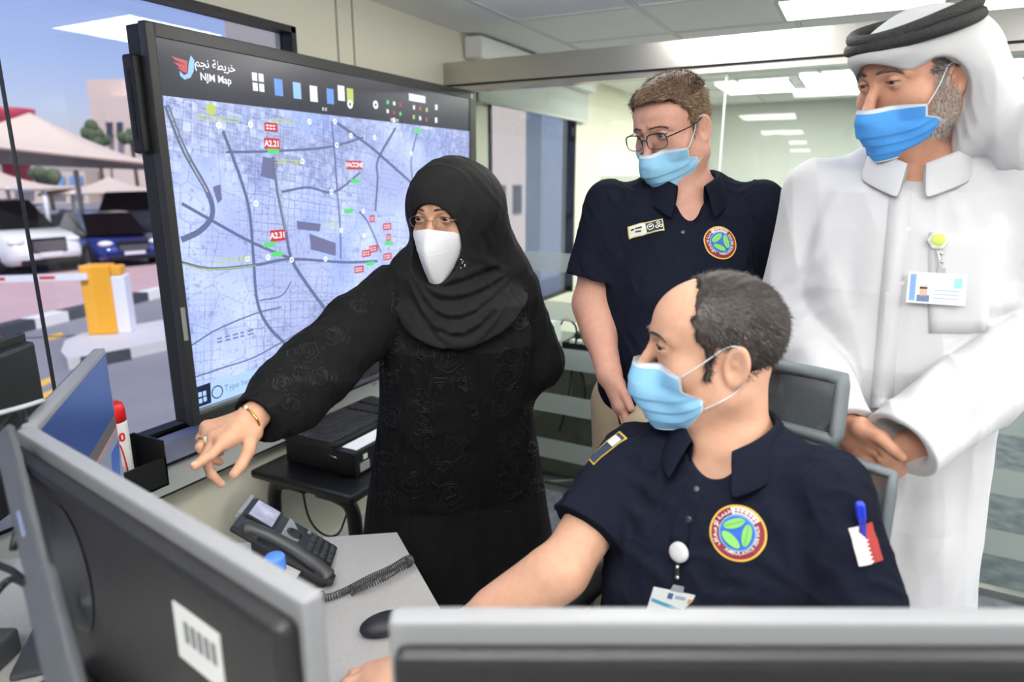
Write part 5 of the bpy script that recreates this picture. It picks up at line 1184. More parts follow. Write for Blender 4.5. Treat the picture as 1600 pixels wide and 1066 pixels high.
    # trousers
    def trousers(p):
        d = loft(T.l(p), [(-.17, 0, -.01, .175, .13), (-.04, 0, 0, .185, .14), (.02, 0, 0, .18, .135)])
        for h_, k_, a_ in ((hipR, kR, aR), (hipL, kL, aL)): d = su(d, np.maximum(chain(p, [h_, k_, a_], [.10, .075, .06], .03), .09-p[:, 2]), .04)
        return d
    sdf_obj('trousers', trousers, lo, hi, .009, mat('dark_trousers', (28, 30, 38), .85), me)
    # pen in the sleeve pocket, badge reel with card
    c, n = cast(sbv, 1343, 818); upv = unit(Z3*1.0-RT*.22); pn_ = empty('pen', c, 'blue ballpoint pen clipped in the sleeve pocket above the small flag', 'pen'); m_pb = mat('pen_blue', (36, 60, 216), .3, emit=0)
    base = c+n*.006; MB().tube([base-upv*.030, base+upv*.022, base+upv*.030], [.0042, .0045, .004], 10).build('barrel', m_pb, pn_)
    MB().tube([base+upv*.006, base+upv*.010, base+upv*.030, base+upv*.034], [.0046, .0062, .0062, .004], 12).build('cap', m_pb, pn_)
    MB().tube([base+upv*.032+n*.003, base+upv*.030+n*.008, base-upv*.002+n*.007], .0016, 6).build('clip', m_pb, pn_)
    c, n = cast(sbv, 1064, 862); rl = empty('badge_reel', c, 'white round badge reel on the seated man\'s shirt holding an identity card', 'badge')
    MB().lathe(c+n*.002, [(0, .010), (.010, .010), (.015, .008), (.016, .003), (.014, 0)], n, 28).build('reel', mat('badge_white', (232, 232, 232), .35), rl)
    c2, n2 = cast(sbv, 1060, 905); MB().tube(spline([c+n*.004-Z3*.016, (c+c2)/2+n*.006, c2+n2*.008], 10), .0035, 6, flat=.4).build('strap', m_black, rl)
    for py in (886, 900): 
        cc, nn = cast(sbv, 1062, py); MB().ball(cc+nn*.009, .0036, 8).build('snap', MATS['chrome'], rl)
    c3, n3 = cast(sbv, 1056, 945); cx = unit(RT*.96-Z3*.22); cy = unit(Z3*.97+RT*.22); cn = np.cross(cx, cy); cn = cn if cn@FW < 0 else -cn; o_ = c3+n3*.012
    MB().slab([o_+cx*a+cy*b for a, b in ((-.036, -.055), (.036, -.055), (.036, .026), (-.036, .026))], cn*.0015).build('card', mat('card_white', (226, 230, 228), .3), rl)
    cd = MB(); cd.slab([o_+cn*.0017+cx*a+cy*b for a, b in ((-.034, .008), (.034, -.004), (.034, -.010), (-.034, .002))], cn*.0002, 0); cd.slab([o_+cn*.0017+cx*a+cy*b for a, b in ((-.012, .012), (-.004, .012), (-.004, .022), (-.012, .022))], cn*.0002, 1); cd.slab([o_+cn*.0017+cx*a+cy*b for a, b in ((.000, .014), (.016, .014), (.016, .020), (.000, .020))], cn*.0002, 2); cd.slab([o_+cn*.0017+cx*a+cy*b for a, b in ((.020, .010), (.028, .010), (.028, .018), (.020, .018))], cn*.0002, 3); cd.build('card_print', [mat('card_teal', (60, 150, 180), .4), mat('card_navy', (60, 90, 130), .4), mat('card_text', (150, 170, 190), .4), mat('card_orange', (206, 160, 110), .4)], rl)
    MB().slab([o_+cx*a+cy*b for a, b in ((-.010, .026), (.010, .026), (.008, .036), (-.008, .036))], cn*.002).build('card_clip', mat('clip_grey', (150, 154, 158), .3), rl)
    return T, fwd, ax
TS, fS, aS = seated_man()
# mesh office chair
ch = empty('office_chair', TS.o*[1, 1, 0], 'grey office chair with a framed mesh back behind the seated man', 'chair')
m_cf = mat('chair_frame', (92, 99, 103), .5); m_mesh = mat('chair_mesh', (72, 78, 82), .8, alpha=.66, bump=(700, .4)); m_seat = mat('seat_fabric', (40, 42, 46), .9)
right = unit(np.array([-fS[1], fS[0], 0]));  right = right if right@RT > 0 else -right
def panel(tl, tr, br, bl, name, rad, bow):
    """framed mesh panel from its four corners, bowed towards the back"""
    N = 12; G = []
    for i in range(N+1):
        for j in range(N+1):
            u, v = j/N, i/N; q = (tl*(1-u)+tr*u)*(1-v)+(bl*(1-u)+br*u)*v; G.append(q-fS*bow*math.sin(math.pi*u)*(0.6+.4*math.sin(math.pi*v)))
    Fc = [(i*(N+1)+j, i*(N+1)+j+1, (i+1)*(N+1)+j+1, (i+1)*(N+1)+j) for i in range(N) for j in range(N)]
    idx = [j for j in range(N+1)]+[(i)*(N+1)+N for i in range(1, N+1)]+[N*(N+1)+j for j in range(N-1, -1, -1)]+[i*(N+1) for i in range(N-1, 0, -1)]
    fr = MB().tube([G[k] for k in idx], rad, 10, closed=True, flat=.7).build(name+'_frame', m_cf, ch)
    o = mesh_obj(name+'_mesh', G, Fc, m_mesh, fr, True); s = o.modifiers.new('thickness', 'SOLIDIFY'); s.thickness = .003
a, b = P(1318, 592, 1.13), P(1306, 690, 1.115)
wU = .27; panel(a-right*wU, a, b, b-right*wU*1.0, 'upper_back', .016, .02)
a, b = P(1396, 742, 1.05), P(1384, 850, 1.03); wL_ = .40; low = b-Z3*.22-fS*(-.03)
panel(a-right*wL_, a, low, low-right*wL_, 'lower_back', .012, .05)
sp = a-right*wL_/2-fS*.09
MB().tube(spline([P(1318, 640, 1.12)-right*wU/2-fS*.035, sp+Z3*.0, sp-Z3*.3, TS.o*[1, 1, 0]+Z3*.40-fS*.12], 24), .022, 8, flat=.6).build('spine', m_cf, ch)
so = TS.o*[1, 1, 0]+fS*.10; Rc = np.stack([right, fS, Z3], 1)
MB().box((-.25, -.26, .37), (.25, .24, .43), R=Rc, c=so, bev=.025).build('seat', m_seat, ch)
MB().tube([so+Z3*.08, so+Z3*.37], .028, 12).build('gas_column', m_black, ch)
for k in range(5):
    t_ = 2*math.pi*k/5; e_ = so+np.array([math.cos(t_), math.sin(t_), 0])*.30; MB().tube([so+Z3*.10, e_+Z3*.075], [.026, .018], 8).build('base_arm', m_black, ch); MB().ball(e_+Z3*.034, (.02, .034, .034), 8).build('caster', m_black, ch)
arp = P(918, 926, 1.33)
for q_, s_ in ((arp, 1), (so+right*.30+Z3*.64, -1)):
    MB().tube(spline([q_-fS*.14, q_-fS*.06+Z3*.008, q_+fS*.06+Z3*.006, q_+fS*.13-Z3*.012], 16), .030, 10, flat=.5).build('armrest', m_black, ch)
    MB().tube([q_-Z3*.012, q_*[1, 1, 0]+Z3*.42, so+right*(-.2*s_)+Z3*.39], .016, 8).build('armrest_post', mat('post_cream', (196, 190, 176), .5), ch)

# ================================================================== man in navy polo standing behind
def standing_man():
    m_sk = skin('skin_ruddy', (216, 168, 148), (202, 148, 130)); m_khaki = mat('khaki_cloth', (182, 164, 140), .85, noise=(8, (170, 152, 128), .3), bump=(600, .1)); m_blueB = mat('mask_blue_light', (152, 208, 240), .75, bump=(500, .08))
    sR, sL = P(950, 330, 1.61), P(1190, 332, 1.60); M = (sR+sL)/2; ax = unit((sR-sL)*[1, 1, 0]); fwd = np.cross(Z3, ax); fwd = fwd if fwd@FW < 0 else -fwd
    T = Frame(M-Z3*.445-fwd*.03, fwd, unit(Z3+fwd*.06))
    H = Frame((0, 0, 0), hd(-.749, -.662, 22), unit(Z3+RT*-.05), .95); H = Frame(P(1101, 200, 1.53)-H.R@np.array([-.082, -.014, .004]), H.y, unit(Z3+RT*-.05), .95)
    nb = T.w(0, .01, .488)
    eR, wR = P(925, 470, 1.66), P(952, 585, 1.55); eL, wL = P(1228, 470, 1.68), P(1190, 620, 1.58)
    hips = [T.w(s*.10, 0, -.06) for s in (1, -1)]; kn = [np.array([*(h[:2]+fwd[:2]*.02), .48]) for h in hips]; an = [np.array([*(k[:2]-fwd[:2]*.04), .07]) for k in kn]
    hR = unit(P(968, 640, 1.53)-wR); sd = unit(np.cross(hR, fwd)); sd = sd if sd@RT > 0 else -sd
    mcp = [wR+hR*.07+fwd*.022+sd*.006, wR+hR*.078+fwd*.006, wR+hR*.076-fwd*.010, wR+hR*.068-fwd*.024]; fin = [[m+hR*.035+sd*.004, m+hR*.06+sd*.012, m+hR*.075+sd*.02] for m in mcp]
    th = [wR+hR*.02+fwd*.022+sd*.012, wR+hR*.045+fwd*.040+sd*.020, wR+hR*.072+fwd*.046+sd*.024]
    hL = np.array([0, 0, -1.0]); mcl = [wL+hL*.08+fwd*k for k in (.025, .008, -.009, -.025)]; fil = [[m+hL*.035, m+hL*.06, m+hL*.08] for m in mcl]; tl = [wL+hL*.02+fwd*.026, wL+hL*.05+fwd*.042, wL+hL*.08+fwd*.046]
    tab = torso_tab(1.02, 1.04, .025)
    def body(p):
        d = loft(T.l(p), tab); d = su(d, near(p, H.o, .22, lambda q: head_sdf(H.l(q), .006, .0042)*.95), .012)
        d = su(d, rc(p, T.w(0, -.02, .44), H.w(0, -.03, -.035), .062, .060), .035); d = su(d, rc(p, T.w(0, .01, .46), H.w(0, .02, -.075), .048, .042), .03)
        for s_, e_, w_, sg in ((sR, eR, wR, 1), (sL, eL, wL, -1)): d = su(d, chain(p, [T.w(.05*sg, -.02, .46), s_, e_, w_], [.05, .052, .044, .030], .02), .03); d = su(d, rc(p, e_+(w_-e_)*.1, e_+(w_-e_)*.45, .048, .042), .02)
        for h, k, a in zip(hips, kn, an): d = su(d, chain(p, [h, k, a], [.085, .055, .04], .02), .03); d = su(d, rc(p, a-Z3*.02, a+fwd*.17-Z3*.03, .038, .032), .02)
        d = su(d, near(p, wR+hR*.06, .17, lambda q: hand_prims(q, wR, mcp, fin, th)), .012); d = su(d, near(p, wL+hL*.06, .17, lambda q: hand_prims(q, wL, mcl, fil, tl)), .012)
        return d
    lo = np.minimum.reduce([T.o-.42, eR-.1, wR-.15, H.o-.2]); hi = np.maximum.reduce([T.o+.42, eL+.12, H.o+.2]); lo[2] = 0; hi[2] = H.o[2]+.2
    me = sdf_obj('person', body, lo, hi, .003*HQ, m_sk); tag(me, 'standing man in glasses, navy polo shirt and khaki trousers, hand in pocket', 'person'); bv = bvh_of(me)
    eyeballs(H, me, ('grey', (112, 132, 146)), (.1, 1, -.25), .0042); m_hb = mat('hair_brown', (92, 70, 52), .5, spec=.4, noise=(60, (74, 56, 42), .3)); m_hb2 = mat('hair_light_brown', (150, 122, 90), .5, spec=.4)
    eyebrows(H, me, bv, m_hb, .0036); surgical_mask(H, me, m_blueB, nose_z=-.004, fat=.003, ang=54)
    def region(l):
        y, z = l[:, 1], l[:, 2]; front = np.interp(z, [-.10, -.03, -.022, .03, .05, .080, .098, .112, .16], [-.075, -.045, .022, .020, .030, .040, .060, .105, .14])-y
        return cloth_noise(l, .007, 77, (90, 60, 60))*np.clip(z/.05, 0, 1)+np.minimum(front, z-np.interp(y, [-.12, -.075, -.045, -.03, .01, .02, .05], [-.070, -.065, -.040, .028, .036, -.010, -.010]))
    def hair(p):
        l = H.l(p); th_ = .003+.010*np.clip((l[:, 2]-.05)/.06, 0, 1); d = head_sdf(l, .006, .004, ears=False)-th_-cloth_noise(l, .002, 8, (120, 50, 60)); return si(d, -region(l), .004)*.95
    V, Q = surface_nets(hair, H.o-.17, H.o+.19, .003*HQ); fl = lambda o, n: np.where((H.l(o.astype(f32))[:, 2] > .09)[:, None], H.R@np.array([.35, .8, .0]), H.R@np.array([0, -.5, -.8]))
    st = [strands(V, Q, lambda c: (region(H.l(c.astype(f32))) > -.006)*1.0, fl, n, L, .00055, .38) for n, L in ((9000, .014), (5000, .015))]
    hair_obj('hair', V, Q, st, m_hb, me, m_hb2)
    # glasses
    gl = MB(); gm = mat('glasses_black', (28, 28, 32), .3); lens_c = []
    for s in (-1, 1):
        c0 = np.array([s*.034, .113, .020]); pts = []
        for t in np.linspace(0, 2*math.pi, 28, endpoint=False):
            x = .0265*np.sign(math.cos(t))*abs(math.cos(t))**.6; z = .0185*np.sign(math.sin(t))*abs(math.sin(t))**.7; pts.append(c0+np.array([x, -abs(s*.034+x)*.14+.003-.12*z*.3, z]))
        pts = np.array(pts); lens_c.append(pts); gl.tube(H.wv(pts), [.0016 if p_[2]-c0[2] > -.004 else .0009 for p_ in pts], 6, closed=True)
        gl.tube(H.wv(spline([[s*.0605, .106, .027], [s*.074, .085, .028], [s*.082, .03, .026], [s*.083, -.012, .030], [s*.080, -.034, .012]], 24)), .0017, 6)
    gl.tube(H.wv(spline([[-.0085, .1165, .024], [0, .1185, .0275], [.0085, .1165, .024]], 8)), .0016, 6); g = gl.build('glasses', gm, me)
    ln = MB(); 
    for pts in lens_c: ln.add(H.wv(pts), [tuple(range(len(pts)))])
    ln.build('lenses', glass_mat('lens_glass', (244, 248, 250), 1.5), g)
    stab = [(z, cx, cy, rx+.018, ry+.018) for z, cx, cy, rx, ry in torso_tab(1.03, 1.04, .035)]; stab[0] = (-.13, 0, 0, .178, .15); stab[-2] = (.486, 0, -.012, .112, .075); stab[-1] = (.52, 0, -.012, .07, .058)
    hR_, hL_ = sR+(eR-sR)*.74, sL+(eL-sL)*.85; dR, dL = unit(eR-sR), unit(eL-sL)
    CR = (((985, 420, 1.5), (1050, 330, 1.47), .014, .005), ((985, 400, 1.5), (1010, 300, 1.5), .012, .004), ((1160, 410, 1.5), (1110, 450, 1.47), .014, .006), ((1165, 400, 1.5), (1150, 320, 1.5), .014, .005), ((990, 480, 1.5), (1060, 450, 1.46), .016, .005), ((1000, 530, 1.5), (1080, 480, 1.46), .016, .005), ((940, 350), (965, 420), .014, .005), ((1180, 340), (1165, 420), .013, .005), ((1060, 380), (1070, 450), .012, -.004), ((1080, 370), (1150, 430), .014, .005), ((1030, 420), (1000, 470), .014, .005))
    def shirt(p, cr=()):
        l = T.l(p); d = loft(l, stab, 2.2, .012); d = su(d, rc(p, T.w(.05, -.015, .490), sR, .050, .054), .05); d = su(d, rc(p, T.w(-.05, -.015, .490), sL, .050, .054), .05)
        d = su(d, np.maximum(rc(p, sR-dR*.02, hR_+dR*.08, .058, .082), (p-hR_.astype(f32))@dR.astype(f32)), .018); d = su(d, np.maximum(rc(p, sL-dL*.02, hL_+dL*.08, .058, .080), (p-hL_.astype(f32))@dL.astype(f32)), .018)
        d = d-cloth_noise(l, .003, 13, (15, 15, 8))-fold_noise(l, .0032, 14, (90, 90, 60))
        for a, b, w_, am in cr: d = crease(p, d, a, b, w_, am)
        d = ss(d, rc(p, nb-Z3*.012, nb+Z3*.10+fwd*.02, .068, .080), .006); d = ss(d, rc(p, T.w(0, .06, .49), T.w(0, .16, .395), .040, .003), .008)
        return d
    lo2 = np.minimum(lo, sR-.2); lo2[2] = .8; hi2 = hi.copy(); hi2[2] = nb[2]+.1
    crs = snap(shirt, lo2, hi2, CR); sh = sdf_obj('polo_shirt', lambda p: shirt(p, crs), lo2, hi2, .004*HQ, m_navy, me); sbv = bvh_of(sh); collar(T, nb+Z3*.004, sh, m_navy, .074, .072, .048, .056, 24, .082)
    buttons(sh, sbv, ((1067, 363),), .0055, mat('button_dark', (0, 0, 0)))
    c, n = cast(sbv, 1125, 380); decal(sh, sbv, c, n, emblem_layers(.040), 'chest_emblem', emblem_mats(), unit(Z3-RT*.05))
    c, n = cast(sbv, 1009, 358); u = unit(Z3-RT*.08); V1, F1 = grid2(.078, .030, 8, 3); V2, F2 = grid2(.073, .025, 8, 3); V3, F3 = grid2(.036, .024, 4, 3, .018, 0)
    L = [(V1, F1, 0), (V2, F2, 1), (V3, F3, 2), grid2(.007, .004, 2, 1, -.0295, .0045)+(2,), grid2(.015, .004, 3, 1, -.0165, .0045)+(2,), grid2(.013, .004, 3, 1, -.0185, -.0045)+(2,), ring2(.006, .0078, n=20)+(1,)]
    L[-1] = (L[-1][0]+[.009, 0], L[-1][1], 1); vv, vf = ring2(0, .0045, 100, 260, 10); L.append((vv+[.009, .003], vf, 1))
    for dx, dy in ((.023, -.004), (.031, -.004), (.027, .005)): v, f = ring2(.0022, .0042, n=14); L.append((v+[dx, dy], f, 1))
    decal(sh, sbv, c, n, L, 'name_badge', [mat('badge_gold', (206, 196, 120), .5), mat('badge_cream', (238, 238, 230), .5), mat('badge_black', (28, 28, 28), .5)], u, .003)
    c, n = cast(sbv, 1233, 372)
    if c is not None: decal(sh, sbv, c, n, [grid2(.03, .045)+(0,)], 'sleeve_flag', [mat('flag_maroon', (0, 0, 0))], Z3, .003)
    def trousers(p):
        l = T.l(p); d = loft(l, [(-.20, 0, -.01, .175, .135), (-.06, 0, 0, .182, .14), (.02, 0, 0, .17, .13)], 2.1)
        for h, k, a in zip(hips, kn, an): d = su(d, np.maximum(chain(p, [h, k, a], [.105, .08, .075], .03), .06-p[:, 2]), .04)
        d = su(d, near(p, wR+hR*.08, .2, lambda q: rc(q, wR+hR*.115+sd*.03, wR+hR*.16+sd*.05, .044, .05)), .03); d = d-cloth_noise(l, .003, 21, (18, 18, 10))
        for a, b, w, am in (((980, 600, 1.5), (1000, 590, 1.5), .008, .004), ((965, 625, 1.5), (1005, 615, 1.5), .008, .005)): d = crease(p, d, P(*a), P(*b), w, am*1.1)
        return ss(d, near(p, wR, .12, lambda q: rc(q, wR-hR*.05, wR+hR*.075-sd*.002, .052, .048)), .008)
    lo3 = lo.copy(); hi3 = hi.copy(); hi3[2] = T.o[2]+.1; sdf_obj('trousers', trousers, lo3, hi3, .005*HQ, m_khaki, me)
    def shoes(p):
        d = None
        for a in an: e = np.maximum(rc(p, a-Z3*.025, a+fwd*.18-Z3*.03, .048, .042), -p[:, 2]); d = e if d is None else np.minimum(d, e)
        return d
    lo4 = np.minimum(an[0], an[1])-.15; lo4[2] = -.01; hi4 = np.maximum(an[0], an[1])+.28; hi4[2] = .12; sdf_obj('shoes', shoes, lo4, hi4, .007, m_black, me)
standing_man()

# ================================================================== man in white robe and headcloth
def robe_man():
    m_sk = skin('skin_tan', (208, 158, 132), (190, 136, 112)); m_wh = mat('white_robe', (207, 207, 210), .85, spec=.25, bump=(700, .06, 2)); m_gh = mat('headcloth_white', (198, 198, 200), .85, bump=(600, .05)); m_bl = mat('mask_blue_strong', (74, 152, 228), .75, bump=(500, .08))
    sR, sL = P(1278, 300, 1.40), P(1600, 290, 1.22); M = (sR+sL)/2; ax = unit((sR-sL)*[1, 1, 0]); fwd = np.cross(Z3, ax); fwd = fwd if fwd@FW < 0 else -fwd
    T = Frame(M-Z3*.445-fwd*.02, fwd, unit(Z3+fwd*.05)); H = Frame((0, 0, 0), hd(-.936, -.351, 15), Z3, .96); H = Frame(P(1496, 124, 1.19)-H.R@np.array([-.082, -.014, .004]), H.y, Z3, .96)
    nb = T.w(0, .012, .470)
    eR, wR = P(1232, 500, 1.42), P(1322, 672, 1.19); eL, wL = P(1640, 525, 1.20), P(1445, 690, 1.13)
    mcp = [P(1364, 682, 1.135), P(1360, 697, 1.15), P(1350, 709, 1.165), P(1338, 718, 1.185)]
    fin = [[P(1384, 706, 1.12), P(1396, 720, 1.125), P(1404, 730, 1.14)], [P(1378, 716, 1.13), P(1390, 728, 1.14), P(1397, 736, 1.15)], [P(1368, 726, 1.15), P(1380, 737, 1.155), P(1386, 744, 1.16)], [P(1354, 732, 1.17), P(1366, 743, 1.17), P(1372, 748, 1.175)]]
    th = [P(1346, 668, 1.145), P(1376, 684, 1.11), P(1394, 700, 1.10), P(1409, 712, 1.10)]
    fl = unit(P(1375, 735, 1.15)-wL); mcl = [wL+fl*.07+Z3*k for k in (.02, .004, -.012, -.026)]; fil = [[m+fl*.03, m+fl*.05-fwd*.01, m+fl*.06-fwd*.02] for m in mcl]; tl = [wL+fl*.02+Z3*.02, wL+fl*.045+Z3*.034, wL+fl*.065+Z3*.036]
    tab = torso_tab(1.04, 1.06, .03); an = [np.array([*T.w(s*.11, .0, 0)[:2], .07]) for s in (1, -1)]
    def body(p):
        d = loft(T.l(p), tab); d = su(d, near(p, H.o, .22, lambda q: head_sdf(H.l(q), .008, .0026)*.96), .012)
        d = su(d, rc(p, T.w(0, -.02, .44), H.w(0, -.03, -.035), .064, .062), .035); d = su(d, rc(p, T.w(0, .01, .46), H.w(0, .022, -.078), .050, .046), .03)
        for s_, e_, w_, sg in ((sR, eR, wR, 1), (sL, eL, wL, -1)): d = su(d, chain(p, [T.w(.05*sg, -.02, .46), s_, e_, w_], [.05, .052, .044, .030], .02), .03)
        for h, a in zip((.10, -.10), an): d = su(d, chain(p, [T.w(h, 0, -.06), np.array([a[0], a[1], .5]), a], [.085, .058, .042], .02), .03); d = su(d, rc(p, a-Z3*.02, a+fwd*.17-Z3*.03, .038, .032), .02)
        d = su(d, near(p, wR+(mcp[1]-wR)*.7, .17, lambda q: hand_prims(q, wR, mcp, fin, th, 1.06)), .012); d = su(d, near(p, wL+fl*.06, .17, lambda q: hand_prims(q, wL, mcl, fil, tl)), .012)
        return d
    lo = np.minimum.reduce([T.o-.45, eR-.12, wR-.15, wL-.2]); hi = np.maximum.reduce([T.o+.45, eL+.15, H.o+.2]); lo[2] = 0; hi[2] = H.o[2]+.2
    me = sdf_obj('person', body, lo, hi, .003*HQ, m_sk); tag(me, 'standing man in a long white robe and white headcloth with black cord, hands clasped', 'person'); bv = bvh_of(me)
    nails([[th[-2], th[-1]]], .0072, me, mat('fingernail', (226, 178, 166), .3), -FW+Z3*.6-RT*.2)
    eyeballs(H, me, ('brown', (60, 40, 28)), (-.05, 1, -.38), .0026); m_gb = mat('hair_grey_dark', (74, 64, 60), .5); eyebrows(H, me, bv, m_gb, .0040, .0); surgical_mask(H, me, m_bl, nose_z=-.010, fat=.005, ang=54)
    # short grey beard and temple hair as blades over the skin
    def reg(l):
        y, z, x = l[:, 1], l[:, 2], np.abs(l[:, 0]); jaw = (z > -.125) & (z < -.012+.3*np.clip(.035-y, -.1, .03)) & (y > -.012) & (y < .042) & (x > .03) & (z > -.09-.5*np.clip(y-.02, -.1, 0)*-1); burn = (y > .000) & (y < .030) & (z > -.03) & (z < .04) & (x > .06); return (jaw | burn)*1.0
    V = np.array([v.co[:] for v in me.data.vertices]); Q = np.array([p_.vertices[:] for p_ in me.data.polygons if len(p_.vertices) == 4]); kp = np.linalg.norm(V[Q[:, 0]]-H.o, axis=1) < .16; Q2 = Q[kp]
    flw = lambda o, n: np.tile(H.R@np.array([0, .35, -.9]), (len(o), 1))
    w1 = mat('beard_white', (206, 200, 194), .6); w2 = mat('beard_grey', (120, 108, 100), .6); st = [strands(V, Q2, lambda c: reg(H.l(c.astype(f32)))+1e-9, flw, 5200, .007, .0004, .35), strands(V, Q2, lambda c: reg(H.l(c.astype(f32)))+1e-9, flw, 2600, .007, .0004, .35)]
    VV = np.concatenate([st[0][0], st[1][0]]); FF = st[0][1]+[tuple(i+len(st[0][0]) for i in f) for f in st[1][1]]; mesh_obj('beard', VV, FF, [w1, w2], me, False, [0]*len(st[0][1])+[1]*len(st[1][1]))
    def rh(l): return ((l[:, 1] > -.02) & (l[:, 1] < .040) & (l[:, 2] > .03) & (l[:, 2] < .10) & (np.abs(l[:, 0]) > .055))*1.0
    s3 = strands(V, Q2, lambda c: rh(H.l(c.astype(f32)))+1e-9, lambda o, n: np.tile(H.R@np.array([0, -.8, -.4]), (len(o), 1)), 3000, .012, .0005, .2); mesh_obj('hair', s3[0], s3[1], m_gb, me, False)
    # robe
    stab = [(z, cx, cy, rx+.024, ry+.024) for z, cx, cy, rx, ry in torso_tab(1.05, 1.08, .035)]; gz = -T.o[2]/T.z[2]+.04
    stab = [(gz, 0, 0, .27, .21), (-.45, 0, 0, .225, .18), (-.16, 0, .0, .205, .165)]+stab[1:]; stab[-2] = (.474, 0, -.012, .115, .078); stab[-1] = (.505, 0, -.012, .07, .055)
    dR, dL = unit(wR-eR), unit(wL-eL); cR, cL = wR-dR*.004, wL-dL*.035
    cuffL = P(1392, 702, 1.10)-dL*.02; 
    CR = (((1235, 470, 1.36), (1290, 430, 1.3), .013, .008), ((1228, 510, 1.37), (1290, 480, 1.3), .013, .009), ((1230, 550, 1.35), (1285, 530, 1.28), .013, .008), ((1245, 580, 1.32), (1300, 575, 1.24), .013, .006), ((1255, 430, 1.36), (1300, 350, 1.28), .014, .006), ((1545, 500, 1.15), (1600, 440, 1.12), .014, .010), ((1540, 525, 1.13), (1610, 500, 1.1), .014, .009), ((1540, 380, 1.18), (1530, 470, 1.16), .016, .007), ((1560, 330, 1.18), (1545, 420, 1.16), .014, .006), ((1500, 600, 1.08), (1580, 560, 1.08), .014, .006), ((1470, 700, 1.12), (1560, 620, 1.1), .012, -.006), ((1330, 480, 1.22), (1320, 620, 1.2), .02, .006), ((1290, 400, 1.28), (1310, 520, 1.22), .02, .006), ((1500, 760, 1.16), (1580, 720, 1.2), .014, .008), ((1490, 790, 1.16), (1590, 770, 1.2), .016, .006), ((1530, 830, 1.17), (1570, 880, 1.2), .02, .006), ((1420, 770, 1.16), (1400, 900, 1.16), .025, -.008), ((1460, 720, 1.14), (1470, 900, 1.16), .03, .006), ((1225, 440), (1270, 400), .012, .007), ((1225, 590), (1290, 610), .012, .007), ((1235, 620), (1300, 640), .012, .006), ((1300, 300), (1270, 400), .013, .006), ((1330, 260), (1300, 330), .013, .005), ((1500, 270), (1540, 340), .014, .005), ((1470, 260), (1500, 330), .013, .005), ((1570, 560), (1480, 640), .013, .006), ((1590, 600), (1500, 680), .013, -.006), ((1340, 330), (1330, 480), .018, -.005), ((1480, 540), (1420, 640), .014, .005), ((1560, 480), (1600, 470), .010, .008))
    def robe(p, cr=()):
        l = T.l(p); d = loft(l, stab, 2.2, .012); d = su(d, rc(p, T.w(.05, -.015, .484), sR, .050, .058), .05); d = su(d, rc(p, T.w(-.05, -.015, .484), sL, .050, .058), .05)
        aR = su(rc(p, sR, eR, .070, .070), np.maximum(rc(p, eR, cR+dR*.06, .070, .048), (p-cR.astype(f32))@dR.astype(f32)), .02); aL = su(rc(p, sL, eL, .070, .075), np.maximum(rc(p, eL, cuffL+dL*.08, .075, .062), (p-cuffL.astype(f32))@dL.astype(f32)), .02)
        d = su(d, aR, .010); d = su(d, aL, .010); d = d-cloth_noise(l, .003, 31, (13, 13, 5))-fold_noise(l, .0034, 32, (75, 75, 22))
        for a, b, w_, am in cr: d = crease(p, d, a, b, w_, am)
        d = ss(d, rc(p, nb-Z3*.010, nb+Z3*.10, .070, .082), .006)
        d = ss(d, near(p, cR, .12, lambda q: rc(q, cR-dR*.03, cR+dR*.05, .034, .040)), .003); d = ss(d, near(p, cuffL, .16, lambda q: rc(q, cuffL-dL*.05, cuffL+dL*.08, .044, .052)), .004)
        return d
    hi2 = hi.copy(); hi2[2] = nb[2]+.12; hi2[:2] += .08; crs = snap(robe, lo-[.08, .08, 0], hi2, CR); rb = sdf_obj('robe', lambda p: robe(p, crs), lo-[.08, .08, 0], hi2, .004*HQ, m_wh, me); rbv = bvh_of(rb)
    collar(T, nb+Z3*.006, rb, m_wh, .076, .074, .050, .052, 10, .070)
    pl = MB(); rows = []
    for y in range(262, 652, 15): 
        xl = 1412-(y-250)*.092; a = cast(rbv, xl-17, y); b = cast(rbv, xl+17, y)
        if a[0] is not None and b[0] is not None: rows.append([a[0]-a[1]*.002, a[0]+a[1]*.0022, b[0]+b[1]*.0022, b[0]-b[1]*.002])
    pl.add(np.array(rows).reshape(-1, 3), [(4*i+k, 4*i+k+1, 4*i+k+5, 4*i+k+4) for i in range(len(rows)-1) for k in range(3)], 0, True); pl.build('placket', m_wh, rb, fix=False)
    bvp = rbv; buttons(rb, rbv, ((1427, 280), (1418, 359), (1409, 443)), .0058, mat('button_pearl', (226, 224, 222), .2))
    pk = []; 
    for y in np.linspace(365, 520, 8): pk.append([(lambda c: c[0]+c[1]*.0018)(cast(rbv, x, y)) for x in np.linspace(1452, 1556-(y-365)*.10, 8)])
    pkv = np.array(pk).reshape(-1, 3); o = mesh_obj('pocket', pkv, [(i*8+j, i*8+j+1, i*8+j+9, i*8+j+8) for i in range(7) for j in range(7)], m_wh, rb, True); s_ = o.modifiers.new('thickness', 'SOLIDIFY'); s_.thickness = .0018
    top = MB(); top.tube([pkv[j] for j in range(8)], .0016, 6); top.tube([pkv[i*8] for i in range(8)], .0011, 6); q24 = [(lambda c: c[0]+c[1]*.0022)(cast(rbv, x, 391)) for x in np.linspace(1452, 1553, 8)]; top.tube(q24, .0011, 6); top.build('pocket_seam', m_wh, rb)
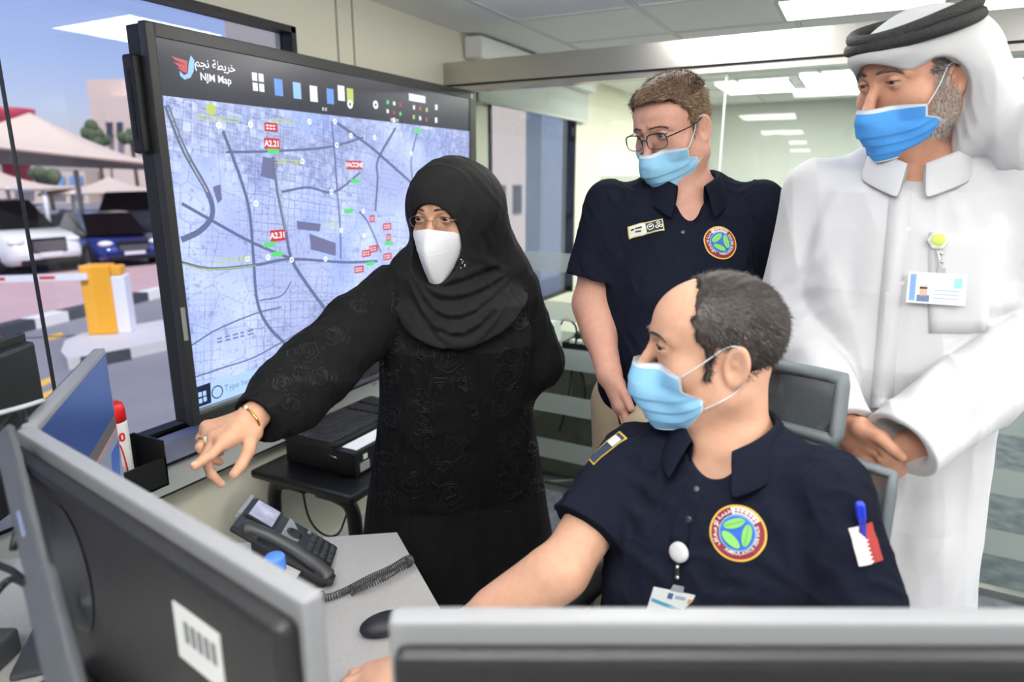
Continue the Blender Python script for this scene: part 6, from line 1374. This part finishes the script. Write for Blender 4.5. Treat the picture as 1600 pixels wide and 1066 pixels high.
    # headcloth: cap, brow fold, falls behind and over the shoulders
    def cloth(p):
        l = H.l(p); cap = ell(l, (0, -.014, .050), (.090, .118, .092))
        brow = ell(l, (0, .035, .078), (.080, .090, .040)); d = su(cap, brow, .02)
        d = su(d, rc(l, (0, -.05, .02), (0, -.085, -.10), .10, .11), .06)
        sideL = chain(l, [(-.060, -.045, .045), (-.095, -.065, -.03), (-.130, -.080, -.11), (-.185, -.085, -.165)], [.036, .046, .055, .050], .03); d = su(d, sideL, .04)
        sideR = chain(l, [(.055, -.045, .045), (.085, -.055, -.03), (.095, -.055, -.12), (.10, -.06, -.20)], [.034, .034, .036, .036], .03); d = su(d, sideR, .03)
        back = chain(l, [(0, -.10, .02), (0, -.15, -.12), (0, -.17, -.26), (0, -.17, -.40)], [.09, .11, .13, .13], .03); d = su(d, back, .05)
        d = d-.0075*np.sin(l[:, 0]*70+l[:, 2]*34+l[:, 1]*30)*np.clip((-.0-l[:, 2])/.08+.3, 0, 1)-fold_noise(l, .0060, 45, (110, 110, 26))*np.clip((.06-l[:, 2])/.08, 0, 1)
        face = ell(l, (0, .115, -.045), (.084, .135, .115)); 
        neck = chain(l, [(0, .02, -.04), (0, .05, -.16), (0, .07, -.28)], [.080, .085, .11], .02); d = ss(d, neck, .012)
        earw = ell(l, (-.085, .040, -.014), (.036, .068, .068)); return ss(d, su(face, earw, .035), .006)*.96
    sdf_obj('headcloth', cloth, H.o-[.34, .34, .45], H.o+[.34, .34, .19], .004*HQ, m_gh, me)
    # black double cord
    ag = MB(); m_ag = mat('cord_black', (22, 22, 23), .7, bump=(300, .5))
    for k, (dz, gr) in enumerate(((.0, 1.0), (.016, .955))):
        pts = []
        for t in np.linspace(0, 2*math.pi, 64, endpoint=False):
            y = -.010+.120*gr*math.sin(t); x = .097*gr*math.cos(t); pts.append([x, y, .103+dz-.06*(y+.01)+(.005*math.sin(t*2+1) if k else 0)])
        ag.tube(H.wv(pts), .0125, 10, closed=True)
    ag.build('head_cord', m_ag, me)
    # identity card on a reel
    c, n = cast(rbv, 1464, 378); rl = empty('badge_reel', c, 'clear and yellow badge reel with a white identity card on the white robe pocket', 'badge')
    MB().lathe(c+n*.004, [(0, .008), (.012, .008), (.017, .006), (.018, .002), (.016, 0)], n, 6).build('reel', mat('reel_clear', (226, 230, 226), .15), rl); MB().lathe(c+n*.012, [(0, .002), (.010, .002), (.0115, 0)], n, 24).build('logo_disc', mat('reel_lime', (196, 214, 96), .3), rl)
    c2, n2 = cast(rbv, 1466, 425); MB().tube([c-Z3*.014+n*.008, (c+c2)/2+n*.010, c2+n2*.010], .003, 6, flat=.4).build('strap', mat('strap_clear', (206, 206, 200), .3), rl)
    for y in (399, 412): cc, nn = cast(rbv, 1467, y); MB().ball(cc+nn*.010, .0034, 8).build('snap', MATS['chrome'], rl)
    c3, n3 = cast(rbv, 1461, 453); cx = unit(RT*.98-Z3*.02-FW*.35); cx = unit(cx-n3*(cx@n3)); cy = unit(np.cross(n3, cx)); cy = cy if cy[2] > 0 else -cy; cy = unit(cy); rot = math.radians(-5); cx, cy = cx*math.cos(rot)+cy*math.sin(rot), cy*math.cos(rot)-cx*math.sin(rot); o_ = c3+n3*.010
    def rect(x0, y0, x1, y1, k, m_, mb): mb.slab([o_+n3*(.0016+.0002*k)+cx*a+cy*b for a, b in ((x0, y0), (x1, y0), (x1, y1), (x0, y1))], n3*.0002, m_)
    MB().slab([o_+cx*a+cy*b for a, b in ((-.045, -.028), (.045, -.028), (.045, .028), (-.045, .028))], n3*.0015).build('card', mat('card_white', (0, 0, 0)), rl)
    cd = MB(); rect(-.041, -.024, -.032, .024, 0, 0, cd); rect(-.029, -.025, -.010, -.013, 0, 1, cd); rect(-.025, -.015, -.014, .000, 0, 2, cd); rect(-.0255, -.002, -.0135, .0015, 1, 3, cd); rect(-.025, .0015, -.014, .005, 1, 4, cd); rect(.026, .002, .038, .020, 0, 5, cd)
    for k in range(3): rect(-.004, -.004-.007*k, .034, -.0025-.007*k, 0, 6, cd)
    cd.build('card_print', [mat('card_blue', (112, 152, 220), .4), mat('card_suit', (74, 96, 130), .4), mat('card_face', (214, 168, 150), .5), mat('cord_black', (0, 0, 0)), mat('headcloth_white', (0, 0, 0)), mat('card_aqua', (140, 204, 224), .4), mat('card_text', (0, 0, 0))], rl)
    MB().slab([c2+n2*.010+cx*a+cy*b for a, b in ((-.006, -.016), (.006, -.016), (.006, .004), (-.006, .004))], n2*.002).build('card_clip', mat('clip_grey', (0, 0, 0)), rl)
    def shoes(p): return np.minimum.reduce([np.maximum(rc(p, a-Z3*.03, a+fwd*.18-Z3*.035, .046, .040), -p[:, 2]) for a in an])
    lo4 = np.minimum(an[0], an[1])-.15; lo4[2] = -.01; hi4 = np.maximum(an[0], an[1])+.28; hi4[2] = .12; sdf_obj('sandals', shoes, lo4, hi4, .007, m_black, me)
robe_man()

# ================================================================== woman in black pointing
def woman():
    m_sk = skin('skin_warm', (218, 172, 142), (204, 152, 122)); m_ab = mat('black_gown', (11, 11, 12), .9, spec=.2, bump=(500, .12, 2)); m_hj = mat('black_headscarf', (15, 15, 16), .85, spec=.25, bump=(800, .05)); m_em = mat('black_embroidery', (16, 16, 17), .5)
    sR, sL = P(615, 458, 1.565), P(804, 452, 1.66); M = (sR+sL)/2; ax = unit((sR-sL)*[1, 1, 0]); fwd = np.cross(Z3, ax); fwd = fwd if fwd@FW < 0 else -fwd
    T = Frame(M-Z3*.42, fwd); H = Frame((0, 0, 0), hd(-.30, -.955, 8), Z3); H = Frame(P(700, 348, 1.52), H.y)
    eR, wR = P(494, 562, 1.41), P(398, 650, 1.255); eL, wL = P(838, 565, 1.76), P(770, 650, 1.84)
    mcp = [P(350, 691, 1.185), P(337, 684, 1.20), P(328, 677, 1.22), P(324, 668, 1.24)]
    fin = [[P(330, 711, 1.155), P(316, 720, 1.14), P(304, 728, 1.13)], [P(320, 716, 1.175), P(330, 741, 1.18), P(345, 756, 1.19)], [P(313, 699, 1.20), P(324, 716, 1.205), P(343, 722, 1.215)], [P(314, 684, 1.235), P(324, 702, 1.245), P(344, 708, 1.25)]]
    th = [P(396, 676, 1.235), P(388, 706, 1.205), P(377, 727, 1.19), P(366, 741, 1.18)]
    fl = unit(-ax*-1.0*0+(sR-sL)*.6-Z3*.3); mcl = [wL+fl*.07+Z3*k for k in (.02, .006, -.008, -.02)]; fil = [[m+fl*.03, m+fl*.05, m+fl*.065] for m in mcl]; tl = [wL+fl*.02+Z3*.02, wL+fl*.05+Z3*.032, wL+fl*.07+Z3*.034]
    tab = [(z, cx, cy+float(np.interp(z, [-.16, .02, .16, .30], [-.14, -.09, -.04, 0])), rx, ry) for z, cx, cy, rx, ry in torso_tab(.88, .92, .01)]; hips = [T.w(s*.09, -.13, -.06) for s in (1, -1)]; an = [np.array([h[0], h[1], .07]) for h in hips]
    def body(p):
        d = loft(T.l(p), tab); d = su(d, near(p, H.o, .22, lambda q: head_sdf(H.l(q)/.95, -.002, .0042)*.95), .012)
        d = su(d, rc(p, T.w(0, -.02, .42), H.w(0, -.03, -.035), .052, .050), .03)
        for s_, e_, w_, sg in ((sR, eR, wR, 1), (sL, eL, wL, -1)): d = su(d, chain(p, [T.w(.04*sg, -.02, .44), s_, e_, w_], [.045, .046, .038, .026], .02), .03)
        for h, a in zip(hips, an): d = su(d, chain(p, [h, np.array([a[0], a[1], .45]), a], [.085, .055, .038], .02), .03); d = su(d, rc(p, a-Z3*.02, a+fwd*.15-Z3*.03, .034, .028), .02)
        d = su(d, near(p, mcp[1], .17, lambda q: hand_prims(q, wR, mcp, fin, th, .98)), .010); d = su(d, near(p, wL+fl*.06, .17, lambda q: hand_prims(q, wL, mcl, fil, tl, .9)), .012)
        return d
    lo = np.minimum.reduce([T.o-.4, wR-.22, eL-.1, mcp[1]-.17]); hi = np.maximum.reduce([T.o+.4, eL+.15, wL+.15, H.o+.2]); lo[2] = 0; hi[2] = H.o[2]+.19
    me = sdf_obj('person', body, lo, hi, .003*HQ, m_sk); tag(me, 'woman in black gown and headscarf with a white mask pointing past the desk monitors', 'person'); bv = bvh_of(me)
    nl = mat('fingernail', (0, 0, 0)); nails([fin[0], fin[1]], .0062, me, nl, Z3-FW*.4); 
    H2 = Frame(H.o, H.y, H.z); H2.R = H.R*.95
    class HS:                                  # the same head frame, scaled
        pass
    E = HS(); E.o = H.o; E.R = H.R*.95; E.x, E.y, E.z = H.x, H.y, H.z; E.w = lambda x, y, z: H.o+E.R@np.array([x, y, z]); E.wv = lambda V: H.o+np.asarray(V)@E.R.T; E.l = lambda p: H.l(p)/.95
    eyeballs(E, me, ('brown', (60, 40, 28)), (.1, 1, -.35), .0042); eyebrows(E, me, bv, MATS['hair_dark'], .0030)
    # gold bracelet and ring
    br = empty('bracelet', wR, 'thin gold bracelet on the pointing woman\'s wrist', 'bracelet'); ha = unit(mcp[1]-wR); u = unit(np.cross(ha, Z3)); w = np.cross(ha, u); gold = mat('gold', (230, 180, 96), .25, metal=1.0); c0 = wR+ha*.012
    MB().tube([c0+.031*math.cos(t)*u+.024*math.sin(t)*w for t in np.linspace(0, 2*math.pi, 32, endpoint=False)], .0024, 8, closed=True).build('band', gold, br); MB().ball(c0+w*.026+u*.006, .005, 8).build('bead', mat('pearl', (240, 226, 206), .2), br); MB().ball(c0-w*.026-u*.004, .004, 8).build('bead', mat('pearl', (0, 0, 0)), br)
    rg = empty('ring', fin[2][0], 'pale jewelled ring on the woman\'s pointing hand', 'ring'); a = mcp[2]+(fin[2][0]-mcp[2])*.62; fa = unit(fin[2][0]-mcp[2]); u = unit(np.cross(fa, Z3)); w = np.cross(fa, u); MB().tube([a+.0105*(math.cos(t)*u+math.sin(t)*w) for t in np.linspace(0, 2*math.pi, 20, endpoint=False)], .0016, 6, closed=True).build('band', gold, rg)
    MB().ball(a-u*.010+Z3*.006-FW*.004, .0072, 6).build('stone', mat('ring_stone', (240, 236, 214), .15), rg)
    # gown
    gz = -T.o[2]+.02; stab = [(gz, -.05, -.19, .39, .25), (-.60, -.042, -.19, .325, .20), (-.18, -.036, -.17, .256, .160), (.02, -.022, -.10, .217, .150), (.16, -.006, -.035, .197, .142), (.30, 0, .012, .190, .145), (.40, 0, .0, .178, .118), (.45, 0, -.012, .11, .08), (.49, 0, -.015, .06, .05)]
    dR, dL = unit(wR-eR), unit(wL-eL); cR = wR-dR*.002
    CR = (((480, 520, 1.4), (560, 560, 1.48), .016, .010), ((440, 590, 1.33), (520, 610, 1.40), .014, .010), ((430, 570, 1.33), (500, 540, 1.40), .014, .007), ((420, 640, 1.28), (470, 600, 1.33), .012, .008), ((540, 470, 1.48), (600, 520, 1.5), .016, .008), ((500, 600, 1.38), (560, 590, 1.46), .014, .010), ((835, 480, 1.7), (830, 600, 1.72), .014, -.006), ((742, 545, 1.5), (762, 925, 1.4), .006, -.004), ((752, 545, 1.5), (772, 925, 1.4), .005, .003), ((640, 640, 1.52), (620, 900, 1.42), .03, .008), ((820, 640, 1.56), (850, 900, 1.46), .03, .008), ((690, 700, 1.5), (680, 920, 1.42), .03, .006))
    def gown(p, cr=()):
        l = T.l(p); d = loft(l, stab, 2.1, .012); d = su(d, rc(p, T.w(.04, -.015, .432), sR, .050, .056), .05); d = su(d, rc(p, T.w(-.04, -.015, .432), sL, .050, .056), .05)
        aR = su(chain(p, [sR, (sR+eR)/2-Z3*.012, eR-Z3*.02], [.064, .078, .078], .02), np.maximum(chain(p, [eR-Z3*.02, (eR+wR)/2-Z3*.022, cR+dR*.06-Z3*.008], [.078, .074, .040], .02), (p-cR.astype(f32))@dR.astype(f32)), .02)
        aL = su(rc(p, sL, eL, .062, .070), rc(p, eL, wL, .070, .055), .02); d = su(d, aR, .03); d = su(d, aL, .02); d = d-cloth_noise(l, .002, 51, (14, 14, 5))-fold_noise(l, .0038, 52, (70, 70, 16))
        for a, b, w_, am in cr: d = crease(p, d, a, b, w_, am)
        return ss(d, near(p, cR, .12, lambda q: rc(q, cR-dR*.04, cR+dR*.06, .030, .034)), .003)
    lo2 = lo-.08; lo2[2] = 0.0; hi2 = hi+.08; hi2[2] = M[2]+.16; crs = snap(gown, lo2, hi2, CR); gw = sdf_obj('gown', lambda p: gown(p, crs), lo2, hi2, .004*HQ, m_ab, me); gbv = bvh_of(gw)
    # raised embroidery: roses of broken concentric petals, leaves between
    em = MB()
    def arc_on(c, r, a0, a1, wob, n=9, w_=.0010):
        pts = []
        for t in np.linspace(a0, a1, n):
            rr = r*(1+wob*math.sin(5*t)); x, y = c[0]+rr*math.cos(t), c[1]+rr*.95*math.sin(t); q, nn = cast(gbv, x, y)
            if q is None: return
            if pts and np.linalg.norm(q-pts[-1]) > .05: return
            pts.append(q+nn*.0006)
        em.tube(pts, w_, 5)
    roses = [(665, 552, 20), (700, 560, 22), (688, 610, 22), (668, 690, 20), (705, 700, 22), (655, 620, 14), (688, 742, 22), (705, 778, 24), (640, 752, 16), (800, 560, 18), (790, 590, 20), (782, 640, 15), (798, 682, 16), (805, 722, 22), (795, 762, 22), (835, 700, 14), (628, 480, 16), (642, 505, 14), (810, 470, 13), (812, 500, 14), (838, 760, 12), (610, 590, 14), (610, 650, 16), (605, 720, 16), (480, 548, 17), (470, 585, 14), (520, 525, 14), (440, 600, 13), (455, 630, 13), (500, 590, 14), (660, 655, 15), (735, 640, 10), (620, 540, 12), (725, 600, 11), (600, 780, 13), (830, 640, 12), (560, 480, 12)]
    for x, y, r in roses:
        for k in range(5):
            rr = r*(1-.18*k)
            for j in range(3):
                a0 = RNG.uniform(0, 2*math.pi); arc_on((x, y), rr, a0, a0+RNG.uniform(1.1, 2.1), .08)
        for j in range(4):
            a0 = RNG.uniform(0, 2*math.pi); lx, ly = x+r*1.5*math.cos(a0), y+r*1.4*math.sin(a0); arc_on((lx, ly), r*.36, a0-.8, a0+1.0, 0, 6); arc_on((lx+r*.1, ly), r*.36, a0+2.2, a0+4.0, 0, 6)
    tag(em.build('embroidery', m_em, gw), None, None, None, 'stuff')
    # beaded lace near the shoulders
    bd = MB()
    for x0, y0, x1, y1 in ((608, 450, 640, 520), (622, 440, 655, 500), (796, 420, 812, 500), (806, 425, 822, 510)):
        for k in range(22):
            t = k/21; q, nn = cast(gbv, x0+(x1-x0)*t+RNG.normal(0, 3.5), y0+(y1-y0)*t+RNG.normal(0, 2))
            if q is not None: bd.ball(q, (.0028, .0028, .0028), 4)
    tag(bd.build('beading', m_em, gw), None, None, None, 'stuff')
    # headscarf
    arcs = [((652, 418), (700, 462), (795, 424), .010), ((648, 430), (708, 492), (800, 430), .012), ((640, 440), (712, 520), (802, 440), .012), ((642, 455), (722, 540), (800, 452), .011), ((660, 425), (690, 440), (775, 410), .009)]
    polys = []
    for a, b, c, am in arcs:
        q = []
        for t in np.linspace(0, 1, 8): x = (1-t)**2*a[0]+2*t*(1-t)*(2*b[0]-.5*a[0]-.5*c[0])+t*t*c[0]; y = (1-t)**2*a[1]+2*t*(1-t)*(2*b[1]-.5*a[1]-.5*c[1])+t*t*c[1]; q.append((x, y))
        polys.append((q, am))
    cc = P(722, 440, 1.52)
    def scarf(p, cr=()):
        l = E.l(p).astype(f32); d = ell(l, (0, -.018, .046), (.098, .126, .104)); d = su(d, rc(l, (0, -.025, .0), (0, -.005, -.12), .094, .086), .04); d = su(d, rc(l, (0, .035, -.06), (0, .035, -.13), .072, .075), .04)
        d = su(d, chain(p, [E.w(-.03, -.04, .02), P(752, 380, 1.60), P(790, 420, 1.63), P(812, 432, 1.66)], [.10, .075, .055, .035], .03), .05)
        tl_ = T.l(p); bib = loft(tl_, [(z, cx, cy+.012, rx+.022, ry+.024) for z, cx, cy, rx, ry in stab[3:]], 2.1, .02); bib = np.maximum(bib, ell(p-cc.astype(f32), (0, 0, 0), (.145, .20, .155))); d = su(d, bib, .05)
        d = su(d, rc(p, P(655, 440, 1.52), P(640, 425, 1.56), .05, .05), .05)
        d = d-cloth_noise(tl_, .0012, 61, (24, 24, 16))-fold_noise(tl_, .0022, 62, (110, 110, 60))
        for a, b, w_, am in cr: d = crease(p, d, a, b, w_, am)
        return ss(d, ell(l, (-.002, .125, -.030), (.066, .108, .094)), .006)
    raw = [((705, 245), (758, 330), .009, .005), ((730, 245), (772, 350), .009, -.005), ((690, 240), (735, 290), .008, .004), ((655, 275), (715, 275), .009, .003), ((740, 400), (800, 425), .010, .007), ((735, 360), (765, 420), .010, .006), ((745, 330), (778, 400), .009, .005), ((650, 300), (640, 420), .008, .003)]
    for q, am in polys:
        for i in range(7): raw += [(q[i], q[i+1], .0085, am*.75), ((q[i][0], q[i][1]+9), (q[i+1][0], q[i+1][1]+9), .0075, -am*.5)]
    sl_, sh_ = np.minimum(H.o-.24, cc-.25), np.maximum(H.o+.22, cc+.22); crs2 = snap(scarf, sl_, sh_, raw); sc = sdf_obj('headscarf', lambda p: scarf(p, crs2), sl_, sh_, .0035*HQ, m_hj, me); scv = bvh_of(sc)
    pin = MB(); 
    for k in range(9):
        q, nn = cast(scv, 718+RNG.uniform(-4, 5)+k*.6, 398+k*2.6)
        if q is not None: pin.ball(q+nn*.001, .0019, 6)
    pin.build('scarf_pin', mat('rhinestone', (214, 214, 220), .1, metal=.8), sc)
    # folded white mask with a ridge down the middle
    def mk(v, side):
        prof = np.array([(.117, .010), (.137, -.014), (.147, -.036), (.144, -.062), (.130, -.092), (.110, -.120), (.098, -.130)]); edge = np.array([(.050, .088, -.002), (.064, .066, -.016), (.065, .054, -.034), (.053, .060, -.062), (.039, .070, -.090), (.024, .082, -.114), (.012, .092, -.129)])
        i = v*6; k = min(int(i), 5); f = i-k; c = prof[k]*(1-f)+prof[k+1]*f; e = edge[k]*(1-f)+edge[k+1]*f; return np.array([0, c[0], c[1]]), e*[side, 1, 1]
    NV, NU = 24, 12; V = []
    for j in range(NV+1):
        c, eL_ = mk(j/NV, -1); _, eR_ = mk(j/NV, 1)
        for i in range(-NU, NU+1):
            u = abs(i)/NU; e = eR_ if i >= 0 else eL_; q = c*(1-u)+e*u; q = q+np.array([math.copysign(1, i)*.4, .8, 0])*.009*math.sin(math.pi*u)**1.0*(1 if i else 0); V.append(q)
    W_ = 2*NU+1; Fc = [(j*W_+i, j*W_+i+1, (j+1)*W_+i+1, (j+1)*W_+i) for j in range(NV) for i in range(W_-1)]; mw = mat('mask_shell_white', (240, 240, 242), .75, bump=(700, .06)); o = mesh_obj('face_mask', E.wv(V), Fc, mw, me, True); s_ = o.modifiers.new('thickness', 'SOLIDIFY'); s_.thickness = .002
    sm_ = MB()
    for s in (-1, 1):
        sm_.tube(E.wv(spline([[s*.060, .071, -.019], [s*.062, .066, -.018], [s*.064, .060, -.016]], 10)), .0016, 6)
        sm_.tube(E.wv([(lambda c, e, u: c*(1-u)+e*u+np.array([s*.4, .8, 0])*.009*math.sin(math.pi*u)+np.array([0, .0008, 0]))(*mk(.40, s), u) for u in np.linspace(.02, .96, 12)]), .0007, 5)
    sm_.tube(E.wv([[0, .1405-.012*abs(t-.4)*2, -.015-.09*t+.001] for t in np.linspace(0, .5, 5)]), .0007, 5); sm_.build('mask_seams', mw, o)
    # thin glasses
    gl = MB(); gm = mat('glasses_thin', (120, 100, 90), .3, metal=.6); L = []
    for s in (-1, 1):
        pts = np.array([[s*.030+.021*math.cos(t), .112-abs(s*.030+.021*math.cos(t))*.26, .022+.014*math.sin(t)] for t in np.linspace(0, 2*math.pi, 24, endpoint=False)]); L.append(pts); gl.tube(E.wv(pts), .0007, 5, closed=True); gl.tube(E.wv([[s*.051, .099, .026], [s*.058, .086, .025], [s*.061, .072, .024]]), .0010, 5)
    gl.tube(E.wv([[-.009, .109, .026], [0, .111, .028], [.009, .109, .026]]), .0010, 5); g = gl.build('glasses', gm, me); ln = MB(); [ln.add(E.wv(p_), [tuple(range(24))]) for p_ in L]; ln.build('lenses', MATS.get('lens_glass') or glass_mat('lens_glass2', (246, 248, 250), 1.35), g)
woman()
